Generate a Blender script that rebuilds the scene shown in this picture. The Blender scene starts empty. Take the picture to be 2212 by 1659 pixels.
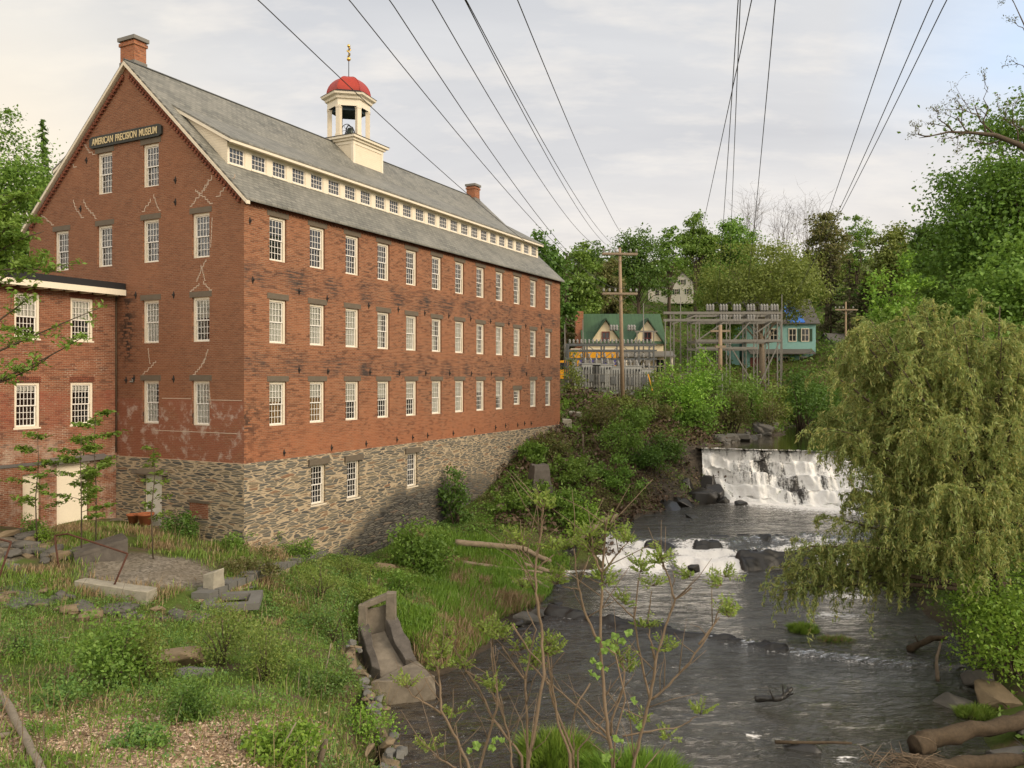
import bpy, bmesh, math, random
import numpy as np
from mathutils import Vector, Matrix, Euler

# ------------------------------------------------------------------ scene basics
SC = bpy.context.scene
COL = SC.collection
PI = math.pi
K = 1024/2212.0; F = 815.0; CX = 512.0; CY = 377.75
AX = (.4568, .8896); BX = (-.8896, .4568); C0 = (-10.423, 31.7)      # museum frame
ANG = math.atan2(AX[1], AX[0])
def ray(x, y): return ((x*K-CX)/F, -(y*K-CY)/F)
def P(x, y, Y):
    a, b = ray(x, y); return (a*Y, Y, b*Y)
def PX(x, Y): return (x*K-CX)/F*Y
def PZ(y, Y): return -(y*K-CY)/F*Y
def W(t, s, z=0.0): return (C0[0]+AX[0]*t+BX[0]*s, C0[1]+AX[1]*t+BX[1]*s, z)
R = np.random.RandomState(7)
random.seed(7)

# ------------------------------------------------------------------ object helpers
def tag(o, label=None, cat=None, group=None, kind=None):
    if label: o['label'] = label
    if cat: o['category'] = cat
    if group: o['group'] = group
    if kind: o['kind'] = kind
    return o
def link(name, data, parent=None, loc=None, rot=None, scale=None):
    o = bpy.data.objects.new(name, data); COL.objects.link(o)
    if parent is not None: o.parent = parent
    if loc is not None: o.location = loc
    if rot is not None: o.rotation_euler = rot if hasattr(rot, '__len__') else (0, 0, rot)
    if scale is not None: o.scale = scale if hasattr(scale, '__len__') else (scale,)*3
    return o
def empty(name, label, cat, loc=(0, 0, 0), rot=0.0, group=None):
    o = link(name, None, None, loc, rot); o.empty_display_size = .2
    return tag(o, label, cat, group)
def copy_tree(o, parent=None):
    c = o.copy(); COL.objects.link(c)
    if parent is not None: c.parent = parent
    for ch in o.children: copy_tree(ch, c)
    return c

class MB:
    def __init__(s): s.v = []; s.f = []; s.m = []; s.sm = []
    def face(s, pts, mi=0, smooth=False):
        b = len(s.v); s.v += [tuple(p) for p in pts]
        s.f.append(list(range(b, b+len(pts)))); s.m.append(mi); s.sm.append(smooth)
    def faces(s, vs, fs, mi=0, smooth=False):
        b = len(s.v); s.v += [tuple(p) for p in vs]
        for q in fs: s.f.append([b+i for i in q]); s.m.append(mi); s.sm.append(smooth)
    def box(s, a, b, mi=0, M=None):
        x0, y0, z0 = a; x1, y1, z1 = b
        vs = [(x0,y0,z0),(x1,y0,z0),(x1,y1,z0),(x0,y1,z0),(x0,y0,z1),(x1,y0,z1),(x1,y1,z1),(x0,y1,z1)]
        if M is not None: vs = [tuple(M @ Vector(p)) for p in vs]
        s.faces(vs, [(0,3,2,1),(4,5,6,7),(0,1,5,4),(1,2,6,5),(2,3,7,6),(3,0,4,7)], mi)
    def hexa(s, vs, mi=0):
        s.faces(vs, [(0,3,2,1),(4,5,6,7),(0,1,5,4),(1,2,6,5),(2,3,7,6),(3,0,4,7)], mi)
    def bar(s, p, q, w, h=None, mi=0):
        h = h or w; p = Vector(p); q = Vector(q); d = (q-p)
        if d.length < 1e-6: return
        d.normalize(); up = Vector((0,0,1)) if abs(d.z) < .95 else Vector((1,0,0))
        a = d.cross(up).normalized()*w/2; b = a.cross(d).normalized()*h/2
        s.hexa([p-a-b, p+a-b, q+a-b, q-a-b, p-a+b, p+a+b, q+a+b, q-a+b], mi)
    def tube(s, pts, rad, n=8, mi=0, cap=True, smooth=True):
        pts = [Vector(p) for p in pts]; k = len(pts)
        if not hasattr(rad, '__len__'): rad = [rad]*k
        b = len(s.v); ref = None
        for i, p in enumerate(pts):
            d = (pts[min(i+1,k-1)]-pts[max(i-1,0)]).normalized()
            if ref is None: ref = Vector((1,0,0)) if abs(d.x) < .8 else Vector((0,1,0))
            a = (ref-d*ref.dot(d)).normalized(); ref = a; c = d.cross(a)
            for j in range(n):
                t = 2*PI*j/n; s.v.append(tuple(p+(a*math.cos(t)+c*math.sin(t))*rad[i]))
        for i in range(k-1):
            for j in range(n):
                s.f.append([b+i*n+j, b+i*n+(j+1)%n, b+(i+1)*n+(j+1)%n, b+(i+1)*n+j]); s.m.append(mi); s.sm.append(smooth)
        if cap:
            s.f.append([b+j for j in range(n)][::-1]); s.m.append(mi); s.sm.append(False)
            s.f.append([b+(k-1)*n+j for j in range(n)]); s.m.append(mi); s.sm.append(False)
    def lathe(s, prof, c=(0,0,0), n=16, mi=0, smooth=True, rot=0.0):
        b = len(s.v); k = len(prof)
        for r, z in prof:
            for j in range(n):
                t = 2*PI*j/n+rot; s.v.append((c[0]+r*math.cos(t), c[1]+r*math.sin(t), c[2]+z))
        for i in range(k-1):
            for j in range(n):
                s.f.append([b+i*n+j, b+i*n+(j+1)%n, b+(i+1)*n+(j+1)%n, b+(i+1)*n+j]); s.m.append(mi); s.sm.append(smooth)
        s.f.append([b+j for j in range(n)][::-1]); s.m.append(mi); s.sm.append(False)
        s.f.append([b+(k-1)*n+j for j in range(n)]); s.m.append(mi); s.sm.append(False)
    def mesh(s, name, mats):
        me = bpy.data.meshes.new(name); me.from_pydata(s.v, [], s.f)
        for m in (mats if isinstance(mats, (list, tuple)) else [mats]): me.materials.append(m)
        me.polygons.foreach_set('material_index', s.m); me.polygons.foreach_set('use_smooth', s.sm)
        me.update(); return me
    def obj(s, name, mats, parent=None, **k): return link(name, s.mesh(name, mats), parent, **k)

def np_mesh(name, verts, faces, mats, smooth=False, midx=None):
    verts = np.ascontiguousarray(verts, dtype=np.float32).reshape(-1, 3); faces = np.ascontiguousarray(faces, dtype=np.int32)
    me = bpy.data.meshes.new(name); n, k = faces.shape
    me.vertices.add(len(verts)); me.vertices.foreach_set('co', verts.ravel())
    me.loops.add(n*k); me.loops.foreach_set('vertex_index', faces.ravel())
    me.polygons.add(n); me.polygons.foreach_set('loop_start', np.arange(0, n*k, k, dtype=np.int32))
    if smooth: me.polygons.foreach_set('use_smooth', np.ones(n, dtype=bool))
    for m in (mats if isinstance(mats, (list, tuple)) else [mats]): me.materials.append(m)
    if midx is not None: me.polygons.foreach_set('material_index', np.asarray(midx, dtype=np.int32))
    me.update(calc_edges=True); return me

# ------------------------------------------------------------------ numpy noise
def _h(ix, iy, iz, s):
    h = (ix*374761393 + iy*668265263 + iz*2147483647 + s*974634777) & 0xffffffff
    h = ((h ^ (h >> 13))*1274126177) & 0xffffffff
    return ((h ^ (h >> 16)) & 0xffff)/65535.0
def vnoise(x, y, z=0.0, s=0):
    x, y, z = np.broadcast_arrays(np.asarray(x, float), np.asarray(y, float), np.asarray(z, float))
    ix, iy, iz = np.floor(x).astype(np.int64), np.floor(y).astype(np.int64), np.floor(z).astype(np.int64)
    fx, fy, fz = x-ix, y-iy, z-iz; fx, fy, fz = [f*f*(3-2*f) for f in (fx, fy, fz)]
    def L(dz):
        a = _h(ix,iy,iz+dz,s)*(1-fx)+_h(ix+1,iy,iz+dz,s)*fx
        b = _h(ix,iy+1,iz+dz,s)*(1-fx)+_h(ix+1,iy+1,iz+dz,s)*fx
        return a*(1-fy)+b*fy
    return L(0)*(1-fz)+L(1)*fz
def fbm(x, y, z=0.0, s=0, o=4):
    v = 0; a = .5
    for i in range(o): v = v+a*vnoise(np.asarray(x)*2**i, np.asarray(y)*2**i, np.asarray(z)*2**i, s+i*17); a *= .5
    return v/(1-.5**o)
def sstep(a, b, x):
    t = np.clip((np.asarray(x, float)-a)/(b-a), 0, 1); return t*t*(3-2*t)

# ------------------------------------------------------------------ material helpers
class NT:
    def __init__(s, name):
        s.mat = bpy.data.materials.new(name); s.mat.use_nodes = True; s.t = s.mat.node_tree
        for n in list(s.t.nodes): s.t.nodes.remove(n)
        s.out = s.t.nodes.new('ShaderNodeOutputMaterial')
    def put(s, sock, v):
        if v is None: return
        if isinstance(v, bpy.types.NodeSocket): s.t.links.new(v, sock)
        elif hasattr(v, '__len__') and len(v) == 3 and sock.type == 'RGBA': sock.default_value = (*v, 1)
        else: sock.default_value = v
    def n(s, typ, ins=None, **props):
        nd = s.t.nodes.new('ShaderNode'+typ)
        for k, v in props.items(): setattr(nd, k, v)
        for k, v in (ins or {}).items(): s.put(nd.inputs[k], v)
        return nd
    def m(s, op, a, b=None, c=None, clamp=False):
        nd = s.n('Math', operation=op, use_clamp=clamp); s.put(nd.inputs[0], a); s.put(nd.inputs[1], b); s.put(nd.inputs[2], c); return nd.outputs[0]
    def mix(s, f, a, b, mode='MIX'):
        nd = s.n('Mix', data_type='RGBA', blend_type=mode); s.put(nd.inputs[0], f); s.put(nd.inputs[6], a); s.put(nd.inputs[7], b); return nd.outputs[2]
    def noise(s, vec, scale, detail=3, rough=.55, dist=0):
        nd = s.n('TexNoise', {'Scale': scale, 'Detail': detail, 'Roughness': rough, 'Distortion': dist}); s.put(nd.inputs['Vector'], vec); return nd.outputs['Fac']
    def ramp(s, f, stops, interp='LINEAR'):
        nd = s.n('ValToRGB'); cr = nd.color_ramp; cr.interpolation = interp
        while len(cr.elements) < len(stops): cr.elements.new(.5)
        for e, (p, c) in zip(cr.elements, stops): e.position = p; e.color = (*c, 1) if hasattr(c, '__len__') else (c, c, c, 1)
        s.put(nd.inputs[0], f); return nd.outputs[0]
    def mr(s, v, a, b, c=0., d=1., smooth=False):
        nd = s.n('MapRange', {1: a, 2: b, 3: c, 4: d}, interpolation_type='SMOOTHSTEP' if smooth else 'LINEAR'); s.put(nd.inputs[0], v); return nd.outputs[0]
    def scale(s, vec, sc):
        nd = s.n('VectorMath', operation='MULTIPLY'); s.put(nd.inputs[0], vec); nd.inputs[1].default_value = sc; return nd.outputs[0]
    def xyz(s, vec):
        nd = s.n('SeparateXYZ'); s.put(nd.inputs[0], vec); return nd.outputs
    def comb(s, x, y, z):
        nd = s.n('CombineXYZ'); s.put(nd.inputs[0], x); s.put(nd.inputs[1], y); s.put(nd.inputs[2], z); return nd.outputs[0]
    def coord(s, k='Object'): return s.n('TexCoord').outputs[k]
    def pos(s): return s.n('NewGeometry').outputs['Position']
    def island(s): return s.n('NewGeometry').outputs['Random Per Island']
    def attr(s, name): return s.n('Attribute', attribute_name=name)
    def bump(s, h, strength=.4, dist=.02, normal=None):
        nd = s.n('Bump', {'Strength': strength, 'Distance': dist}); s.put(nd.inputs['Height'], h); s.put(nd.inputs['Normal'], normal); return nd.outputs[0]
    def bsdf(s, col, rough=.8, normal=None, metal=0., spec=.3, **k):
        nd = s.n('BsdfPrincipled', {'Base Color': col, 'Roughness': rough, 'Metallic': metal, 'Specular IOR Level': spec})
        s.put(nd.inputs['Normal'], normal)
        for a, b in k.items(): s.put(nd.inputs[a.replace('_', ' ')], b)
        return nd.outputs[0]
    def done(s, sh):
        s.t.links.new(sh, s.out.inputs['Surface']); return s.mat

def plain(name, c, rough=.75, var=.15, scale=3., metal=0., bump=.0, spec=.3):
    t = NT(name); v = t.coord(); n = t.noise(v, scale, 5, .65)
    col = t.mix(n, tuple(x*(1-var*1.6) for x in c), tuple(min(1, x*(1+var*1.3)) for x in c))
    nb = t.noise(v, scale*9, 4, .7)
    col = t.mix(t.mr(nb, .45, .75, 0, .35), col, tuple(x*.7 for x in c))
    return t.done(t.bsdf(col, rough, t.bump(nb, bump, .02) if bump else None, metal, spec))

def leafmat(name, cols, trans=.35, rough=.55, hue=.25):
    """random hue per leaf and per plant, some light passing through"""
    t = NT(name); r = t.island(); oi = t.n('ObjectInfo').outputs['Random']
    k = len(cols); col = t.ramp(r, [((i+.5)/k, c) for i, c in enumerate(cols)])
    clump = t.noise(t.coord('Object'), .9, 2, .5)
    col = t.mix(t.mr(clump, .35, .7, 0, hue), col, cols[-1])
    hs = t.n('HueSaturation', {'Hue': t.mr(oi, 0, 1, .492, .508), 'Value': t.mr(oi, 0, 1, .88, 1.12), 'Color': col}); col = hs.outputs[0]
    d = t.n('BsdfDiffuse', {'Color': col}).outputs[0]
    warm = t.mix(.5, col, (.32, .36, .05)); warm = t.mix(1., warm, (.9, .9, .9), 'MULTIPLY')
    tr = t.n('BsdfTranslucent', {'Color': t.mix(.35, col, warm)}).outputs[0]
    gl = t.n('BsdfGlossy', {'Color': (.5, .5, .5), 'Roughness': rough}).outputs[0]
    mx = t.n('MixShader', {0: trans}); t.put(mx.inputs[1], d); t.put(mx.inputs[2], tr)
    m2 = t.n('MixShader', {0: .05}); t.put(m2.inputs[1], mx.outputs[0]); t.put(m2.inputs[2], gl)
    return t.done(m2.outputs[0])

def brickmat(name, c1, c2, mortar, kind='main', bw=.215, bh=.072):
    t = NT(name); o = t.coord(); nrm = t.coord('Normal')
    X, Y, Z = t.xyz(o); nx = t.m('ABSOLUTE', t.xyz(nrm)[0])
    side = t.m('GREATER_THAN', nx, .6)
    u = t.m('ADD', t.m('MULTIPLY', X, t.m('SUBTRACT', 1., side)), t.m('MULTIPLY', Y, side))
    uv = t.comb(u, Z, 0.)
    wob = t.noise(uv, 1.3, 2)
    uv2 = t.comb(u, t.m('ADD', Z, t.m('MULTIPLY', t.m('SUBTRACT', wob, .5), .03)), 0.)
    br = t.n('TexBrick', {'Vector': uv2, 'Color1': c1, 'Color2': c2, 'Mortar': mortar, 'Scale': 1., 'Mortar Size': .011, 'Mortar Smooth': .3, 'Bias': -.1, 'Brick Width': bw, 'Row Height': bh}, offset=.5)
    col = br.outputs['Color']; fac = br.outputs['Fac']
    # single dark over-burnt headers, in patches
    row = t.m('FLOOR', t.m('DIVIDE', t.xyz(uv2)[1], bh)); odd = t.m('FLOORED_MODULO', row, 2.)
    cell = t.n('TexWhiteNoise', {0: t.comb(t.m('FLOOR', t.m('ADD', t.m('DIVIDE', u, bw), t.m('MULTIPLY', t.m('SUBTRACT', 1., odd), .5))), row, side)}, noise_dimensions='3D').outputs[0]
    big = t.noise(uv, .35, 4, .6); mid = t.noise(uv, 1.6, 4, .65); hs = t.noise(t.comb(t.m('MULTIPLY', u, .25), t.m('MULTIPLY', Z, 2.2), 3.), 1.1, 4, .6)
    burnt = t.m('MULTIPLY', t.m('MULTIPLY', t.m('GREATER_THAN', cell, .85), t.mr(hs, .30, .60, .2, 1.)), t.m('MULTIPLY_ADD', side, -.55, .9))
    # courses whose joints have weathered dark
    jl = t.noise(t.comb(t.m('MULTIPLY', u, 1.1), t.m('MULTIPLY', Z, 13.9), 5.), 1., 2, .5); jm = t.mr(t.noise(uv, .45, 4, .65), .30, .56)
    col = t.mix(t.m('MULTIPLY', t.m('MULTIPLY', t.mr(jl, .53, .60), jm), t.m('MULTIPLY_ADD', side, -.38, .56)), col, (.06, .042, .034))
    col = t.mix(t.m('MULTIPLY', burnt, .75), col, (.045, .032, .028))
    col = t.mix(t.mr(mid, .3, .75, 0., .35), col, tuple(x*.66 for x in c1))
    col = t.mix(t.mr(big, .45, .75, 0., .4), col, tuple(min(1, x*1.2) for x in c2))
    nb = t.noise(uv, 26., 3, .7)
    col = t.mix(t.mr(nb, .35, .75, 0., .35), col, tuple(x*.6 for x in c1))
    if kind == 'main':
        col = t.mix(t.m('MULTIPLY', side, .30), col, (.145, .075, .05))      # gable faces mixed towards a darker brown
        # soot bands under the window rows and along the floor lines of the long wall
        b1 = t.m('MULTIPLY', t.mr(Z, 3.3, 3.7, smooth=True), t.mr(Z, 4.75, 4.3, smooth=True))
        b2 = t.m('MULTIPLY', t.mr(Z, -.1, .15, smooth=True), t.mr(Z, 1.35, .5, smooth=True))
        per = t.m('ABSOLUTE', t.m('SUBTRACT', t.m('FRACT', t.m('DIVIDE', t.m('ADD', u, .66), 2.41)), .5))
        under = t.mr(per, .34, .16)
        bands = t.m('MULTIPLY', t.m('MAXIMUM', b1, b2), t.m('SUBTRACT', 1., side))
        stain = t.m('MULTIPLY', t.m('MULTIPLY', bands, t.m('MULTIPLY_ADD', under, .65, .45)), t.mr(t.noise(uv, 1.1, 5, .7), .36, .6))
        stain = t.m('MULTIPLY', stain, t.mr(jl, .42, .54, .25, 1.))
        col = t.mix(t.m('MULTIPLY', stain, .85), col, (.055, .048, .045))
        # black weathering at the foot of the corner and along the annex joint
        ce = t.m('MULTIPLY', t.mr(u, 1.8, .1), t.m('MULTIPLY', t.mr(Z, -.3, -1.6), t.m('SUBTRACT', 1., side)))
        jo = t.m('MULTIPLY', side, t.m('MULTIPLY', t.mr(t.m('ABSOLUTE', t.m('SUBTRACT', u, 6.75)), .75, .1), t.m('MULTIPLY', t.mr(Z, .0, 1.2), t.mr(Z, 3.9, 3.2))))
        bl = t.m('MULTIPLY', t.m('MAXIMUM', ce, jo), t.mr(t.noise(uv, 2.2, 4, .7), .38, .55)); bl = t.m('MULTIPLY', bl, t.m('GREATER_THAN', cell, .3))
        col = t.mix(t.m('MULTIPLY', bl, .9), col, (.03, .026, .024))
        # redder repointed brick low on the long wall
        low = t.m('MULTIPLY', t.mr(t.m('ADD', Z, t.m('MULTIPLY', mid, .5)), -1.0, -2.6), t.m('SUBTRACT', 1., side))
        col = t.mix(t.m('MULTIPLY', low, t.mr(t.noise(uv, 1.4, 5, .7), .3, .7, .15, .6)), col, t.mix(nb, (.34, .115, .055), (.42, .17, .085)))
        # old red paint and whitewash on the lower gable
        pz = t.m('MULTIPLY', t.mr(Z, -.86, -.9), side)
        pm = t.m('MULTIPLY', pz, t.mr(t.noise(uv, .8, 5, .7), .34, .5))
        col = t.mix(t.m('MULTIPLY', pm, .5), col, t.mix(nb, (.25, .085, .052), (.34, .125, .078)))
        wp = t.m('MULTIPLY', t.m('MULTIPLY', t.mr(Z, -.85, -1.2), side), t.mr(t.noise(uv, 1.7, 6, .75), .52, .64))
        col = t.mix(t.m('MULTIPLY', wp, .75), col, (.50, .40, .33))
    elif kind == 'annex':
        wp = t.m('MULTIPLY', t.mr(Z, -1.8, -3.2), t.mr(t.noise(uv, .9, 6, .75), .48, .64))
        col = t.mix(t.m('MULTIPLY', wp, .7), col, (.52, .42, .33))
        pz = t.m('MULTIPLY', t.mr(Z, -.5, -.56), t.mr(Z, -2.3, -1.9))
        col = t.mix(t.m('MULTIPLY', pz, t.mr(t.noise(uv, .7, 5, .7), .4, .6, 0, .6)), col, t.mix(nb, (.25, .065, .042), (.32, .11, .07)))
        lm = t.mr(t.noise(uv, 1.1, 5, .7), .54, .68); col = t.mix(t.m('MULTIPLY', lm, t.m('MULTIPLY', fac, .7)), col, (.62, .52, .40))
    h = t.m('MULTIPLY_ADD', nb, .35, t.m('SUBTRACT', 1., fac))
    return t.done(t.bsdf(col, .88, t.bump(h, .8, .018), spec=.15))

def stonemat(name):
    """flat slate rubble laid in tan lime mortar; bare and dark where the mortar is gone"""
    t = NT(name); o = t.coord(); nrm = t.coord('Normal')
    X, Y, Z = t.xyz(o); side = t.m('GREATER_THAN', t.m('ABSOLUTE', t.xyz(nrm)[0]), .6)
    u = t.m('ADD', t.m('MULTIPLY', X, t.m('SUBTRACT', 1., side)), t.m('MULTIPLY', Y, side))
    uv = t.comb(u, Z, t.m('MULTIPLY', side, 7.))
    wn = t.n('TexNoise', {'Vector': uv, 'Scale': 1.6, 'Detail': 4.}).outputs['Color']
    wv = t.n('VectorMath', {0: wn, 1: (.5, .5, .5)}, operation='SUBTRACT').outputs[0]
    vec = t.n('VectorMath', {0: t.n('VectorMath', {0: uv, 1: (1.7, 10.2, 1.)}, operation='MULTIPLY').outputs[0], 1: t.n('VectorMath', {0: wv, 1: (.6, 1.5, 0.)}, operation='MULTIPLY').outputs[0]}, operation='ADD').outputs[0]
    ed = t.n('TexVoronoi', {'Vector': vec, 'Scale': 1., 'Randomness': .95}, feature='DISTANCE_TO_EDGE').outputs['Distance']
    vc = t.n('TexVoronoi', {'Vector': vec, 'Scale': 1., 'Randomness': .95}, feature='F1').outputs['Color']
    vr = t.xyz(vc)[0]; fine = t.noise(uv, 14., 5, .7); mid = t.noise(uv, 1.2, 4, .6)
    st = t.ramp(vr, [(0., (.085, .082, .075)), (.25, (.15, .14, .115)), (.5, (.21, .19, .145)), (.7, (.125, .122, .11)), (.86, (.26, .215, .14)), (1., (.27, .15, .085))])
    st = t.mix(t.mr(fine, .35, .7, 0, .5), st, (.05, .05, .048))
    zb = t.m('MINIMUM', -5.75, t.m('MULTIPLY_ADD', u, .48, -10.5)); bare = t.mr(t.m('SUBTRACT', t.m('MULTIPLY_ADD', mid, 1.2, t.m('SUBTRACT', Z, .6)), zb), .35, -.35)   # mortar lost near the footing
    far = t.mr(u, 17., 21.); bare = t.m('MULTIPLY', t.m('MULTIPLY', bare, t.m('SUBTRACT', 1., t.m('MULTIPLY', far, .85))), t.m('SUBTRACT', 1., side))
    thr = t.m('MULTIPLY_ADD', t.noise(uv, 2.3, 4, .6), .25, -.045); thr = t.m('ADD', thr, t.m('MULTIPLY', side, .03))
    mo = t.mr(t.m('SUBTRACT', ed, thr), .015, -.02)
    mc = t.mix(fine, (.34, .26, .165), (.50, .40, .275))
    mc = t.mix(bare, mc, (.022, .02, .018)); mo2 = t.m('MULTIPLY', mo, t.mr(bare, 0, 1, 1., .75))
    st = t.mix(t.m('MULTIPLY', bare, .6), st, t.mix(vr, (.055, .053, .050), (.145, .132, .112)))
    col = t.mix(mo2, st, mc)
    h = t.m('ADD', t.m('MULTIPLY', t.mr(ed, 0., .2), .8), t.m('MULTIPLY', fine, .35))
    return t.done(t.bsdf(col, .9, t.bump(h, .8, .028), spec=.2))

def slatemat(name, c1, c2, w=.26, h=.13, k=1.37):
    t = NT(name); o = t.coord(); X, Y, Z = t.xyz(o)
    uv = t.comb(X, t.m('MULTIPLY', Z, k), 0.)
    br = t.n('TexBrick', {'Vector': uv, 'Color1': c1, 'Color2': c2, 'Mortar': tuple(x*.35 for x in c1), 'Scale': 1., 'Mortar Size': .016, 'Mortar Smooth': .3, 'Brick Width': w, 'Row Height': h}, offset=.5)
    big = t.noise(t.comb(t.m('MULTIPLY', X, .8), t.m('MULTIPLY', Z, 1.3), 0.), .7, 5, .6); fine = t.noise(uv, 7., 4, .7)
    col = t.mix(t.mr(big, .35, .7, 0, .6), br.outputs['Color'], tuple(x*1.25 for x in c2))
    col = t.mix(t.mr(fine, .4, .75, 0, .45), col, tuple(x*.6 for x in c1))
    row = t.m('FRACT', t.m('DIVIDE', t.m('MULTIPLY', Z, k), h))
    hh = t.m('ADD', t.m('MULTIPLY', t.m('SUBTRACT', 1., row), .8), t.m('MULTIPLY', fine, .3))
    return t.done(t.bsdf(col, .62, t.bump(hh, .7, .015), spec=.35))

def boardmat(name, c, pitch=.11):
    t = NT(name); o = t.coord(); Z = t.xyz(o)[2]
    fr = t.m('FRACT', t.m('DIVIDE', Z, pitch)); ln = t.mr(fr, .12, 0.); n = t.noise(o, 3., 5, .7)
    col = t.mix(t.mr(n, .4, .75, 0, .3), c, tuple(x*.75 for x in c)); col = t.mix(t.m('MULTIPLY', ln, .55), col, tuple(x*.35 for x in c))
    return t.done(t.bsdf(col, .6, t.bump(fr, .6, .02)))

M = {}
def make_mats():
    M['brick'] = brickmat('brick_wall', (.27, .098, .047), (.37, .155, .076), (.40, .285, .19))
    M['brick2'] = brickmat('brick_annex', (.235, .082, .044), (.32, .128, .07), (.40, .29, .20), 'annex')
    M['brickp'] = brickmat('brick_plain', (.33, .11, .055), (.45, .18, .085), (.36, .26, .18), 'plain')
    M['brickd'] = brickmat('brick_corbel', (.23, .075, .042), (.30, .105, .06), (.10, .06, .045), 'plain')
    M['stone'] = stonemat('rubble_stone')
    M['slate'] = slatemat('slate_roof', (.125, .125, .108), (.235, .225, .19), .30, .21)
    M['white'] = plain('white_paint', (.76, .68, .54), .5, .05, 2.)
    M['white2'] = plain('weathered_white_paint', (.70, .61, .47), .6, .1, 4.)
    M['muntin'] = plain('muntin_paint', (.78, .74, .68), .5, .04, 2.)
    M['clap'] = boardmat('white_clapboard', (.78, .68, .52))
    M['lintel'] = plain('brownstone', (.135, .108, .078), .85, .2, 3., bump=.2)
    M['iron'] = plain('black_iron', (.02, .017, .015), .7, .3, 6.)
    M['rust'] = plain('rusty_iron', (.085, .035, .022), .85, .35, 9., bump=.3)
    M['fabric'] = plain('curtain_cloth', (.95, .92, .80), .9, .02, 5.)
    M['drape'] = plain('ochre_drape', (.42, .24, .09), .9, .15, 4.)
    M['red'] = plain('red_dome_metal', (.36, .042, .026), .5, .18, 2.5)
    M['gold'] = plain('gold_leaf', (.75, .52, .14), .3, .1, 5., metal=.9)
    M['bell'] = plain('bell_bronze', (.07, .085, .075), .45, .2, 5., metal=.6)
    M['darkblue'] = plain('dark_ceiling', (.03, .045, .055), .8, .2, 4.)
    M['tar'] = plain('black_roof_edge', (.018, .018, .02), .6, .3, 4.)
    M['signblack'] = plain('sign_board', (.035, .036, .03), .6, .3, 6.)
    M['letter'] = plain('gilt_letter', (.62, .50, .28), .6, .1, 8.)
    M['mortar'] = plain('mortar_repair', (.55, .43, .33), .9, .2, 8.)
    t = NT('window_glass'); lw = t.n('Fresnel', {'IOR': 2.15})
    o = t.coord(); n = t.noise(o, 1.6, 2); bp = t.bump(n, .09, .06); t.put(lw.inputs['Normal'], bp)
    g = t.n('BsdfGlossy', {'Color': (.93, .96, 1.), 'Roughness': .03, 'Normal': bp}).outputs[0]
    tr = t.n('BsdfTransparent', {'Color': (.97, .985, .98)}).outputs[0]
    mx = t.n('MixShader', {0: t.m('MULTIPLY', lw.outputs[0], .9)}); t.put(mx.inputs[1], tr); t.put(mx.inputs[2], g); M['glass'] = t.done(mx.outputs[0])
    M['concrete'] = plain('old_concrete', (.20, .17, .13), .9, .5, 2.2, bump=.5)
    M['concrete2'] = plain('dark_concrete', (.115, .10, .085), .9, .5, 2.4, bump=.5)
    M['granite'] = plain('pale_granite', (.33, .30, .235), .85, .32, 4., bump=.5)
    M['slab'] = plain('grey_slab', (.15, .145, .13), .85, .22, 2., bump=.4)
    M['rock'] = plain('slate_rock', (.12, .112, .098), .85, .35, 2.2, bump=.6)
    M['rocktan'] = plain('tan_rock', (.21, .16, .10), .9, .3, 2.2, bump=.6)
    M['wet'] = plain('wet_rock', (.022, .020, .018), .32, .4, 2.2, bump=.8, spec=.5)
    M['bark'] = plain('bark', (.10, .075, .052), .95, .3, 6., bump=.6)
    M['barkpale'] = plain('pale_bark', (.21, .165, .12), .95, .45, 11., bump=.9)
    M['twig'] = plain('sumac_bark', (.20, .145, .095), .85, .25, 14., bump=.3)
    M['palewood'] = plain('pale_dead_wood', (.30, .25, .185), .95, .35, 9., bump=.6)
    M['drift'] = plain('driftwood', (.27, .21, .145), .9, .3, 5., bump=.5)
    M['log'] = plain('log_bark', (.095, .068, .042), .9, .5, 11., bump=.9)
    M['pole'] = plain('pole_wood', (.30, .215, .14), .85, .15, 4., bump=.2)
    M['steel'] = plain('galvanised_steel', (.19, .178, .155), .55, .2, 3., metal=.2)
    M['steeld'] = plain('dark_steel', (.11, .115, .115), .6, .25, 3., metal=.2)
    M['tank'] = plain('transformer_grey', (.33, .33, .31), .55, .12, 2.)
    M['porcelain'] = plain('insulator_grey', (.24, .235, .22), .35, .1, 4.)
    M['wire'] = plain('wire_metal', (.05, .048, .046), .6, .1, 3.)
    M['yellow'] = plain('truck_yellow', (.72, .33, .015), .4, .08, 1.)
    M['purple'] = plain('truck_stripe', (.09, .08, .26), .4, .2, 1.5)
    M['rubber'] = plain('rubber', (.02, .02, .02), .8, .2, 5.)
    M['darkglass'] = plain('dark_glass', (.02, .022, .025), .1, .1, 3., spec=.6)
    M['greenroof'] = slatemat('green_metal_roof', (.036, .075, .038), (.05, .10, .048), .45, 6., 1.)
    M['greentrim'] = plain('green_trim', (.03, .065, .035), .6, .2, 3.)
    M['cream'] = boardmat('cream_siding', (.72, .61, .40), .16)
    M['teal'] = boardmat('turquoise_siding', (.25, .46, .43), .2)
    M['tarp'] = plain('blue_tarp', (.05, .18, .62), .45, .15, 2.)
    M['shingle'] = plain('grey_shingle', (.13, .12, .11), .85, .2, 2.)
    M['wsiding'] = boardmat('white_siding', (.68, .64, .54), .18)
    M['maroon'] = plain('maroon_trim', (.16, .05, .04), .7, .15, 3.)
    M['terracotta'] = plain('terracotta', (.34, .115, .05), .8, .15, 6.)
    # foliage
    M['leaf_mid'] = leafmat('leaf_mid_green', [(.111, .214, .029), (.155, .273, .039), (.199, .325, .051)])
    M['leaf_bright'] = leafmat('leaf_bright_green', [(.147, .295, .029), (.214, .368, .041), (.266, .427, .053)])
    M['leaf_dark'] = leafmat('leaf_dark_green', [(.063, .136, .021), (.088, .177, .026), (.122, .222, .035)])
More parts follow.
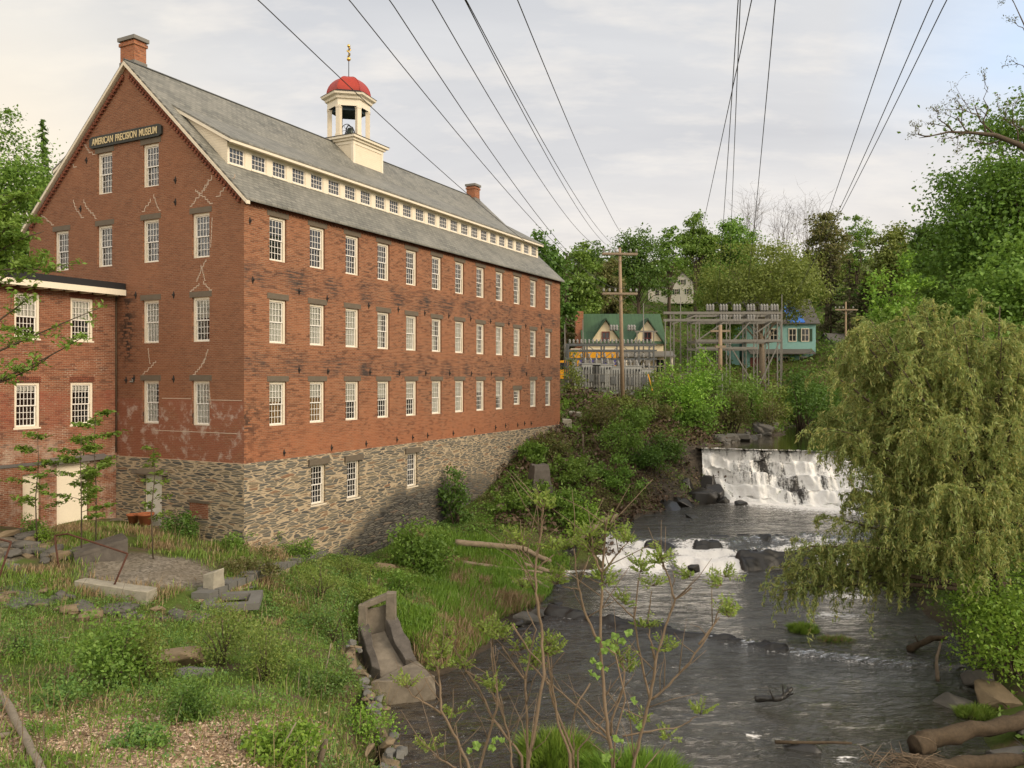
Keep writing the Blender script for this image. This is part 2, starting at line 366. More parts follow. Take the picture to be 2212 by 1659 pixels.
    M['leaf_maple'] = leafmat('leaf_maple', [(.081, .173, .021), (.111, .214, .026), (.147, .266, .035)])
    M['leaf_olive'] = leafmat('leaf_olive', [(.147, .206, .038), (.195, .254, .047), (.236, .289, .059)])
    M['leaf_brown'] = leafmat('leaf_brownish', [(.140, .119, .049), (.189, .168, .056), (.154, .182, .049)])
    M['leaf_willow'] = leafmat('leaf_willow', [(.25, .35, .10), (.35, .44, .135), (.52, .46, .145), (.29, .375, .11), (.41, .44, .14)], .4)
    M['leaf_conifer'] = leafmat('leaf_conifer', [(.077, .084, .036), (.105, .105, .048), (.133, .119, .059)], .1)
    M['leaf_sumac'] = leafmat('leaf_sumac', [(.17, .25, .035), (.22, .30, .045), (.26, .33, .06)], .4)
    M['leaf_vine'] = leafmat('leaf_vine', [(.17, .28, .05), (.22, .33, .06)], .4)
    M['leaf_sapling'] = leafmat('leaf_sapling', [(.16, .26, .035), (.20, .30, .045)], .4)
    M['leaf_weed'] = leafmat('leaf_weed', [(.125, .222, .041), (.170, .281, .054), (.222, .325, .066), (.119, .244, .066)])
    M['blade'] = leafmat('grass_blade', [(.125, .222, .032), (.177, .288, .041), (.251, .340, .062)], .3)
    M['blade_bright'] = leafmat('grass_blade_bright', [(.132, .251, .029), (.185, .317, .037), (.224, .356, .045)], .3)
    M['straw'] = leafmat('dry_grass', [(.32, .23, .12), (.40, .30, .17), (.26, .18, .09)], .2)
    M['deadtwig'] = leafmat('dead_twig', [(.13, .09, .055), (.17, .12, .075), (.10, .07, .045)], .0)
make_mats()

# ------------------------------------------------------------------ leaves, trees
def unit(a): return a/np.maximum(np.linalg.norm(a, axis=1, keepdims=True), 1e-9)
def leaf_arr(rs, c, size, aspect=.6, nrm=None, axis=None):
    n = len(c); size = np.broadcast_to(size, (n,))[:, None]
    a = unit(rs.normal(size=(n, 3))) if axis is None else unit(axis+.35*rs.normal(size=(n, 3)))
    nn = unit(rs.normal(size=(n, 3)) + (0 if nrm is None else nrm))
    b = unit(np.cross(nn, a)); a = unit(np.cross(b, nn))
    up = np.cross(a, b)*size*.10
    v = np.stack([c-a*size*.5, c+b*size*aspect*.5+up, c+a*size*.5, c-b*size*aspect*.5+up], 1)
    return v.reshape(-1, 3)
def quads(nv): return np.arange(nv, dtype=np.int32).reshape(-1, 4)
def leaf_obj(name, v, mats, parent, midx=None): return link(name, np_mesh(name, v, quads(len(v)), mats, midx=midx), parent)

def clusters(rs, n, rx, ry, rz, z0, cut=-.75, lump=.28):
    out = []
    ph = rs.rand(3)*50
    while len(out) < n:
        d = rs.normal(size=3); d /= np.linalg.norm(d)
        if d[2] < cut: continue
        r = rs.rand()**.42
        k = 1-lump+2*lump*float(vnoise(d[0]*1.7+ph[0], d[1]*1.7+ph[1], d[2]*1.7+ph[2], 3))
        out.append((d[0]*r*rx*k, d[1]*r*ry*k, z0+d[2]*r*rz*k))
    return np.array(out)

def tree(name, label, x, y, h, w, mat, seed=0, base=.25, lv=4000, ls=.35, nc=60, bark='bark', trunk=None, group=None, cat='tree', lean=0., zb=None, depth=None, cr=None, bare=False, squat=.62):
    """trunk and limbs grown towards clumps of leaves; h total height, w crown width, base = where the crown starts"""
    rs = np.random.RandomState(1000+seed); z = hz1(x, y) if zb is None else zb
    root = empty(name, label, cat, (x, y, z-.15), rs.rand()*.3, group)
    rz = h*(1-base)/2; zc = h*base+rz; rx = w/2; ry = (depth or w)/2
    cl = clusters(rs, nc, rx*.86, ry*.86, rz*.88, zc)
    tr = trunk or max(.06, h*.017)
    mb = MB(); top = Vector((lean*h, 0, h*(.62 if not bare else .5)))
    path = [Vector((0,0,0)), Vector((lean*h*.2+rs.normal()*.05*w*.3, rs.normal()*.03*w, h*.2)), Vector((lean*h*.55, rs.normal()*.03*w, h*.42)), top]
    mb.tube(path, [tr*1.15, tr*.95, tr*.7, tr*.25], 8)
    order = rs.permutation(len(cl))[:min(len(cl), 26 if not bare else 60)]
    for i in order:
        e = Vector(cl[i]); f = min(.97, max(.28, (e.z/h)*.78-.05+rs.rand()*.1))
        zz = f*top.z; k = min(2, int(zz/top.z*3)); p0, p1 = path[k], path[k+1]
        q = (zz-p0.z)/max(1e-3, p1.z-p0.z); st = p0.lerp(p1, max(0, min(1, q)))
        mid = st.lerp(e, .5)+Vector((rs.normal()*.04*w, rs.normal()*.04*w, abs(rs.normal())*.05*h*(1 if not bare else -.4)))
        r0 = tr*.38*(1-.5*f)
        mb.tube([st, st.lerp(mid, .5)+Vector((0,0,.01*h)), mid, e], [r0, r0*.75, r0*.5, r0*.12], 5)
        if bare:
            for q in range(7):
                b0 = mid.lerp(e, rs.rand()); d = (e-st).normalized()
                t1 = b0+Vector((d.x+rs.normal()*.6, d.y+rs.normal()*.6, abs(d.z)*.6+rs.rand()*.8))*h*.07
                t2 = t1+Vector((d.x+rs.normal()*.6, d.y+rs.normal()*.6, .4+rs.rand()*.6))*h*.045
                mb.tube([b0, t1, t2], [r0*.3, r0*.2, r0*.08], 4)
                for g in range(2):
                    mb.tube([t1, t1+Vector((d.x+rs.normal()*.9, d.y+rs.normal()*.9, .3+rs.rand()*.8))*h*.05], [r0*.16, r0*.06], 3)
    mb.obj('trunk', M[bark], root)
    if lv:
        crr = cr or max(.5, .30*min(rx, rz))
        per = lv//nc; cc = np.repeat(cl, per, 0); n = len(cc)
        rad = np.repeat(crr*(.55+.9*rs.rand(nc)), per)[:, None]
        off = rs.normal(size=(n, 3))*.5; off[:, 2] *= squat
        c = cc+off*rad
        outn = unit((c-np.array([0, 0, zc]))/np.array([rx, ry, rz]))*.5+np.array([0, 0, .75])
        leaf_obj('crown', leaf_arr(rs, c, ls*(.6+.8*rs.rand(n)), .62, outn), M[mat], root)
    return root

def conifer(name, label, x, y, h, w, seed=0, lv=2600, ls=.35, group=None, mat='leaf_conifer', base=.12, zb=None):
    rs = np.random.RandomState(2000+seed); z = hz1(x, y) if zb is None else zb
    root = empty(name, label, 'tree', (x, y, z-.15), 0, group)
    mb = MB(); mb.tube([(0,0,0), (0,0,h*.5), (0,0,h*.98)], [h*.013, h*.009, .02], 7)
    L = []; A = []
    nb = 70
    for i in range(nb):
        f = base+(1-base)*(i+rs.rand())/nb; a = rs.rand()*2*PI; r = w/2*(1-f)**.8*(.6+.5*rs.rand())+.1
        d = np.array([math.cos(a), math.sin(a), 0]); p0 = np.array([0, 0, h*f])
        tip = p0+d*r+np.array([0, 0, -.22*r]); mb.tube([p0, (p0+tip)/2+np.array([0,0,.06*r]), tip], [h*.003, h*.002, .01], 3)
        m = max(6, int(lv/nb*(.3+1.4*(1-f)))); t = rs.rand(m)**.7
        c = p0+(tip-p0)*t[:, None]+rs.normal(size=(m, 3))*np.array([.10, .10, .05])*max(.6, r)
        L.append(c); A.append(np.tile(d+np.array([0, 0, -.5]), (m, 1)))
    mb.obj('trunk', M['bark'], root)
    c = np.concatenate(L); n = len(c)
    leaf_obj('crown', leaf_arr(rs, c, ls*(.6+.8*rs.rand(n)), .3, np.array([0, 0, 1.]), np.concatenate(A)), M[mat], root)
    return root

def bush(name, label, x, y, h, w, mat, seed=0, lv=1500, ls=.14, nc=26, group=None, bark='bark', zb=None, cat='bush', depth=None):
    rs = np.random.RandomState(3000+seed); z = hz1(x, y) if zb is None else zb
    root = empty(name, label, cat, (x, y, z-.08), 0, group)
    rx = w/2; ry = (depth or w)/2
    cl = clusters(rs, nc, rx*.85, ry*.85, h*.50, h*.44, -.97, .40); mb = MB()
    for i in range(min(nc, 12)):
        e = Vector(cl[i]); st = Vector((rs.normal()*.06*w, rs.normal()*.06*w, 0))
        mid = st.lerp(e, .5)+Vector((0, 0, .08*h)); r0 = max(.008, .014*h)
        mb.tube([st, mid, e], [r0, r0*.7, r0*.2], 4)
    mb.obj('stem', M[bark], root)
    per = lv//nc; cc = np.repeat(cl, per, 0); n = len(cc); crr = .32*min(rx, h*.5)+.05
    off = rs.normal(size=(n, 3))*.6; off[:, 2] *= .75
    c = cc+off*crr; c[:, 2] = np.maximum(c[:, 2], .03)
    leaf_obj('foliage', leaf_arr(rs, c, ls*(.6+.8*rs.rand(n)), .6, np.array([0, 0, .8])), M[mat], root)
    return root
# ------------------------------------------------------------------ terrain
CP = [  # left plateau and bank
(-3,5,-4.8),(-8,5,-4.1),(-14,5,-4),(-20,10,-4.6),(-7,11,-5.1),(-4,11,-5.45),(-2.4,11,-6),(-10,13,-5.4),(-6,13.5,-5.8),(-3,13.6,-6.3),
(-1.9,13.6,-6.65),(-1.1,13.6,-10.6),(-1.6,10,-6.2),(-.6,10,-10.3),(-5,16.6,-6.5),(-9,16.5,-6.3),(-13,17,-6.1),(-3.4,16.6,-6.9),(-2.8,16.6,-7.1),(-1.9,16.6,-10.6),
(-6,20,-7),(-10,20,-6.9),(-14,20,-6.6),(-18,20,-6.1),(-4.3,20,-7.3),(-3.7,20,-7.4),(-2.8,20,-10.6),(-8,23,-7.2),(-12,23,-7.05),(-16,23,-6.7),(-5.4,22.5,-7.5),(-4.6,22.5,-7.6),(-3.5,22.5,-10.6),
(-11,24.9,-6.65),(-13,24.9,-6.5),(-10,26.5,-6.75),(-13,26.5,-6.4),(-11,29,-6.5),(-14,29,-6.1),(-12,30.5,-6.3),(-9.5,29,-6.95),(-10.3,31.3,-6.5),(-9.8,26,-6.9),(-9,31,-7.1),(-9,34,-7.4),
(-16,27,-5.95),(-18,28,-5.5),(-20,29,-5.1),(-16,30,-5.85),(-15,25.3,-6.3),(-19,31,-5.7),(-24,30,-4.8),(-24,24,-4.8),(-30,30,-4),
(-8.2,26,-7.6),(-7.2,31,-8.2),(-7.2,35,-8.5),(-6,30,-8.3),(-6,26,-7.8),(-6.3,29,-8.2),(-5.5,26,-8.2),(-4.2,24.2,-9.7),(-4.9,28.7,-9.7),(-4.3,27.7,-10),(-3.9,26.6,-10.3),(-4.8,27.4,-9.9),(-4.6,25.8,-9.8),(-3.1,28.6,-9.9),
(-4.1,30.2,-8.9),(-2.9,30,-9.3),(-2.2,28.7,-10),(-2.4,40,-9.2),(-4,37,-8.95),(-5.5,37.3,-8.75),(0,38,-9.6),(1.3,39,-9.85),(-.2,36,-9.9),(-1.2,32.2,-9.9),(-3,33.3,-9.2),(.8,42,-9.4),(-4.6,33.5,-8.9),
(-2.4,27.0,-10.25),(-1.5,28.8,-10.25),(-.3,33.4,-10.25),(1.6,35.6,-10.25),(2.2,38,-10.25),(2.6,42,-10.2),(-1.0,27.0,-10.85),(-.5,28.6,-10.85),(.9,33,-10.9),(2.8,35,-10.9),(3.6,38,-10.95),(3.9,41.5,-10.9),
# along the mill
W(0,-.4,-6.5),W(3,-.4,-7.4),W(5,-.4,-7.9),W(7.7,-.4,-8.5),W(11,-.4,-8),W(14.7,-.4,-7.8),W(20,-.4,-6.6),W(24.4,-.4,-4.5),W(28,-.4,-3.8),W(31,-.4,-3.5),
W(3,3,-7),W(9,3,-8.2),W(18,3,-7),W(28,3,-3.8),W(3,10,-6),W(15,10,-6),W(28,10,-3.5),W(0,5,-6.2),W(-.6,2,-6.4),W(-.6,6,-6.1),W(-4,7,-6),W(-8,7,-5.7),W(-4,12,-5),W(10,20,-3),
# slope between mill and falls
(4.6,45.2,-9.1),(6,48.5,-9.05),(8.5,52.5,-9.05),(10.9,55.8,-9.05),(14.0,60.2,-8.9),(1.6,48,-6.4),(3,52,-5.4),(6,54,-6.8),(8,58,-5.2),(6,60,-3.8),(10,60.5,-5),(12,61.5,-5.4),(3,44.3,-8.6),(.5,44.2,-8.1),(13.2,61.6,-5.2),
(8.8,64.7,-1.9),(5,64,-2.8),(12,66,-3.),(14.2,66,-4.4),(14.6,63,-5.1),(16.6,67,-5.2),(17.4,67.6,-5.3),(21,74.3,-5.3),(27,84.5,-5.3),(34,95,-5.3),(19,77,-2.4),(24,87,-2.4),(15.5,69,-3.4),
(5,75,-1.6),(12,78,-1.3),(20,85,-1.2),(25,96,-.6),(10,90,-.5),(0,90,-.5),(20,100,0),(30,110,.3),(10,104,.6),
(0,112,2.5),(0,150,14),(20,150,14.8),(15,132,9),(40,150,12),(60,130,8),(60,160,16),(20,200,25),(-40,160,17),(80,200,27),(-80,100,13),(-60,70,5),(-40,50,0),(-30,40,-3),(0,320,42),(200,320,48),(-200,320,45),(-300,100,30),(300,100,35),(0,700,60),(-400,700,60),(400,700,60),(-30,90,4),(-20,70,-1),
# riverbed and right bank
(2.5,20,-11),(6,20,-11.2),(10,20,-11),(0,25,-10.95),(4,28,-11.1),(10,28,-11),(5,34,-11),(9,38,-11.1),(14,36,-11),(5,14,-11),(10,14,-11),(8,5,-11),(7,41,-11),(12,41,-11),(16,40,-10.9),(1.6,30,-11),
(10,48.5,-9.9),(14,54,-10),(18,52,-9.9),(15,47,-9.9),(8,47.4,-9.8),(16,57,-10),(20,56,-9.8),(18,63.5,-6),(23,66,-6.2),(30,80,-6.2),(20,62,-6),(24,60,-6),(34,88,-6),
(12.4,20,-10.2),(13.3,22.5,-10.15),(15.5,27,-10.2),(17,32,-10.2),(18.5,38,-10.2),(19.5,43,-9.9),(21.5,48,-9),(24.5,54,-8.6),(26,60,-5.2),(30,66,-5.2),(38,78,-5.2),(46,92,-5.2),
(18,24,-8.6),(22,30,-7),(26,40,-5),(31,55,-3),(40,68,0),(52,88,2),(25,15,-6),(35,30,-3),(16.5,12,-8),(60,60,5),(60,20,3),(90,60,12),(45,110,4),(20,3,-6),
]
CPA = np.array(CP, float); _n = len(CPA)
_D = np.linalg.norm(CPA[:, None, :2]-CPA[None, :, :2], axis=2)
_Am = np.zeros((_n+3, _n+3)); _Am[:_n, :_n] = _D - np.eye(_n)*.02; _Am[:_n, _n] = 1; _Am[:_n, _n+1:] = CPA[:, :2]; _Am[_n, :_n] = 1; _Am[_n+1:, :_n] = CPA[:, :2].T
_w = np.linalg.solve(_Am, np.concatenate([CPA[:, 2], np.zeros(3)]))
def hz(x, y):
    x = np.asarray(x, float); y = np.asarray(y, float); sh = x.shape; x = x.ravel(); y = y.ravel(); out = np.empty(len(x))
    for i in range(0, len(x), 8000):
        d = np.hypot(x[i:i+8000, None]-CPA[None, :, 0], y[i:i+8000, None]-CPA[None, :, 1])
        out[i:i+8000] = d@_w[:_n]+_w[_n]+_w[_n+1]*x[i:i+8000]+_w[_n+2]*y[i:i+8000]
    near = sstep(70, 45, y)
    out = out+(fbm(x*.9, y*.9, 0, 5)-.5)*.22*near+(fbm(x*.25, y*.25, 0, 9)-.5)*(.3+1.2*(1-near))*sstep(0, 1, np.abs(out+10.2))
    return out.reshape(sh)
def hz1(x, y): return float(hz(np.array([x]), np.array([y]))[0])

def line_y(x, pts):   # piecewise-linear y(x)
    p = np.array(pts); return np.interp(x, p[:, 0], p[:, 1])
CASC = [(2, 43.2), (5, 43.9), (8, 43.2), (11, 43.0), (14, 43.6), (20, 44.5)]
LEDGE = [(0, 36.2), (1.7, 35.3), (4, 33.9), (7.2, 32.0), (10.5, 30.2), (13, 29.2), (17, 28)]
def zwater(x, y):
    x = np.asarray(x, float); y = np.asarray(y, float)
    z = -10.2+.16*sstep(-.25, .25, y-line_y(x, LEDGE))
    w = (fbm(x*.9, x*0+3, 0, 21)-.5)*1.6
    d = y-(line_y(x, CASC)+w)
    z = z+.45*sstep(-.7, .1, d)+.32*sstep(.5, 1.0, d)+.34*sstep(1.5, 2.4, d+.8*(fbm(x*.6, y*.6, 0, 33)-.5))
    return z

def build_terrain():
    xs = np.concatenate([np.arange(-420, -70, 35), np.arange(-70, -22, 3.), np.arange(-22, 28, .32), np.arange(28, 70, 1.6), np.arange(70, 460, 35)])
    ys = np.concatenate([np.arange(-60, 3, 7.), np.arange(3, 68, .32), np.arange(68, 125, 1.4), np.arange(125, 260, 5.), np.arange(260, 900, 45)])
    X, Y = np.meshgrid(xs, ys); Z = hz(X, Y); nx, ny = len(xs), len(ys)
    # nothing of the ground may rise through the floors of the mill or the annex
    t = (X-C0[0])*AX[0]+(Y-C0[1])*AX[1]; s = (X-C0[0])*BX[0]+(Y-C0[1])*BX[1]
    ins = (t > .15) & (t < 30.3) & (s > .15) & (s < 13.3); Z = np.where(ins, np.minimum(Z, -6.2), Z)
    i = np.arange(nx*ny).reshape(ny, nx); f = np.stack([i[:-1, :-1], i[:-1, 1:], i[1:, 1:], i[1:, :-1]], -1).reshape(-1, 4)
    me = np_mesh('ground', np.stack([X, Y, Z], -1), f, [M['ground']], True)
    # what the ground is made of: gravel court, wood chips, bare rock and mud at the water, leaf litter
    gr = np.exp(-(((X+12.1)/2.3)**2+((Y-27.2)/1.9)**2)**2)+np.exp(-(((X+17.3)/1.2)**2+((Y-27.6)/3)**2)**2)
    gr = np.clip(gr+.5*(fbm(X*1.3, Y*1.3, 0, 41)-.5), 0, 1)
    ch = sstep(17.5, 12.5, Y)*sstep(-2.4, -4.2, X)*1.0
    dz = np.where(Y > 60.5, Z+5.3, np.where(Y > 45.5, Z+9.0, Z+10.2))
    slope = np.hypot(*np.gradient(Z, ys, xs))
    rk = np.clip(sstep(.75, .12, dz)*sstep(24, 28, Y)+sstep(.75, 1.2, slope)*sstep(20, 30, Y)*.8+sstep(.1, -.1, dz), 0, 1)*sstep(130, 110, Y)
    rk = np.maximum(rk, np.exp(-(((X-11.6)/3.4)**2+((Y-57.8)/3.2)**2)**2)*1.0); li_ = 1
    li = np.clip(sstep(-4, 6, X)*sstep(40, 48, Y)*sstep(120, 100, Y), 0, 1)*.85
    ca = me.color_attributes.new('cover', 'FLOAT_COLOR', 'POINT')
    ca.data.foreach_set('color', np.stack([gr, ch, rk, li], -1).astype(np.float32).ravel())
    return tag(link('ground', me), kind='structure')

def ground_mat():
    t = NT('ground'); p = t.pos(); at = t.attr('cover'); cs = t.n('SeparateColor', {0: at.outputs['Color']}).outputs; gr, ch, rk = cs[0], cs[1], cs[2]; li = at.outputs['Alpha']
    n1 = t.noise(p, .8, 5, .6); n2 = t.noise(p, 5., 5, .7); n3 = t.noise(p, 24., 3, .7)
    grass = t.mix(n2, (.05, .085, .016), (.11, .145, .03)); soil = t.mix(n2, (.075, .055, .034), (.16, .12, .075))
    col = t.mix(t.mr(n1, .47, .62), grass, soil)
    lit = t.mix(n2, (.075, .05, .03), (.17, .115, .07)); col = t.mix(t.m('MULTIPLY', li, t.mr(n1, .3, .55)), col, lit)
    ck = t.n('TexVoronoi', {'Vector': t.n('VectorMath', {0: p, 1: (9., 15., 9.)}, operation='MULTIPLY').outputs[0], 'Scale': 1.}, feature='F1').outputs
    chip = t.mix(t.xyz(ck['Color'])[0], (.16, .10, .06), (.62, .45, .29))
    chm = t.m('MULTIPLY', ch, t.mr(n1, .30, .46)); col = t.mix(chm, col, chip)
    pb = t.n('TexVoronoi', {'Vector': p, 'Scale': 13.}, feature='F1').outputs
    grav = t.mix(t.xyz(pb['Color'])[0], (.11, .095, .075), (.27, .235, .185)); grav = t.mix(t.mr(n1, .4, .65, 0, .5), grav, (.13, .105, .07))
    col = t.mix(t.mr(gr, .3, .6), col, grav)
    rs_ = t.noise(t.scale(p, (1., 1., 4.)), 1.1, 6, .7); rock = t.ramp(rs_, [(.25, (.022, .019, .016)), (.5, (.065, .054, .042)), (.72, (.14, .115, .085))])
    z = t.xyz(p)[2]; wetm = t.mr(z, -9.2, -9.9); rock = t.mix(t.m('MULTIPLY', wetm, .45), rock, t.mix(n2, (.035, .025, .015), (.085, .06, .035)))
    col = t.mix(rk, col, rock)
    h = t.m('ADD', t.m('MULTIPLY', n2, 1.), t.m('ADD', t.m('MULTIPLY', n3, .35), t.m('MULTIPLY', rs_, t.m('MULTIPLY', rk, 3.))))
    return t.done(t.bsdf(col, .92, t.bump(h, .8, .06), spec=.15))
M['ground'] = ground_mat()
build_terrain()

# ------------------------------------------------------------------ water
def water_mat(name='river_water', k=1.):
    t = NT(name); p = t.pos(); fo = t.attr('foam').outputs['Fac']
    q = t.scale(p, (1., 2.1, 1.)); n1 = t.noise(q, .55, 4, .55, .6); n2 = t.noise(q, 1.9, 5, .62, .8); n3 = t.noise(q, 6.5, 3, .6, .3)
    rough = t.noise(p, .16, 2); amp = t.mr(rough, .35, .65, .45, 1.)
    h = t.m('MULTIPLY', amp, t.m('ADD', t.m('MULTIPLY', n1, 1.5), t.m('ADD', t.m('MULTIPLY', n2, .75), t.m('MULTIPLY', n3, .16))))
    bp = t.bump(h, 1., .27*k)
    fr = t.n('Fresnel', {'IOR': 1.36, 'Normal': bp}).outputs[0]
    gl = t.n('BsdfGlossy', {'Color': (.97, .94, .89), 'Roughness': .05, 'Normal': bp}).outputs[0]
    body = t.n('BsdfDiffuse', {'Color': (.020, .018, .013)}).outputs[0]; tr = t.n('BsdfTransparent', {'Color': (.40, .31, .21)}).outputs[0]
    dp = t.attr('deep').outputs['Fac']; bm = t.n('MixShader', {0: dp}); t.put(bm.inputs[1], tr); t.put(bm.inputs[2], body)
    wm = t.n('MixShader', {0: t.m('MULTIPLY_ADD', fr, 1.95, .035, clamp=True)}); t.put(wm.inputs[1], bm.outputs[0]); t.put(wm.inputs[2], gl)
    fn = t.noise(t.scale(p, (1., 1.7, 1.6)), 2.4, 7, .72, .8); fn2 = t.noise(p, 9., 3, .6)
    fm = t.mr(t.m('ADD', t.m('ADD', fo, t.m('MULTIPLY_ADD', fn, 2.3, -1.15)), t.m('MULTIPLY_ADD', fn2, .9, -.45)), .40, .80)
    fc = t.n('BsdfDiffuse', {'Color': t.mix(fn2, (.70, .68, .66), (.9, .89, .87)), 'Normal': t.bump(fn2, .8, .06)}).outputs[0]
    ms = t.n('MixShader', {0: fm}); t.put(ms.inputs[1], wm.outputs[0]); t.put(ms.inputs[2], fc)
    return t.done(ms.outputs[0])
M['water'] = water_mat(); M['pool'] = water_mat('pool_water', .05)

def fall_mat():
    t = NT('falling_water'); o = t.coord('UV'); p = t.pos()
    st = t.noise(t.scale(o, (46., 2.4, 1.)), 1., 6, .68, .35); bl = t.noise(t.scale(o, (9., 3.2, 1.)), 1., 5, .7, .8); sp = t.noise(p, 7., 5, .75)
    fo = t.attr('foam').outputs['Fac']
    fm = t.mr(t.m('ADD', fo, t.m('ADD', t.m('MULTIPLY_ADD', st, 2.0, -1.0), t.m('ADD', t.m('MULTIPLY_ADD', bl, 1.6, -.8), t.m('MULTIPLY_ADD', sp, 1.3, -.65)))), .34, .72)
    fc = t.n('BsdfDiffuse', {'Color': t.mix(sp, (.78, .77, .75), (.94, .935, .92)), 'Normal': t.bump(t.m('ADD', st, sp), .5, .10)}).outputs[0]
    dk = t.bsdf(t.mix(sp, (.02, .019, .018), (.07, .065, .06)), .22, t.bump(t.m('ADD', st, bl), 1., .15), spec=.5)
    ms = t.n('MixShader', {0: fm}); t.put(ms.inputs[1], dk); t.put(ms.inputs[2], fc)
    return t.done(ms.outputs[0])
M['fall'] = fall_mat()

def grid_mesh(name, X, Y, Z, mats, keep=None, attrs=None, uv=None):
    ny, nx = X.shape; i = np.arange(nx*ny).reshape(ny, nx)
    f = np.stack([i[:-1, :-1], i[:-1, 1:], i[1:, 1:], i[1:, :-1]], -1).reshape(-1, 4)
    if keep is not None: f = f[keep.ravel()[f].any(1)]
    me = np_mesh(name, np.stack([X, Y, Z], -1), f, mats, True)
    for k, v in (attrs or {}).items(): me.attributes.new(k, 'FLOAT', 'POINT').data.foreach_set('value', v.astype(np.float32).ravel())
    if uv is not None:
        l = me.uv_layers.new(name='UVMap'); l.data.foreach_set('uv', np.stack(uv, -1).reshape(-1, 2)[f.ravel()].astype(np.float32).ravel())
    return me

LIPL, LIPR = (14.3, 61.6), (27.0, 57.3)
def build_water():
    xs = np.arange(-6, 29, .14); ys = np.concatenate([np.arange(-20, 16, 2.), np.arange(16, 62, .14)]); X, Y = np.meshgrid(xs, ys)
    bed = hz(X[::2, ::2], Y[::2, ::2]); bed = np.repeat(np.repeat(bed, 2, 0), 2, 1)[:X.shape[0], :X.shape[1]]
    Z = zwater(X, Y); dw = Y-(line_y(X, CASC)+(fbm(X*.9, X*0+3, 0, 21)-.5)*1.6)
    fall = np.exp(-((dw-.6)/1.6)**2)
    lump = fbm(X*1.1, Y*1.1, 0, 55)-.5
    # the cascade leaves bare dark ledges between its chutes
    chute = np.clip(np.exp(-((X-4.3)/2.2)**4)*1.15+np.exp(-((X-7.3)/.7)**2)*.9+np.exp(-((X-10.4)/1.5)**4)*1.0+np.exp(-((X-17)/2.5)**2)*.8, 0, 1)
    Z = Z+fall*lump*.5*chute+.05*(fbm(X*.7, Y*1.4, 0, 61)-.5)
    slope = np.abs(np.gradient(Z, axis=0)/.14)
    wash = np.exp(-np.clip(-dw, 0, None)/1.5)*(dw < .3)*np.clip(chute+.12, 0, 1)*1.05       # foam washing downstream of the cascade
    foam = np.clip(sstep(.2, .8, slope)*(.18+.95*chute)*fall+wash+fall*chute*.95, 0, 1.25)
    lu = (LIPR[0]-LIPL[0]); bl = line_y(X, [(14.3, 60.6), (21.4, 55.8), (27, 53)])
    foam = foam+np.exp(-np.clip(bl-Y, 0, None)/(1.4+2.6*fbm(X*.7, X*0, 0, 71)))*sstep(13.3, 14.2, X)*1.15*sstep(49, 52, Y)                  # plunge pool below the falls
    ld = Y-line_y(X, LEDGE); foam = foam+.40*np.exp(-((ld+.25)/.22)**2)*sstep(.4, .6, fbm(X*.6, Y*.2, 0, 77))*(X < 13)
    for fx, fy, fr in ((13.8, 34.5, 1.3), (15.5, 37.5, 1.6), (8.9, 21.8, .35), (6.9, 23.3, .25)): foam = foam+.75*np.exp(-((X-fx)/fr)**2-((Y-fy)/(.3*fr+.15))**2)
    deep = sstep(-1.0, 3.0, X-(Y-22)*.12)*.9+.1
    keep = (bed < Z+.15)&(Y < bl+.9)
    me = grid_mesh('river_water', X, Y, Z, [M['water']], keep, dict(foam=np.clip(foam, 0, 1.3), deep=np.clip(deep+sstep(42, 45, Y), 0, 1)))
    tag(link('river_water', me), kind='structure')
    # upper pool
    xs = np.arange(12, 60, .5); ys = np.arange(56, 118, .5); X, Y = np.meshgrid(xs, ys); bed = hz(X, Y)
    lip = line_y(X, [LIPL, LIPR, (40, 53)]); keep = (bed < -5.1)&(Y > lip-.2)&(X > 14.35)&((X < 27.2)|(Y > 62))
    Z = np.full_like(X, -5.3)
    me = grid_mesh('pool_water', X, Y, Z, [M['pool']], keep, dict(foam=X*0-.6, deep=X*0+1))
    tag(link('pool_water', me), kind='structure')
    # the falls: a stepped, lumpy sheet from the lip down to the plunge pool
    nu, nv = 190, 90; u, v = np.meshgrid(np.linspace(0, 1, nu), np.linspace(0, 1, nv))
    lx = LIPL[0]+(LIPR[0]-LIPL[0])*u; ly = LIPL[1]+(LIPR[1]-LIPL[1])*u; bx = lx-.25*(1-u)+.1; by = np.interp(bx, [14.3, 21.4, 27], [60.2, 55.8, 52.9])
    ly = ly+(fbm(u*9, u*0, 0, 88)-.5)*.7
    ns = 3+2*fbm(u*6, v*0, 0, 93); prof = v+.055*np.sin(v*PI*2*ns+8*fbm(u*5, v*0, 0, 95))*sstep(0, .12, v)*sstep(1, .88, v); out = np.clip(v**1.35, 0, 1)
    X = lx+(bx-lx)*out; Y = ly+(by-ly)*out; Z = -5.27+(-9.03+5.27)*np.clip(prof, 0, 1.02)
    rg = (fbm(u*22, v*6, 0, 101)-.5)*np.sin(np.clip(v, .02, 1)*PI)**.5+.5*(vnoise(u*13, np.floor(v*4+2*fbm(u*5, v*0, 0, 7)), 0, 105)-.5)*sstep(0, .15, v)*sstep(1, .85, v); Y = Y-rg*1.15; Z = Z+rg*.25+(fbm(u*60, v*22, 0, 103)-.5)*.10
    foam = .80+.42*v+.5*(fbm(u*9, v*2.2, 0, 111)-.5)-.30*sstep(.16, .02, v)+.35*np.exp(-((u-.06)/.08)**2)
    for a, b, q in ((.22, .55, .06), (.42, .60, .05), (.48, .72, .045), (.62, .5, .05), (.33, .25, .05)): foam = foam-.55*np.exp(-((u-a)/q)**2-((v-b)/.22)**2)
    me = grid_mesh('waterfall', X, Y, Z, [M['fall']], None, dict(foam=foam), (u, v))
    tag(link('waterfall', me), 'white waterfall tumbling over dark stepped rock beside the willow', 'waterfall', kind='structure')
build_water()

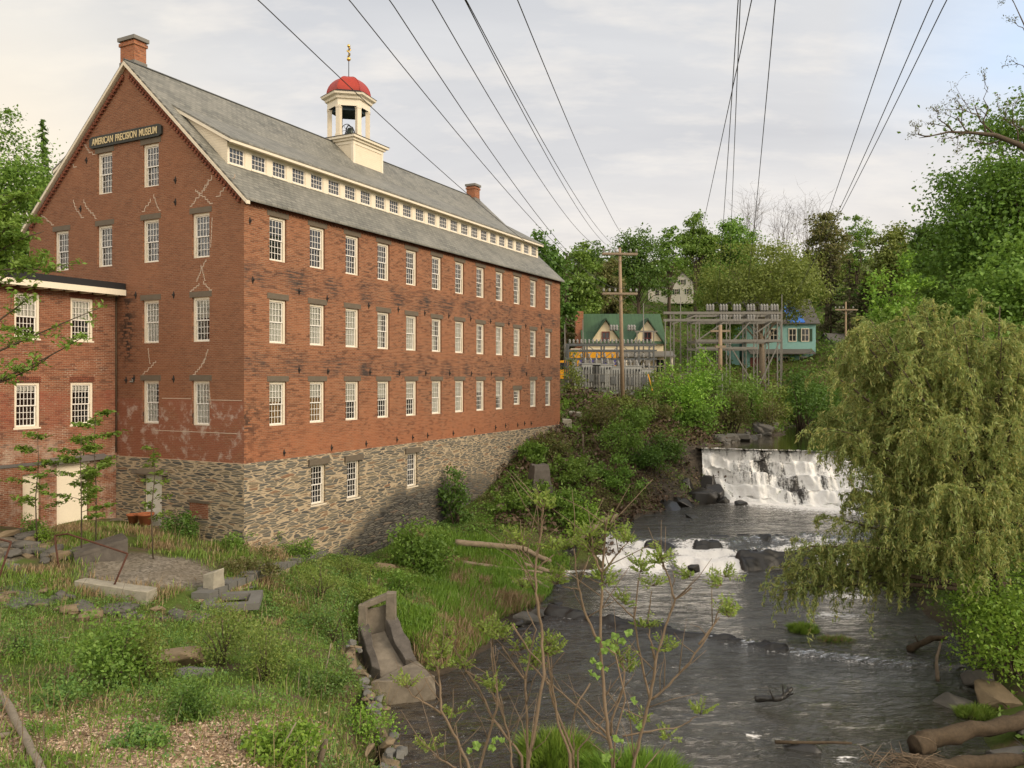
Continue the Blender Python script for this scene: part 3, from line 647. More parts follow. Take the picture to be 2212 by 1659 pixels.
# ------------------------------------------------------------------ rocks
def ledge(name, label, path, half, h, z0, seed, group=None, gap=.45, cat='rock ledge'):
    """broken bedrock rib following a line across the river, stepped on its downstream side"""
    p = np.array(path, float); L_ = np.concatenate([[0], np.cumsum(np.hypot(*np.diff(p, axis=0).T))]); n = int(L_[-1]/.09); m = 34
    u = np.linspace(0, L_[-1], n); cx, cy = np.interp(u, L_, p[:, 0]), np.interp(u, L_, p[:, 1]); tx, ty = np.gradient(cx), np.gradient(cy); q = np.hypot(tx, ty); nx_, ny_ = -ty/q, tx/q
    v = np.linspace(-1, 1, m); U, V = np.meshgrid(u, v, indexing='ij'); w = half*(.6+.8*fbm(U*.5, U*0, 0, seed))
    off = V*w+(fbm(U*.8, V*0, 0, seed+3)-.5)*half*1.2
    X = cx[:, None]+nx_[:, None]*off; Y = cy[:, None]+ny_[:, None]*off
    lay = fbm(X*.55+Y*.9, Y*2.6, 0, seed+7); st = np.floor(lay*6)/6*.6+lay*.4
    prof = np.clip(1-np.abs(V)**2.5, 0, 1)*(1.0-.35*np.clip(-V, 0, 1))
    on = sstep(gap-.1, gap+.1, fbm(U*.42, U*0+2, 0, seed+11))
    Z = z0-.35+(h+.35)*prof*(.35+.9*st)*(.35+.65*on)+(fbm(X*5, Y*5, 0, seed+9)-.5)*.07
    E_ = np.minimum(u, L_[-1]-u); Z = Z-(1-sstep(0, .5, E_))[:, None]*(h+.2)
    return tag(link(name, grid_mesh(name, X, Y, Z, [M['wet']])), label, cat, group)
def rock_mesh(name, mat, seed, ang=.35, flat=1.):
    rs = np.random.RandomState(seed); bm = bmesh.new()
    for i in range(16):
        d = rs.normal(size=3); d /= np.linalg.norm(d); d = np.sign(d)*np.abs(d)**.75
        bm.verts.new(Vector(d*(.42+.1*rs.rand()))*Vector((1, 1, flat)) if False else Vector((d[0]*.5, d[1]*.5, d[2]*.5*flat)))
    bmesh.ops.convex_hull(bm, input=bm.verts)
    for v in [v for v in bm.verts if not v.link_faces]: bm.verts.remove(v)
    bmesh.ops.bevel(bm, geom=list(bm.edges), offset=.03, segments=1, affect='EDGES')
    bmesh.ops.triangulate(bm, faces=bm.faces)
    bmesh.ops.subdivide_edges(bm, edges=[e for e in bm.edges if e.calc_length() > .16], cuts=1)
    for v in bm.verts:
        q = v.co*5.; v.co += Vector((1, 1, 1))*(float(vnoise(q.x+seed, q.y, q.z, 7))-.5)*.05
    me = bpy.data.meshes.new(name); bm.to_mesh(me); bm.free(); me.materials.append(mat); return me
RK = {k: [rock_mesh('rock', M[m], 60+i*7+j) for i in range(5)] for j, (k, m) in enumerate((('grey', 'rock'), ('tan', 'rocktan'), ('wet', 'wet'), ('slab', 'slab')))}
def rock(kind, x, y, size, label, group=None, z=None, sink=.3, rot=None, i=None, name='rock', cat='rock'):
    z = hz1(x, y) if z is None else z
    me = RK[kind][(R.randint(5) if i is None else i)]
    o = link(name, me, None, (x, y, z+size[2]*(.5-sink)), rot or (R.normal()*.15, R.normal()*.15, R.rand()*6.28), size)
    return tag(o, label, cat, group)
# ------------------------------------------------------------------ the brick mill
def clip(poly, pl):
    for a, b, c in pl:
        out = []; n = len(poly)
        for i in range(n):
            p, q = poly[i], poly[(i+1) % n]; dp = a*p[0]+b*p[1]-c; dq = a*q[0]+b*q[1]-c
            if dp <= 1e-9: out.append(p)
            if (dp < -1e-9 and dq > 1e-9) or (dp > 1e-9 and dq < -1e-9):
                k = dp/(dp-dq); out.append((p[0]+(q[0]-p[0])*k, p[1]+(q[1]-p[1])*k))
        poly = out
        if len(poly) < 3: return []
    return poly
def panel(mb, u0, u1, z0, z1, ops, f, dep, pl=(), mi=0):
    us = sorted({u0, u1} | {round(x, 4) for o in ops for x in o[:2]}); zs = sorted({z0, z1} | {round(x, 4) for o in ops for x in o[2:]})
    for a, b in zip(us, us[1:]):
        for c, d in zip(zs, zs[1:]):
            um, zm = (a+b)/2, (c+d)/2
            if any(o[0] < um < o[1] and o[2] < zm < o[3] for o in ops): continue
            q = clip([(a, c), (b, c), (b, d), (a, d)], pl)
            if q: mb.face([f(u, z, 0) for u, z in q], mi)
    for a, b, c, d in ops:
        for (p, q) in (((a, c), (a, d)), ((a, d), (b, d)), ((b, d), (b, c)), ((b, c), (a, c))):
            mb.face([f(*p, 0), f(*q, 0), f(*q, dep), f(*p, dep)], mi)
zr = lambda s: 7.15+.9326*(s if s <= 6.75 else 13.5-s)
L, WD = 30.4, 13.5
BT = [1.86+2.411*i for i in range(12)]
WW, WH = .98, 1.80
museum = empty('museum_building', 'long red brick mill with slate roof, dormer band and red domed cupola', 'building', (C0[0], C0[1], 0), ANG)
fF = lambda u, z, d: (u, d, z); fG = lambda u, z, d: (d, u, z)
ROWS = (4.76, 1.40, -1.96)
opF = [(t-WW/2, t+WW/2, zb, zb+WH) for zb in ROWS for t in BT if not (zb < 0 and abs(t-BT[9]) < .1)] + [(BT[9]-WW/2, BT[9]+WW/2, -1.74, -.78)]
GS = (2.36, 5.29, 8.2, 11.14)
opG = [(s-WW/2, s+WW/2, 8.0, 8.0+WH) for s in GS[1:3]]+[(s-WW/2, s+WW/2, 4.83, 4.83+WH) for s in GS]+[(s-WW/2, s+WW/2, 1.45, 1.45+WH) for s in GS[:2]]+[(s-WW/2, s+WW/2, -1.92, -1.92+WH) for s in GS[:2]]
mb = MB(); panel(mb, 0, L, -3.35, 7.02, opF, fF, .3)
rk = [(-.9326, 1, 7.12), (.9326, 1, 7.12+.9326*13.5)]
panel(mb, 0, WD, -3.35, 13.45, opG, fG, .3, rk)
mb.face([(L, 0, -3.35), (L, WD, -3.35), (L, WD, 7.1), (L, WD/2, 13.4), (L, 0, 7.1)]); mb.face([(0, WD, -3.35), (L, WD, -3.35), (L, WD, 7.1), (0, WD, 7.1)])
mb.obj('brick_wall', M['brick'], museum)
# rubble foundation, standing 5 cm proud of the brick
opB = [(t-.46, t+.46, zb, zb+1.72) for t, zb in ((BT[1], -5.5), (BT[2], -5.55), (BT[4], -5.58))]
opD = [(4.55, 5.65, -6.2, -4.0)]
fF2 = lambda u, z, d: (u, d-.05, z); fG2 = lambda u, z, d: (d-.05, u, z)
mb = MB(); panel(mb, -.05, L+.05, -11, -3.36, opB, fF2, .35); panel(mb, -.05, 7.4, -9, -3.36, opD, fG2, .35)
mb.face([(-.05, -.05, -3.36), (L+.05, -.05, -3.36), (L+.05, .02, -3.345), (-.05, .02, -3.345)]); mb.face([(-.05, -.05, -3.36), (-.05, 7.4, -3.36), (.02, 7.4, -3.345), (.02, -.05, -3.345)])
mb.face([(L+.05, -.05, -9), (L+.05, WD, -9), (L+.05, WD, -3.36), (L+.05, -.05, -3.36)])
mb.obj('stone_foundation', M['stone'], museum)
# inside: floors that keep daylight out of the rooms
mb = MB()
for z in (-3.3, .6, 3.95, 7.1): mb.box((.35, .35, z-.12), (L-.35, WD-.35, z+.12))
mb.box((.6, 4.5, -9), (L-.4, 4.6, 7)); mb.obj('floor', plain('interior', (.10, .08, .06), .9, .2, .8), museum)

def frame_mesh(w, h, cas=.10, dep=.14):
    b = MB(); b.box((-w/2, 0, 0), (-w/2+cas, dep, h)); b.box((w/2-cas, 0, 0), (w/2, dep, h)); b.box((-w/2+cas, .003, h-cas), (w/2-cas, dep-.003, h)); b.box((-w/2+cas, .003, 0), (w/2-cas, dep-.003, cas*.5))
    return b.mesh('window_frame', M['white'])
def sash_mesh(w, h, nx, ny, cas=.10, y=.05, two=True):
    b = MB(); x0, x1, z0, z1 = -w/2+cas, w/2-cas, cas*.5, h-cas; r = .045; zm = (z0+z1)/2; m = .021
    for (a, c, yy) in (((z0, zm+r/2, y+.035), (zm-r/2, z1, y)) if two else ((z0, z1, y),)) if False else ([(z0, zm+r*.5, y+.035), (zm-r*.5, z1, y)] if two else [(z0, z1, y)]):
        b.box((x0, yy, a), (x0+r, yy+.03, c)); b.box((x1-r, yy, a), (x1, yy+.03, c)); b.box((x0+r, yy+.001, a), (x1-r, yy+.029, a+r)); b.box((x0+r, yy+.001, c-r), (x1-r, yy+.029, c))
        k = ny//2 if two else ny
        for i in range(1, nx): xx = x0+r+(x1-x0-2*r)*i/nx; b.box((xx-m/2, yy+.004, a+r), (xx+m/2, yy+.024, c-r))
        for j in range(1, k): zz = a+r+(c-a-2*r)*j/k; b.box((x0+r, yy+.006, zz-m/2), (x1-r, yy+.022, zz+m/2))
    return b.mesh('sash', M['muntin'])
def glass_mesh(w, h, y=.075, cas=.10):
    b = MB(); zm = h*.5-.02
    for a, c, yy in (((cas*.5, zm, y+.037), (zm, h-cas, y)) if h > .9 else ((cas*.5, h-cas, y),)): b.face([(-w/2+cas, yy, a), (w/2-cas, yy, a), (w/2-cas, yy, c), (-w/2+cas, yy, c)])
    return b.mesh('glass_pane', M['glass'])
def box_mesh(name, a, c, m): b = MB(); b.box(a, c); return b.mesh(name, m)
def cloth_mesh(w, z0, z1, m, seed=0, x0=None, x1=None):
    x0 = -w/2+.06 if x0 is None else x0; x1 = w/2-.06 if x1 is None else x1
    xs = np.linspace(x0, x1, 25); ph = seed*1.7; b = MB()
    for q, r in zip(xs, xs[1:]):
        y = lambda x: .122+.005*math.sin(x*38+ph)+.003*math.sin(x*91+ph*2)
        b.face([(q, y(q), z0), (r, y(r), z0), (r, y(r), z1), (q, y(q), z1)])
    return b.mesh('curtain', m)
PF, PS, PG = frame_mesh(WW, WH), sash_mesh(WW, WH, 4, 6), glass_mesh(WW, WH)
PSILL = box_mesh('sill', (-WW/2-.09, -.08, -.115), (WW/2+.09, .10, 0), M['white'])
PLIN = box_mesh('lintel', (-WW/2-.13, -.105, WH+.002), (WW/2+.13, .05, WH+.23), M['lintel'])
SF, SS, SG = frame_mesh(WW, .96), sash_mesh(WW, .96, 4, 4), glass_mesh(WW, .96)
SLIN = box_mesh('lintel', (-WW/2-.16, -.115, .962), (WW/2+.16, .05, 1.24), M['lintel'])
BF, BS, BG = frame_mesh(.92, 1.72, .07), sash_mesh(.92, 1.72, 4, 6, .07), glass_mesh(.92, 1.72, .075, .07)
BLIN = box_mesh('lintel', (-.66, -.19, 1.722), (.66, .05, 1.98), M['lintel'])
BSILL = box_mesh('sill', (-.52, -.12, -.07), (.52, .1, 0), M['white2'])
CURT = [cloth_mesh(WW, .04, WH-.06, M['fabric'], i) for i in range(3)]; HALF = [cloth_mesh(WW, WH*(1-f), WH-.06, M['fabric'], i) for i, f in enumerate((.40, .46, .52, .6))]
DRAPE = cloth_mesh(WW, .04, WH*.62, M['drape'], 5, -.22, .3); DRAPE2 = cloth_mesh(WW, .04, WH*.62, M['drape'], 6)
THIRD = cloth_mesh(WW, .04, WH-.06, M['fabric'], 2, -.43, .12)
def window(u, z, wall, curtain=None, kind='main', rec=.09, parent=museum, base=0., drape=None):
    fr, sa, gl, si, li = dict(main=(PF, PS, PG, PSILL, PLIN), small=(SF, SS, SG, PSILL, SLIN), base=(BF, BS, BG, BSILL, BLIN))[kind]
    loc = (u, base+rec, z) if wall == 'F' else (rec+base, u, z); rot = 0 if wall == 'F' else -PI/2
    w = link('window', fr, parent, loc, rot)
    link('sash', sa, w); link('glass_pane', gl, w); link('sill', si, w); link('lintel', li, w)
    if curtain is not None: link('curtain', curtain, w)
    if drape is not None: link('drape', drape, w)
    return w
for i, t in enumerate(BT):
    window(t, ROWS[0], 'F')
    window(t, ROWS[1], 'F', (CURT[i % 3] if i not in (3, 5, 7) else THIRD) if i < 10 else None)
    if i == 9: window(t, -1.74, 'F', None, 'small'); continue
    cu = {0: HALF[1], 1: HALF[0], 2: HALF[2], 3: HALF[1], 4: HALF[2], 5: CURT[0], 6: CURT[1], 7: HALF[0], 8: HALF[3], 10: CURT[2]}.get(i)
    window(t, ROWS[2], 'F', cu, drape={0: DRAPE, 1: DRAPE2}.get(i))
for s in GS[1:3]: window(s, 8.0, 'G')
for s in GS: window(s, 4.83, 'G')
window(GS[0], 1.45, 'G', HALF[1]); window(GS[1], 1.45, 'G', CURT[0]); window(GS[0], -1.92, 'G', CURT[1]); window(GS[1], -1.92, 'G', THIRD)
for t, zb in ((BT[1], -5.5), (BT[2], -5.55), (BT[4], -5.58)): window(t, zb, 'F', None, 'base', .05)
# basement door, its stone hood, the bricked-up opening
b = MB(); b.box((-.55, 0, 0), (.55, .06, 2.2)); dm = []
for sx in (-.44, .04):
    for z0, z1 in ((.15, .75), (.85, 1.35), (1.45, 2.05)):
        b.box((sx, -.015, z0), (sx+.4, .0, z1))
d = b.obj('door', plain('pale_door_paint', (.72, .70, .62), .6, .08, 3.), museum, loc=(.10, 5.1, -6.2), rot=-PI/2)
b = MB(); b.box((-.64, -.04, 0), (-.54, .1, 2.2)); b.box((.54, -.04, 0), (.64, .1, 2.2)); b.obj('door_frame', M['white2'], d)
b = MB(); b.tube([(.40, -.03, 1.0), (.40, -.09, 1.0)], .03, 8); b.obj('handle', M['iron'], d)
b = MB(); b.face([(-.95, -.42, 2.22), (.95, -.42, 2.22), (.9, .1, 2.32), (-.9, .1, 2.32)]); b.hexa([(-.95,-.42,2.18),(.95,-.42,2.18),(.95,.1,2.2),(-.95,.1,2.2),(-.8,-.36,2.30),(.8,-.36,2.30),(.8,.1,2.50),(-.8,.1,2.50)]); b.obj('stone_hood', M['lintel'], d)
b = MB(); b.box((-.075, 1.88, -5.65), (.0, 2.9, -5.02)); b.obj('bricked_up_window', M['brick2'], museum)
b = MB(); b.box((-.12, 1.75, -5.02), (.0, 3.0, -4.93)); b.obj('lintel', M['lintel'], museum)
# corbelled brick cornice along the eaves
b = MB()
for k, (z0, z1, p) in enumerate(((6.82, 6.87, .04), (6.872, 6.93, .085), (6.932, 6.99, .13))): b.box((-.02, -p, z0), (L+.02, .01, z1))
for i in range(150): b.box((.05+i*.203, -.03, 6.76), (.15+i*.203, .01, 6.818))
b.obj('brick_cornice', M['brickd'], museum)
for side in (0, 1):   # stepped brick dentils climbing both rakes of the gable
    b = MB()
    for i in range(44):
        s = .22+i*.146; z = zr(s)-.42; s_ = s if side == 0 else WD-s
        b.box((-.13, s_-.05, z-.10), (.01, s_+.05, z+.02)); b.box((-.06, s_-.073, z+.02), (.01, s_+.073, z+.17))
    b.obj('rake_dentils', M['brickd'], museum)
# roof: one slate skin with overhangs, ridge cap
X0, X1 = -.16, L+.14
def slab(mb, prof, x0, x1, th, mi=0):
    for (s0, z0), (s1, z1) in zip(prof, prof[1:]):
        mb.hexa([(x0, s0, z0-th), (x1, s0, z0-th), (x1, s1, z1-th), (x0, s1, z1-th), (x0, s0, z0), (x1, s0, z0), (x1, s1, z1), (x0, s1, z1)], mi)
b = MB(); slab(b, [(-.30, zr(-.30)+.10), (6.75, 13.54)], X0, X1, .10); slab(b, [(6.75, 13.54), (13.8, zr(-.30)+.10)], X0, X1, .10)
roof = b.obj('roof', M['slate'], museum)
b = MB(); b.box((X0, 6.69, 13.53), (X1, 6.81, 13.57)); b.obj('ridge_cap', M['steeld'], roof)
b = MB()
for sg in (0, 1):
    q = lambda s: s if sg == 0 else WD-s
    vs = []
    for (s, dz) in ((-.32, 0), (6.75, 0)): vs += [(s, zr(s)+.02+dz)]
    (a, za), (c, zc) = vs
    b.hexa([(X0-.03, q(a), za-.17), (X0-.001, q(a), za-.17), (X0-.001, q(c), zc-.17), (X0-.03, q(c), zc-.17), (X0-.03, q(a), za-.02), (X0-.001, q(a), za-.02), (X0-.001, q(c), zc-.02), (X0-.03, q(c), zc-.02)])
    b.hexa([(X0, q(a), za-.15), (.0, q(a), za-.15), (.0, q(c), zc-.15), (X0, q(c), zc-.15), (X0, q(a), za-.03), (.0, q(a), za-.03), (.0, q(c), zc-.03), (X0, q(c), zc-.03)])
b.obj('rake_board', M['white2'], roof)
def chimney(t0, t1, s0, s1, z0, z1, par):
    b = MB(); b.box((t0, s0, z0), (t1, s1, z1)); b.box((t0-.05, s0-.05, z1-.22), (t1+.05, s1+.05, z1-.08)); c = b.obj('chimney', M['brickp'], par)
    b = MB(); b.box((t0-.09, s0-.09, z1+.001), (t1+.09, s1+.09, z1+.16)); b.obj('chimney_cap', M['steel'], c) if False else b.obj('chimney_cap', M['steel'], par)
    b = MB(); b.box((t0-.03, s0-.03, z0), (t1+.03, s1+.03, zr(s0)+.30)); b.obj('flashing', M['steel'], par)
chimney(.38, .98, 6.78, 7.68, 12.3, 14.62, roof)
chimney(29.2, 29.95, 6.4, 7.1, 12.5, 14.3, roof)
# long shed dormer: clapboard cheeks, board front, its own slate slope
for sgn in (0, 1):
    q = (lambda s: s) if sgn == 0 else (lambda s: WD-s)
    T0, T1 = .58, 29.85
    NW, w0, h0, zb = 24, .88, .72, 8.70; DT = [1.11+1.2226*i for i in range(NW)]
    b = MB(); ops = [(t-w0/2, t+w0/2, zb, zb+h0) for t in DT] if sgn == 0 else []; panel(b, T0, T1, 8.42, 9.55, ops, lambda u, z, d: (u, q(1.5+d), z), .12)
    dor = b.obj('dormer', M['white'], museum)
    for tt in (T0-.004, T1+.004): b = MB(); b.face([(tt, q(1.5), 8.4), (tt, q(1.5), 9.56), (tt, q(4.6), 11.5), (tt, q(4.6), 11.3)]); b.obj('dormer_cheek', M['clap'], dor)
    b = MB(); pr = [(1.12, 9.64), (4.75, 11.60)]
    (s0, z0), (s1, z1) = pr; vs = [(T0-.2, q(s0), z0-.07), (T1+.22, q(s0), z0-.07), (T1+.22, q(s1), z1-.07), (T0-.2, q(s1), z1-.07), (T0-.2, q(s0), z0), (T1+.22, q(s0), z0), (T1+.22, q(s1), z1), (T0-.2, q(s1), z1)]
    b.hexa(vs); b.obj('dormer_roof', M['slate'], dor)
    b = MB(); f0 = [(T0-.17, q(1.15), 9.45), (T1+.19, q(1.15), 9.45), (T1+.19, q(1.20), 9.45), (T0-.17, q(1.20), 9.45), (T0-.17, q(1.15), 9.568), (T1+.19, q(1.15), 9.568), (T1+.19, q(1.20), 9.568), (T0-.17, q(1.20), 9.568)]
    b.hexa(f0)
    for tt in (T0-.19, T1+.17):
        b.hexa([(tt, q(1.15), 9.43), (tt+.03, q(1.15), 9.43), (tt+.03, q(4.6), 11.30), (tt, q(4.6), 11.30), (tt, q(1.15), 9.566), (tt+.03, q(1.15), 9.566), (tt+.03, q(4.6), 11.44), (tt, q(4.6), 11.44)])
    b.face([(T0, q(1.2), 9.47), (T1, q(1.2), 9.47), (T1, q(1.5), 9.50), (T0, q(1.5), 9.50)])
    b.obj('dormer_fascia', M['white'], dor)
    if sgn == 0:
        PFd, PSd, PGd = frame_mesh(w0, h0, .035, .10), sash_mesh(w0, h0, 4, 3, .035, .03, False), glass_mesh(w0, h0, .055, .035)
        dsill = box_mesh('sill', (-w0/2-.02, -.06, -.06), (w0/2+.02, .02, 0), M['white'])
        for t in DT:
            w = link('dormer_window', PFd, museum, (t, 1.52, zb)); link('sash', PSd, w); link('glass_pane', PGd, w); link('sill', dsill, w)
# cupola
CT, CS = 14.9, 6.75
b = MB(); b.box((CT-1.38, CS-1.42, 11.2), (CT+1.38, CS+1.42, 13.46)); cup = b.obj('cupola', M['clap'], museum)
b = MB()
for sx in (-1, 1):
    for sy in (-1, 1): b.box((CT+sx*1.32-.09, CS+sy*1.36-.09, 11.2), (CT+sx*1.32+.09, CS+sy*1.36+.09, 13.44))
b.box((CT-1.42, CS-1.46, 13.28), (CT+1.42, CS+1.46, 13.47)); b.box((CT-1.52, CS-1.56, 13.471), (CT+1.52, CS+1.56, 13.60)); b.box((CT-1.66, CS-1.70, 13.601), (CT+1.66, CS+1.70, 13.74)); b.obj('cornice', M['white'], cup)
b = MB(); v0 = [(CT+a*1.72, CS+c*1.76, 13.742) for a, c in ((-1,-1),(1,-1),(1,1),(-1,1))]; v1 = [(CT+a*1.2, CS+c*1.2, 13.95) for a, c in ((-1,-1),(1,-1),(1,1),(-1,1))]
b.hexa(v0+v1); b.obj('cupola_deck', M['tar'], cup)
HR = math.radians(8); HEX = [(math.cos(HR+i*PI/3), math.sin(HR+i*PI/3)) for i in range(6)]
for hx, hy in HEX:
    b = MB(); cx, cy = CT+hx*1.10, CS+hy*1.10; b.box((-.13, -.13, 13.9), (.13, .13, 15.72)); b.box((-.16, -.16, 13.89), (.16, .16, 14.06)); b.box((-.15, -.15, 15.58), (.15, .15, 15.71))
    b.obj('column', M['white2'], cup, loc=(cx, cy, 0), rot=math.atan2(hy, hx))
b = MB(); b.lathe([(1.02, 15.70), (1.24, 15.70), (1.24, 16.08), (1.36, 16.10), (1.40, 16.22), (1.58, 16.30), (1.62, 16.42), (1.0, 16.46)], (CT, CS, 0), 6, smooth=False, rot=HR); b.obj('entablature', M['white'], cup)
b = MB(); b.lathe([(1.23, 15.69), (.02, 15.68)], (CT, CS, 0), 6, smooth=False, rot=HR); b.lathe([(1.0, 15.5), (1.0, 15.69)], (CT, CS, 0), 6, smooth=False, rot=HR); b.obj('ceiling', M['darkblue'], cup)
b = MB(); b.lathe([(1.66, 16.425), (1.30, 16.56), (1.29, 16.60)], (CT, CS, 0), 6, smooth=False, rot=HR); b.obj('cornice_flashing', M['tar'], cup)
b = MB(); b.lathe([(1.27, 16.58)]+[(1.27*math.cos(a), 16.58+1.10*math.sin(a)) for a in np.linspace(.12, 1.30, 9)]+[(.2, 17.70), (.05, 17.72)], (CT, CS, 0), 6, smooth=False, rot=HR)
b.obj('dome', M['red'], cup)
b = MB()
for hx, hy in HEX: b.tube([(CT+hx*1.275*math.cos(a), CS+hy*1.275*math.cos(a), 16.58+1.105*math.sin(a)) for a in np.linspace(0, 1.36, 10)], .018, 5)
b.obj('dome_rib', M['red'], cup)
b = MB(); b.tube([(CT, CS, 17.65), (CT, CS, 19.55)], .022, 6); b.obj('finial_rod', M['iron'], cup)
b = MB()
for z, r in ((18.78, .12), (19.56, .095)): b.lathe([(r*math.cos(a)+.001, r*math.sin(a)) for a in np.linspace(-1.55, 1.55, 9)], (CT, CS, z), 12)
b.tube([(CT+.07*math.sin(k*.9), CS+.07*math.cos(k*.9), 18.95+k*.05) for k in range(11)], [.045+.02*math.sin(k*1.3) for k in range(11)], 6); b.tube([(CT+.03, CS, 19.25), (CT+.14, CS-.05, 19.36), (CT+.06, CS, 19.42)], .03, 5)
b.obj('finial', M['gold'], cup)
b = MB(); bp = [(.03, .62), (.12, .60), (.17, .52), (.19, .36), (.235, .16), (.32, .03), (.33, 0), (.30, 0)]; b.lathe(bp, (CT, CS-.1, 14.10), 16); b.obj('bell', M['bell'], cup)
b = MB(); wc = Vector((CT-.42, CS-.15, 14.45)); b.tube([wc+Vector((0, .36*math.cos(a), .36*math.sin(a))) for a in np.linspace(0, 2*PI, 21)], .022, 5)
for a in range(6): b.tube([wc, wc+Vector((0, .36*math.cos(a*PI/3), .36*math.sin(a*PI/3)))], .012, 4)
b.tube([(CT-.45, CS-.12, 14.1), (CT-.36, CS-.12, 14.6), (CT-.2, CS-.11, 14.8), (CT+.2, CS-.11, 14.8), (CT+.36, CS-.12, 14.6), (CT+.42, CS-.12, 13.95)], .035, 6); b.obj('bell_yoke', M['iron'], cup)
# iron tie-rod anchor plates
def anchor_mesh():
    b = MB(); b.faces([(-.075, -.03, 0), (0, -.03, -.2), (.075, -.03, 0), (0, -.03, .2), (-.075, 0, 0), (0, 0, -.2), (.075, 0, 0), (0, 0, .2), (0, -.07, 0)], [(0,1,8),(1,2,8),(2,3,8),(3,0,8),(0,4,5,1),(1,5,6,2),(2,6,7,3),(3,7,4,0)])
    b.box((-.03, -.11, -.03), (.03, -.02, .03)); return b.mesh('anchor_plate', M['iron'])
AM = anchor_mesh()
for t, z in [(.3, 6.15), (.45, 3.85), (3.1, 3.65), (4.9, 3.5)]+[(7.9+2.41*i, 3.42) for i in range(9)]+[(3.1, .33), (4.95, .28)]+[(8.+2.41*i, .25) for i in range(9)]+[(2.2, -3.1), (5.2, -3.12), (7.7, -3.12), (10.2, -3.1), (11.6, -3.08), (13., -3.06), (15.6, -3.1), (18., -3.1), (20.6, -3.05), (21.9, -3.), (23.6, -3.05), (24.6, -3.), (25.6, -3.05)]:
    link('anchor_plate', AM, museum, (t, 0, z), None, .8)
for s, z in [(3.8, 8.1), (3.8, 7.2), (9.8, 7.5), (9.4, 9.6), (3.55, 10.0), (3.9, 3.4), (3.9, -.05), (6.2, 3.5), (6.3, -.02), (6.8, -.1)]: link('anchor_plate', AM, museum, (0, s, z), -PI/2, .8)
# staircase-shaped repointing over the settlement cracks
def crack(mb, s, z, path, ax='G'):
    for ds, dz in path:
        s2, z2 = s+ds, z+dz; w = .017
        p = [(min(s, s2)-w, max(s, s2)+w, z-w, z+w), (s2-w, s2+w, min(z, z2)-w, max(z, z2)+w)]
        for a, c, d, e in p:
            if ax == 'G': mb.box((-.006, a, d), (.01, c, e))
            else: mb.box((a, -.006, d), (c, .01, e))
        s, z = s2, z2
b = MB(); rr = random.Random(4)
def stair(s, z, n, ds, dz):
    return [((ds*(.5+rr.random())), (dz*(.6+.8*rr.random()))) for _ in range(n)]
for s, z, n, ds, dz in ((2.95, 6.95, 9, -.14, .13), (1.7, 6.95, 7, .12, .10), (1.5, 7.2, 5, -.16, .14), (2.3, 7.5, 4, -.1, .12), (8.75, 6.98, 7, .12, .14), (4.7, 6.95, 7, .06, .10), (5.8, 7.0, 4, -.12, .1), (11.7, 6.95, 8, .13, .08), (9.6, 7.1, 7, .12, .13), (8.8, 9.8, 5, .16, .13), (10.1, 9.4, 4, .15, .14), (2.95, 3.5, 4, -.1, .08), (1.75, 3.5, 4, .1, .08), (2.6, 3.9, 9, -.05, .09), (2.1, 3.9, 7, .03, .1), (2.9, .0, 8, -.09, .11), (2.2, .6, 6, -.04, .09), (5.9, .1, 7, -.12, .09), (5.3, .6, 5, .03, .12), (1.75, -1.2, 6, .02, .12), (1.8, 5.2, 8, -.01, .12)):
    b = MB(); crack(b, s, z, stair(s, z, n, ds, dz)); b.obj('mortar_repair', M['mortar'], museum)
for t, z, n, ds, dz in ((25., 1.0, 6, .01, .1),): b = MB(); crack(b, t, z, stair(t, z, n, ds, dz), 'F'); b.obj('mortar_repair', M['mortar'], museum)
for (s0, s1, z0) in ((.1, 2.0, -.9), (2.9, 4.6, -.86), (.4, 5.0, -2.2)): b = MB(); b.box((-.007, s0, z0), (.01, s1, z0+.025)); b.obj('mortar_repair', M['mortar'], museum)
b = MB(); b.tube([(-.05, 6.35, .0), (-.05, 6.35, -.2), (-.2, 6.3, -.15)], .04, 6); b.obj('wall_lamp', M['steel'], museum)

# sign board on the gable
sign = empty('museum_sign', 'long black sign board with gilt capitals under the gable peak', 'sign', W(0, 6.82, 10.3), ANG)
b = MB(); bx = [(-2.28, -.2), (-2.12, -.27), (2.12, -.27), (2.28, -.2), (2.28, .13), (2.12, .23), (-2.12, .23), (-2.28, .13)]
n = len(bx); vs = [(-.10, y, z) for y, z in bx]+[(-.01, y, z) for y, z in bx]; b.faces(vs, [tuple(range(n))[::-1], tuple(range(n, 2*n))]+[(i, (i+1) % n, n+(i+1) % n, n+i) for i in range(n)]); b.obj('sign_board', M['signblack'], sign)
cu = bpy.data.curves.new('lettering', 'FONT'); cu.body = 'AMERICAN PRECISION MUSEUM'; cu.size = .36; cu.align_x = 'CENTER'; cu.align_y = 'CENTER'; cu.extrude = .01; cu.offset = .004; cu.space_word = 1.7
to = bpy.data.objects.new('tmp', cu); COL.objects.link(to); bpy.context.view_layer.update()
dg = bpy.context.evaluated_depsgraph_get(); me = bpy.data.meshes.new_from_object(to.evaluated_get(dg)); bpy.data.objects.remove(to); me.materials.clear(); me.materials.append(M['letter'])
xs = [v.co.x for v in me.vertices]; k = 4.1/(max(xs)-min(xs))
link('lettering', me, sign, (-.115, 0, -.03), Euler((PI/2, 0, -PI/2)), (k, 1.15, 1))

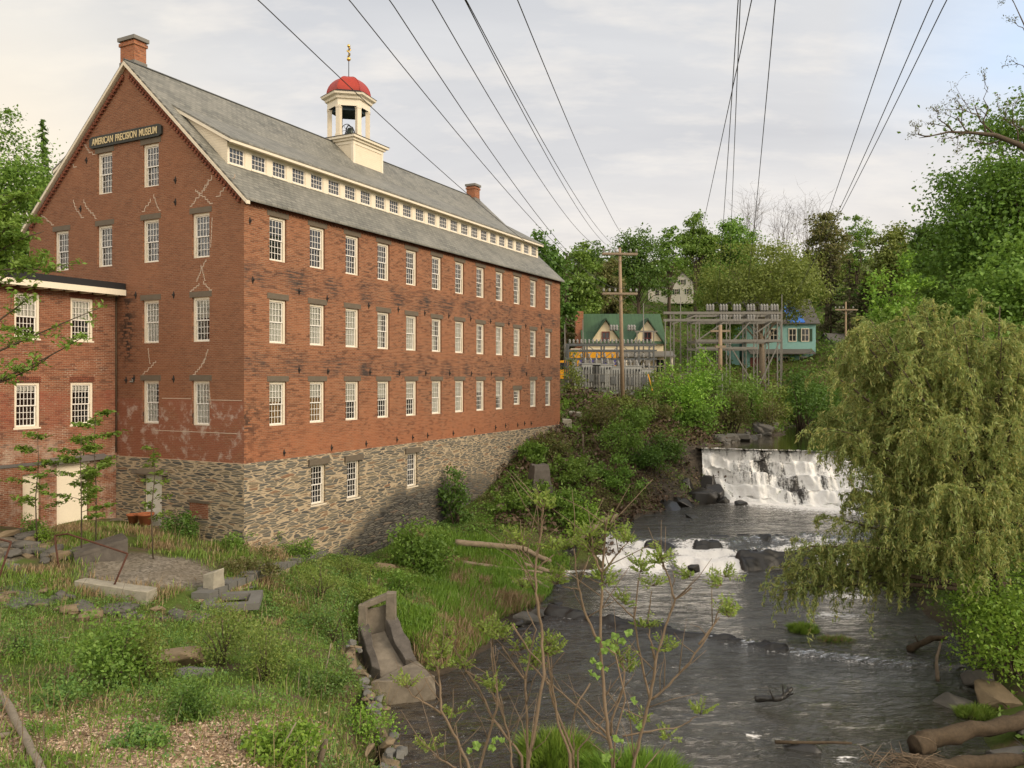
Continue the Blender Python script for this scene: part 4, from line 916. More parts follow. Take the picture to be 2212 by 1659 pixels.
# ------------------------------------------------------------------ the brick annex
S0 = 7.39
annex = empty('brick_annex', 'two storey flat roofed brick annex at left with black roof edge', 'building', (C0[0], C0[1], 0), ANG)
ops = [(t-.5, t+.5, zb, zb+1.74) for zb in (1.53, -1.93) for t in (-3.92, -1.63, -6.3, -8.6)]+[(-2.72, -1.32, -6.0, -3.5), (-4.1, -3.38, -5.55, -3.75)]
b = MB(); panel(b, -10, -.02, -7.4, 3.62, ops, lambda u, z, d: (u, S0+d, z), .28); b.face([(-10, S0, -7), (-10, S0+8, -7), (-10, S0+8, 3.6), (-10, S0, 3.6)]); b.face([(-10, S0+8, -7), (-.02, S0+8, -7), (-.02, S0+8, 3.6), (-10, S0+8, 3.6)])
b.obj('brick_wall', M['brick2'], annex)
b = MB(); b.box((-9.9, S0+.35, -.2), (-.1, S0+7.9, .0)); b.box((-9.9, S0+3, -6), (-.1, S0+3.1, 3.5)); b.obj('floor', M['lintel'], annex)
AF, ASH, AG = frame_mesh(1.0, 1.74, .1), sash_mesh(1.0, 1.74, 5, 6), glass_mesh(1.0, 1.74)
ASILL = box_mesh('sill', (-.54, -.06, -.06), (.54, .1, 0), M['white']); AH = cloth_mesh(1.0, .82, 1.68, M['fabric'], 3); AT = cloth_mesh(1.0, 1.4, 1.68, M['fabric'], 4)
for zb in (1.53, -1.93):
    for t in (-3.92, -1.63, -6.3, -8.6):
        w = link('window', AF, annex, (t, S0+.05, zb)); link('sash', ASH, w); link('glass_pane', AG, w); link('sill', ASILL, w); link('curtain', AH if zb > 0 else AT, w)
for zb in (1.53, -1.93):
    for t in (-3.92, -1.63):
        b = MB()
        for i in range(14): b.box((t-.56+i*.08+.006, S0-.012, zb+1.76), (t-.56+i*.08+.074, S0+.05, zb+1.99))
        b.obj('flat_arch', M['brickd'], annex)
b = MB(); b.box((-10, 6.82, 3.62), (-.03, S0+8, 3.70)); aroof = b.obj('roof', M['tar'], annex)
b = MB(); b.box((-10, 6.77, 3.50), (-.03, 6.82, 3.74)); b.obj('fascia', M['white'], aroof)
b = MB(); b.box((-10, 6.80, 3.745), (-.03, 7.0, 4.02)); b.obj('parapet', M['tar'], aroof)
b = MB()
for i in range(14): b.box((-.5-i*.62, 6.84, 3.47), (-.34-i*.62, S0-.01, 3.60))
b.obj('eave_bracket', M['white2'], aroof)
b = MB(); b.box((-2.70, S0+.10, -6.0), (-1.34, S0+.16, -3.52)); b.box((-2.72, S0-.02, -3.55), (-1.3, S0+.05, -3.46)); b.obj('door', M['white'], annex)
b = MB(); b.box((-4.1, S0+.14, -5.55), (-3.38, S0+.2, -3.75)); b.obj('blocked_door', M['white2'], annex)
b = MB(); b.box((-5, S0-.06, -3.42), (-.3, S0-.002, -3.30)); b.hexa([(-3.0, S0-.35, -3.45), (-.6, S0-.35, -3.40), (-.6, S0, -3.25), (-3.0, S0, -3.25), (-3.0, S0-.35, -3.42), (-.6, S0-.35, -3.37), (-.6, S0, -3.2), (-3.0, S0, -3.2)]); b.obj('door_canopy', M['shingle'], annex)
b = MB(); b.box((-4.6, S0-.42, -7.2), (-.06, S0-.003, -6.02)); b.box((-4.9, S0-.7, -7.2), (-2.6, S0-.42, -6.3)); b.obj('concrete_plinth', M['concrete'], annex)
b = MB(); b.tube([(-.08, S0-.05, 3.5), (-.08, S0-.05, -3.2)], .028, 8); b.obj('drainpipe', M['log'], annex)
# ------------------------------------------------------------------ ruins and loose things below the mill
def block(name, pts_top, z0, mat, label, cat, group=None, taper=0., parent=None):
    """prism under a top outline given in 3D; rough edges"""
    b = MB(); n = len(pts_top); c = np.mean(np.array(pts_top), 0)
    bot = [(p[0]+(p[0]-c[0])*taper, p[1]+(p[1]-c[1])*taper, z0) for p in pts_top]
    b.faces(list(bot)+list(pts_top), [tuple(range(n))[::-1], tuple(range(n, 2*n))]+[(i, (i+1) % n, n+(i+1) % n, n+i) for i in range(n)])
    me = b.mesh(name, mat); bm = bmesh.new(); bm.from_mesh(me)
    bmesh.ops.bevel(bm, geom=list(bm.edges), offset=.025, segments=1, affect='EDGES')
    for _ in range(3):
        es = [e for e in bm.edges if e.calc_length() > .35]
        if es: bmesh.ops.subdivide_edges(bm, edges=es, cuts=1)
    bmesh.ops.triangulate(bm, faces=bm.faces)
    for v in bm.verts:
        q = v.co*3.; v.co += Vector([(float(vnoise(q.x+i*9, q.y, q.z, 11))-.5)*.05 for i in range(3)])
    bm.to_mesh(me); bm.free(); o = link(name, me, parent)
    return tag(o, label, cat, group) if label else o
def rect_on(p, q, w, z=None):
    p = Vector(p); q = Vector(q); d = (q-p); d.z = 0; d.normalize(); n = Vector((-d.y, d.x, 0))*w
    return [tuple(p), tuple(q), tuple(q+n), tuple(p+n)]
gA, gB = (-13.5, 25.1, -6.26), (-10.95, 24.45, -6.42)
block('granite_block', rect_on(gA, gB, .5), -7.0, M['granite'], 'long pale granite block lying at the front of the gravel court', 'stone block')
block('granite_post', [(-9.92, 26.1, -6.32), (-9.5, 26.0, -6.18), (-9.3, 26.4, -6.16), (-9.6, 26.65, -6.25)], -7.0, M['granite'], 'pale upright granite stump at the right edge of the gravel court', 'stone block')
# hollow concrete trough, sloping, dark plate for the square hole in its end
tr = empty('concrete_trough', 'dark streaked concrete trough with a square hole in its end', 'trough', (0, 0, 0))
p0, p1 = Vector((-14.5, 27.0, -5.98)), Vector((-13.15, 27.9, -5.62)); d = (p1-p0); d.z = 0; d.normalize(); n_ = Vector((-d.y, d.x, 0))*1.15
b = MB()
def wallbox(b, p, q, nn, th, zt0, zt1, zb): b.hexa([(p.x, p.y, zb), (q.x, q.y, zb), (q.x+nn.x*th, q.y+nn.y*th, zb), (p.x+nn.x*th, p.y+nn.y*th, zb), (p.x, p.y, zt0), (q.x, q.y, zt1), (q.x+nn.x*th, q.y+nn.y*th, zt1), (p.x+nn.x*th, p.y+nn.y*th, zt0)])
nh = n_.normalized()
b2 = MB(); wallbox(b2, p0, p1, nh, .25, p0.z, p1.z, -7); wallbox(b2, p0+nh*.95, p1+nh*.95, nh, .25, p0.z, p1.z, -7)
b2.hexa([tuple(p0+Vector((0,0,-.02))), tuple(p1+Vector((0,0,-.02))), tuple(p1+nh*1.2+Vector((0,0,-.02))), tuple(p0+nh*1.2+Vector((0,0,-.02))), tuple(p0+Vector((0,0,.12))), tuple(p1+Vector((0,0,.12))), tuple(p1+nh*1.2+Vector((0,0,.12))), tuple(p0+nh*1.2+Vector((0,0,.12)))])
e0 = p1-d*.12; b2.hexa([(e0.x, e0.y, -7), (p1.x, p1.y, -7), (p1.x+nh.x*1.2, p1.y+nh.y*1.2, -7), (e0.x+nh.x*1.2, e0.y+nh.y*1.2, -7), (e0.x, e0.y, -6.35), (p1.x, p1.y, -6.35), (p1.x+nh.x*1.2, p1.y+nh.y*1.2, -6.35), (e0.x+nh.x*1.2, e0.y+nh.y*1.2, -6.35)])
b2.obj('trough_wall', M['concrete2'], tr)
b = MB(); ee = p1+d*.004+nh*.28; b.hexa([tuple(ee+Vector((0,0,-.42))), tuple(ee+d*.01+Vector((0,0,-.42))), tuple(ee+d*.01+nh*.5+Vector((0,0,-.42))), tuple(ee+nh*.5+Vector((0,0,-.42))), tuple(ee+Vector((0,0,-.1))), tuple(ee+d*.01+Vector((0,0,-.1))), tuple(ee+d*.01+nh*.5+Vector((0,0,-.1))), tuple(ee+nh*.5+Vector((0,0,-.1)))]); b.obj('hole_shade', M['tar'], tr)  # dark plate paints the shade inside the hole
b = MB(); b.bar(p0+nh*.6+Vector((.3, .3, -.15)), p0+nh*.6+Vector((.3, .3, -1.0)), .9, .3); b.obj('trough_end', M['concrete2'], tr)
# rusty handrails
def rail(name, pts, label, posts):
    r = empty(name, label, 'railing', pts[0]); o = Vector(pts[0])
    b = MB(); b.tube([Vector(p)-o for p in pts], .03, 7); b.obj('rail', M['rust'], r)
    for p, q in posts:
        b = MB(); b.tube([Vector(p)-o, Vector(q)-o], .03, 7); b.obj('post', M['rust'], r)
pa, pb = Vector(P(118, 1157, 26.4)), Vector(P(146, 1153, 26.6)); pc = Vector(P(276, 1196, 25.2))
rail('handrail', [pa, pb, pc], 'rusty pipe handrail sloping down across the front of the concrete trough', [(pa, (pa.x+.25, pa.y-.1, -6.6)), (pc, (pc.x-.45, pc.y-.3, -6.75))])
q0, q1 = Vector(P(-40, 1155, 24.5)), Vector(P(24, 1171, 24.3)); rail('handrail', [q0, q1], 'rusty pipe handrail stub at the left edge of the gravel path', [(q1, (q1.x-.45, q1.y-.3, -6.7)), (q0, (q0.x, q0.y, -6.5))])
# grey slab sloping by the path, low drystone wall with a square stone frame
block('stone_slab', [(-16.9, 24.9, -6.25), (-14.4, 23.5, -6.62), (-13.9, 24.2, -6.55), (-15.9, 26.3, -6.0), (-16.9, 26.4, -5.95)], -7.3, M['slab'], 'broad grey slab tilted beside the gravel path at far left', 'slab')
wl = empty('drystone_wall', 'low drystone wall running from the gravel court to the mill foundation', 'wall', (0, 0, 0))
pts = [(-9.45, 25.4, -6.72), (-8.9, 28.2, -6.80), (-8.55, 31., -7.05), (-8.3, 33.6, -7.32), (-8.1, 35.6, -7.55)]
b = MB(); rs = np.random.RandomState(5)
for (a, c) in zip(pts, pts[1:]):
    a = Vector(a); c = Vector(c); m = 5
    for i in range(m):
        p = a.lerp(c, i/m+.012); q = a.lerp(c, (i+1)/m-.012); wd = .55+.2*rs.rand(); zt = rs.normal()*.025
        b.hexa([(p.x, p.y, p.z-.20), (q.x, q.y, q.z-.20), (q.x-wd, q.y+.08, q.z-.20), (p.x-wd, p.y+.08, p.z-.20), (p.x, p.y, p.z+zt), (q.x, q.y, q.z+zt), (q.x-wd, q.y+.08, q.z+zt), (p.x-wd, p.y+.08, p.z+zt)])
b.obj('coping', M['slab'], wl)
b = MB(); a, c = Vector(pts[0]), Vector(pts[-1])
for (a, c) in zip(pts, pts[1:]): b.hexa([(a[0]+.03, a[1], -9.2), (c[0]+.03, c[1], -9.4), (c[0]-.5, c[1], -9.4), (a[0]-.5, a[1], -9.2), (a[0]-.03, a[1], a[2]-.205), (c[0]-.03, c[1], c[2]-.205), (c[0]-.5, c[1], c[2]-.205), (a[0]-.5, a[1], a[2]-.205)])
b.obj('wall_body', M['stone'], wl)
fr = empty('stone_frame', 'square frame of grey slabs with a hollow centre on the low wall end', 'stone frame', (-8.75, 25.55, -7.0), .22)
for p, q in (((-.85, -.8, -.1), (.85, -.5, .1)), ((-.85, .5, -.1), (.85, .8, .1)), ((-.85, -.495, -.11), (-.5, .495, .085)), ((.5, -.495, -.11), (.85, .495, .09))):
    b = MB(); b.box(p, q); b.obj('frame_stone', M['slab'], fr)
# terracotta pots at the basement door
for (t, s, sc, lb) in ((-.5, 5.72, .85, 'smaller terracotta pot left of the basement doorway'), (-.5, 4.98, 1.1, 'larger terracotta pot right of the basement doorway')):
    x, y, _ = W(t, s); z = hz1(x, y)+.1; pt = empty('flower_pot', lb, 'pot', (x, y, z-.03), 0, 'terracotta pots at the basement door'); pt.scale = (sc,)*3
    b = MB(); b.lathe([(.19, 0), (.27, .36), (.31, .365), (.32, .44), (.285, .44), (.27, .38)], n=18); b.obj('pot', M['terracotta'], pt)
    b = MB(); b.lathe([(.27, .37), (.02, .40)], n=14); b.obj('soil', M['bark'], pt)
# concrete flume running down to the water
fl = empty('concrete_flume', 'broken concrete flume stepping down the bank into the brown shallows', 'flume', (0, 0, 0))
def slabq(b, q, th):
    b.hexa([(x, y, z-th) for x, y, z in q]+[tuple(p) for p in q])
q3 = lambda x, y, Y: Vector(P(x, y, Y))
def rough(me, amp=.13, seg=.3):
    bm = bmesh.new(); bm.from_mesh(me)
    bmesh.ops.bevel(bm, geom=list(bm.edges), offset=.02, segments=1, affect='EDGES')
    for _ in range(3):
        es = [x for x in bm.edges if x.calc_length() > seg]
        if es: bmesh.ops.subdivide_edges(bm, edges=es, cuts=1)
    bmesh.ops.triangulate(bm, faces=bm.faces)
    for v in bm.verts:
        q = v.co*2.6; v.co += Vector([(float(vnoise(q.x+i*9, q.y, q.z, 13))-.5)*amp for i in range(3)])
    bm.to_mesh(me); bm.free(); return me
TL, TRt, BR, BL = q3(795, 1374, 28.3), q3(832, 1362, 28.5), q3(874, 1440, 26.9), q3(820, 1458, 26.4)
U = Vector((0, 0, 1))
b = MB(); slabq(b, [BL, BR, TRt, TL], .9); link('floor_slab', rough(b.mesh('floor_slab', M['concrete'])), fl)
b = MB(); slabq(b, [BR+U*.25, BR+Vector((.42, .05, .25)), TRt+Vector((.38, .1, .5)), TRt+U*.5], 1.8); link('side_wall', rough(b.mesh('side_wall', M['concrete2'])), fl)
b = MB(); slabq(b, [BL+Vector((-.28, .1, .2)), BL+U*.2, TL+U*.45, TL+Vector((-.36, .1, .45))], 1.8); link('side_wall', rough(b.mesh('side_wall', M['concrete2'])), fl)
b = MB(); slabq(b, [q3(800, 1476, 25.2), q3(942, 1461, 25.9), q3(897, 1424, 27.1), q3(845, 1452, 26.4)], .85); link('end_block', rough(b.mesh('end_block', M['concrete']), .14), fl)
b = MB(); hw = TRt+Vector((.2, .1, .2)); b.bar(hw-U*.6, hw+U*1.12, .34, .34); hl = TL+Vector((-.2, .1, .2)); b.bar(hl-U*.6, hl+U*.88, .30, .30); b.bar(hl+U*.80, hw+U*1.04, .24, .20); b.hexa([tuple(x) for x in (hl+Vector((0,.1,-.4)), hw+Vector((0,.1,-.4)), hw+Vector((0,.25,-.4)), hl+Vector((0,.25,-.4)), hl+Vector((0,.1,.6)), hw+Vector((0,.1,.7)), hw+Vector((0,.25,.7)), hl+Vector((0,.25,.6)))]); link('gate_frame', rough(b.mesh('gate_frame', M['concrete']), .05), fl)
# ragged old retaining wall top along the left bank
b = MB(); pts = [(-1.75, 13.4, -6.75), (-2.55, 16.4, -7.15), (-3.45, 19.8, -7.5), (-4.4, 22.6, -7.7), (-5.0, 25.2, -8.0)]
for a, c in zip(pts, pts[1:]):
    b.hexa([(a[0]+.45, a[1], -10.9), (c[0]+.45, c[1], -10.9), (c[0]-.3, c[1], -10.9), (a[0]-.3, a[1], -10.9), (a[0]+.10, a[1], a[2]-.24), (c[0]+.10, c[1], c[2]-.24), (c[0]-.1, c[1], c[2]-.22), (a[0]-.1, a[1], a[2]-.22)])
o = link('retaining_wall', rough(b.mesh('retaining_wall', M['rocktan']), .28, .4)); tag(o, 'crumbling grey retaining wall edging the left bank above the water', 'wall')
b = MB(); z = hz1(1.55, 47.4); b.hexa([(-.75,-.75,-.5),(.75,-.75,-.5),(.75,.75,-.5),(-.75,.75,-.5),(-.42,-.42,1.95),(.42,-.42,1.95),(.42,.42,1.95),(-.42,.42,1.95)])
o = link('concrete_pier', rough(b.mesh('concrete_pier', M['concrete2']), .1, .5), None, (1.6, 47.6, z-.2), .3); tag(o, 'tapered dark concrete pier standing on the slope below the mill', 'pier')
x, y, _ = W(30.9, -.3); block('granite_post', [(x-.3, y-.25, -3.0), (x+.35, y-.25, -3.05), (x+.3, y+.3, -3.0), (x-.3, y+.3, -2.95)], -4.6, M['granite'], 'small grey granite marker at the far foot of the mill', 'stone block', taper=.12)
block('granite_block', [(4.35, 62.5, -2.62), (5.3, 62.1, -2.72), (5.4, 62.9, -2.6), (4.5, 63.2, -2.55)], -3.3, M['granite'], 'pale granite slab on the lawn at the far end of the mill', 'stone block')
# driftwood, logs and snags
def log(pts, r, mat, label, cat='log', group=None, n=9, stubs=0, seed=0, name='driftwood_log'):
    rs = random.Random(seed); o = Vector(pts[0]); pp = []
    P_ = [Vector(p)-o for p in pts]
    for a, c in zip(P_, P_[1:]):
        for i in range(4): pp.append(a.lerp(c, i/4)+Vector((rs.gauss(0, 1), rs.gauss(0, 1), rs.gauss(0, 1)))*r*.10)
    pp.append(P_[-1]); k = len(pp); rad = [r*(1.05-.45*i/k)*(1+rs.gauss(0, .06)) for i in range(k)]
    b = MB(); b.tube(pp, rad, n)
    for i in range(stubs):
        a = pp[rs.randrange(2, k-2)]; dd = Vector((rs.gauss(0, 1), rs.gauss(0, 1), abs(rs.gauss(.3, .8)))).normalized()
        b.tube([a, a+dd*r*1.6, a+dd*r*3.2+Vector((0, 0, r))], [r*.4, r*.25, r*.08], 5)
    me = b.mesh(name, mat)
    if r > .09:      # ridged, split surface
        bm = bmesh.new(); bm.from_mesh(me)
        for _ in range(2):
            es = [e for e in bm.edges if e.calc_length() > r*.55]
            if es: bmesh.ops.subdivide_edges(bm, edges=es, cuts=1, use_grid_fill=True)
        d_ = (P_[-1]-P_[0]).normalized()
        for v in bm.verts:
            al = v.co.dot(d_); q = (v.co-d_*al)/r*2.2+d_*al*.8/r; kk = float(vnoise(q.x+seed, q.y, q.z, 17))-.5; v.co += v.normal*kk*r*.42
        for f in bm.faces: f.smooth = True
        bm.to_mesh(me); bm.free()
    return tag(link(name, me, None, loc=o), label, cat, group)
g = 'driftwood heaped on the grassy bank'
def onz(x, y, dz=.1): return (x, y, hz1(x, y)+dz)
log([onz(-2.9, 41.3, .25), onz(.3, 41.9, .5), onz(2.0, 42.0, .45)], .16, M['drift'], 'longest grey driftwood trunk across the top of the grassy bank', group=g, stubs=3, seed=1)
log([onz(-2.4, 39.6, .2), onz(1.5, 40.1, .35)], .11, M['drift'], 'thin straight driftwood pole below the longest driftwood trunk', group=g, stubs=2, seed=2)
log([onz(.6, 40.6, .3), onz(2.3, 40.9, .5), onz(3.0, 41.2, .4)], .12, M['drift'], 'bent pale driftwood limb at the water end of the heap', group=g, stubs=3, seed=3)
log([onz(1.0, 39.0, .1), onz(1.9, 40.3, .3), onz(2.6, 41.3, .55)], .10, M['drift'], 'short forked driftwood stick leaning on the heap', group=g, stubs=4, seed=4)
log([onz(.0, 37.8, .1), onz(.9, 38.3, .35), onz(1.7, 38.2, .2)], .13, M['drift'], 'pale root snag curling on the bank beside the rapids', group=g, stubs=5, seed=5)
log([onz(-.9, 45.5, .25), onz(.6, 46.5, .45)], .20, M['drift'], 'bleached log lying below the concrete pier', seed=6, stubs=1)
log([(3.0, 43.1, -8.75), (5.2, 45.0, -7.9), (5.9, 45.8, -7.75)], .20, M['drift'], 'grey log jutting over the left end of the rapids', seed=7, stubs=2)
log([(10.7, 21.6, -9.85), (11.2, 21.9, -9.72), (13.0, 22.3, -9.6), (16.2, 23.0, -9.35)], .27, M['log'], 'big barkless log at the lower right water edge', seed=8, n=12)
log([(10.2, 21.0, -10.05), (12.5, 21.2, -10.0), (15., 21.5, -9.95)], .22, M['log'], 'darker rotten log under the big barkless log', seed=9, n=12)
log([(7.3, 22.6, -10.1), (9.3, 22.3, -10.0)], .05, M['log'], 'thin dark stick in the water left of the big log', seed=10)
log([(13.9, 26.6, -9.9), (13.8, 26.5, -9.2), (14.0, 26.6, -8.6)], .06, M['barkpale'], 'thin upright dead stem at the right water edge', seed=11)
log([(14.6, 29.9, -9.95), (15.6, 30.4, -9.75), (16.2, 30.4, -9.7)], .12, M['log'], 'brown snag under the willow at the right water edge', seed=12, stubs=2)
log([(7.6, 25.4, -10.0), (8.3, 25.1, -9.88), (8.75, 25.5, -9.72)], .10, M['wet'], 'dark broken branch stranded in midstream', 'branch', seed=13, stubs=6, name='stranded_branch')
log([(-3.05, 12.6, -6.2), (-2.9, 12.5, -5.7), (-2.85, 12.5, -5.55)], .055, M['barkpale'], 'short cut sapling stump among the near weeds', 'stump', seed=16, name='sapling_stump')
log([(6.6, 58.9, -4.6), (7.1, 57.6, -5.6), (7.7, 56.5, -6.3)], .06, M['drift'], 'bare pale stick leaning down the brushy bank', seed=17, stubs=2)
log([(4.9, 56.4, -3.9), (4.9, 56.2, -5.3)], .06, M['barkpale'], 'upright whitish dead stem on the bank right of the mill', seed=18, stubs=2)
# ---- stones
gp = 'pale rubble on the retaining wall top'
rs = np.random.RandomState(22)
for i in range(70):
    a = rs.rand(); y = 13.2+a*12.; x = float(np.interp(y, [13.4, 16.4, 19.8, 22.6, 25.2], [-1.75, -2.55, -3.45, -4.4, -5.0]))+rs.normal()*.13; z = float(np.interp(y, [13.4, 16.4, 19.8, 22.6, 25.2], [-6.95, -7.33, -7.68, -7.88, -8.18])); s = .1+.22*rs.rand()**2
    rock('tan' if rs.rand() < .5 else 'slab', x, y, (s*1.4, s, s*.7), 'pale crumbled stone along the top edge of the retaining wall', gp, z=z, sink=.2)
gp = 'loose slate stones below the annex'
k = 0; rs = np.random.RandomState(21)
for i in range(46):
    a = rs.rand(); x = -17.9+a*2.7+rs.normal()*.3; y = 29.6-a*2.6+rs.normal()*.5; s = .25+.5*rs.rand()**2
    rock('grey' if rs.rand() < .72 else 'tan', x, y, (s*1.5, s, s*.6), 'loose slate stone heaped between the gravel path and the annex', gp)
gp = 'rubble under the granite block'
for i in range(44):
    a = rs.rand(); x = -15.8+a*6.8; y = 24.1-a*.3+rs.normal()*.28; s = .22+.4*rs.rand()**2
    rock('grey' if rs.rand() < .7 else 'tan', x, y, (s*1.7, s, s*.6), 'grey rubble stone along the front of the ruined court', gp)
rock('tan', -7.6, 18.7, (1.15, .7, .62), 'big rounded tan boulder half buried in the weeds', None, i=0, sink=.2, name='boulder', cat='boulder')
rock('slab', -7.0, 17.9, (1.0, .7, .3), 'flat grey stone below the rounded tan boulder', None, i=1)
rock('slab', -8.9, 28.0, (.6, .35, .12), 'thin dark slate lying on the gravel near the stump', None, i=2)
rock('tan', -5.7, 36.2, (1.4, .9, .8), 'brown stone beside the dark hole at the foot of the mill', None, i=3)
gp = 'slate blocks tumbled on the far shore'
for i in range(58):
    a = rs.rand(); x = 15.9+a*10.+rs.normal()*.45; y = 65.2+a*16.+rs.normal()*.5; s = .5+1.1*rs.rand()**2
    rock('grey', x+.15, y-.8, (s*1.6, s, s*.65), 'grey slate block tumbled at the pool edge above the falls', gp)
gp = 'stones at the grass bank water edge'
for (x, y, s) in ((-.6, 33.0, .8), (.1, 33.5, .6), (.6, 34.1, .9), (1.1, 34.9, .7), (-3.3, 29.9, .9), (-2.9, 29.4, .6), (1.9, 36.3, .6), (2.3, 39.2, .6), (2.6, 40.5, .7)): rock('wet' if s < .7 else 'grey', x, y, (s*1.4, s*.8, s*.5), 'low stone at the water edge of the grassy bank', gp, z=-10.15)
gp = 'dark ledges of the rapids'
ledge('ledge', 'black wet ledge breaking the rapids between the white chutes', [(6.9, 44.7), (8.4, 44.5), (9.8, 44.6), (11.8, 44.8)], .6, .6, -9.3, 3, gp, .36)
ledge('ledge', 'long low black ledge above the rapids running under the willow', [(8.0, 46.2), (11., 46.0), (14., 46.3), (18., 47)], .55, .42, -9.15, 5, gp, .42)
ledge('ledge', 'dark shelf at the willow side of the rapids', [(11.6, 42.9), (13.5, 43.4), (16.5, 44)], .9, .7, -9.75, 8, gp, .35)
for (x, y, sx, sy, h, lb) in ((3.0, 43.9, 1.1, 1.5, 1.2, 'black wet rock at the left end of the rapids'), (9.2, 41.2, .7, .5, .5, 'small dark stone standing clear below the rapids')):
    rock('wet', x, y, (sx, sy, h), lb, gp, z=-9.75, rot=(.05, -.05, .1), name='ledge', cat='rock ledge', sink=.25)
gp = 'wet rocks at the falls'
for (x, y, sx, h, lb) in ((14.6, 59.2, 1.6, 2.2, 'tall black wet rock at the left side of the falls'), (15.0, 58.3, 1.2, .9, 'dark rock at the left foot of the falls'), (13.9, 60.9, 1.4, 1.6, 'black rock beside the lip of the falls'), (16.2, 57.4, 1.3, .7, 'low dark rock in the foam under the falls'), (11.6, 52.0, 1.6, .35, 'flat dark rock awash below the falls'), (13.6, 58.6, 2.4, 1.9, 'broad black slope of rock left of the falls'), (12.9, 60.2, 2.2, 2.8, 'black rock shoulder above the broad slope of rock'), (12.2, 57.0, 2.6, .9, 'low tan streaked rock shelf left of the plunge pool'), (10.4, 55.2, 2.6, .7, 'long rock shelf at the bend of the middle pool'), (14.6, 60.6, 1.5, 2.9, 'black rock standing at the left end of the lip')):
    rock('wet', x, y, (sx, sx*.8, h), lb, gp, z=-9.1, name='ledge', cat='rock ledge')
ledge('ledge', 'long low rock bar crossing the river from the grassy bank to the grass tuft', [(1.2, 35.5), (4.0, 34.0), (7.2, 32.1), (10.6, 30.2)], .42, .30, -10.12, 21, None, .36)
ledge('ledge', 'short dark rock rib awash near the bottom of the river', [(6.2, 23.6), (7.2, 22.9), (8.6, 21.9)], .28, .16, -10.2, 24, None, .40)
gp = 'stones at the lower right bank'
for (x, y, s, kd) in ((11.6, 25.5, .7, 'grey'), (12.6, 24.9, .6, 'grey'), (13.8, 25.6, 1.2, 'grey'), (15.0, 25.2, 1.4, 'tan'), (14.6, 22.6, 1.3, 'grey'), (13.2, 21.7, .9, 'grey'), (14.2, 21.2, 1.0, 'tan'), (12.2, 21.0, .8, 'grey'), (11.2, 24.2, .5, 'grey'), (15.6, 27.2, 1.1, 'grey')):
    rock(kd, x, y, (s*1.3, s, s*.55), 'muddy stone by the big log at the lower right bank', gp, sink=.35)

# ------------------------------------------------------------------ poles and power lines
def utility_pole(x, y, h, label, arms, wid=1.75, r=.16, lean=0., rot=0.):
    z = hz1(x, y); p = empty('utility_pole', label, 'utility pole', (x, y, z-.3), rot)
    b = MB(); b.tube([(0,0,0), (lean*.5,0,h*.5), (lean,0,h+.3)], [r*1.15, r, r*.72], 10); b.obj('pole', M['pole'], p)
    for zz, dbl in arms:
        for sy in ((-.17, .17) if dbl else (-.17,)):
            b = MB(); b.box((-wid+lean, sy-.06, zz-.08), (wid+lean, sy+.06, zz+.08)); b.obj('crossarm', M['drift'], p)
        for sx in (-.97, -.62, -.28, .62, .97)[:5 if dbl else 4]:
            b = MB(); b.lathe([(.03, 0), (.03, .08), (.09, .10), (.10, .16), (.07, .2), (.09, .24), (.05, .32)], (lean+sx*wid*.97, -.12, zz+.08), 8); b.obj('insulator', M['porcelain'], p)
        b = MB(); 
        for sx in (-1, 1): b.bar((lean+sx*wid*.6, -.2, zz-.06), (lean, -.2, zz-.65), .05, .02)
        b.obj('brace', M['steel'], p)
    return p
utility_pole(8.8, 64.7, 12.2, 'tall pale wooden utility pole with two double crossarms beside the substation', ((12.0, True), (8.85, True)), 1.40, .15, -.25, .08)
utility_pole(PX(1827, 100), 100, PZ(652, 100)-hz1(PX(1827, 100), 100), 'distant wooden utility pole with one crossarm right of the turquoise house', ((PZ(664, 100)-hz1(PX(1827, 100), 100), False),), 1.4, .13)
def wire(x0, xm, ym, x1, y1, Y1, label, group, r, Y0=14.):
    """cable running straight in plan from behind the camera to its pole, hanging in a parabola"""
    p0, p1 = Vector(P(x0, -25, Y0)), Vector(P(x1, y1, Y1)); best = min((abs((p0.x+(p1.x-p0.x)*t)/(p0.y+(p1.y-p0.y)*t)-ray(xm, 0)[0]), t) for t in np.linspace(.03, .9, 400)); t = best[1]
    zl = p0.z+(p1.z-p0.z)*t; zt = PZ(ym, p0.y+(p1.y-p0.y)*t); sag = max(.1, min(2.2, (zl-zt)/(4*t*(1-t))))
    pts = []
    for t in np.linspace(-.42, 1, 34): q = p0+(p1-p0)*float(t); q.z -= 4*sag*t*(1-t)*(1 if t > 0 else .35); pts.append(q)
    b = MB(); o = pts[0]; b.tube([q-o for q in pts], r, 5, cap=False); return tag(b.obj('power_line', M['wire'], None, loc=o), label, 'power line', group)
gl_ = 'power lines to the tall pole'
for (x0, xm, ym, x1, y1, lb) in ((532, 850, 275, 1309, 622, 'power line passing across the red dome, leftmost of its fan'), (735, 905, 186, 1326, 622, 'second power line from the left, above the dormer band'), (826, 1000, 240, 1350, 622, 'third power line from the left, over the far end of the roof'), (920, 1092, 270, 1309, 538, 'fourth power line from the left, left of the close pair'), (992, 1130, 243, 1326, 538, 'left wire of the close pair of power lines'), (994, 1136, 240, 1342, 538, 'right wire of the close pair of power lines'), (1108, 1215, 235, 1372, 538, 'power line nearest the middle of the sky, ending on the tall pole')):
    wire(x0, xm, ym, x1, y1, 64.5, lb, gl_, .0105)
gl_ = 'power lines to the steel gantry'
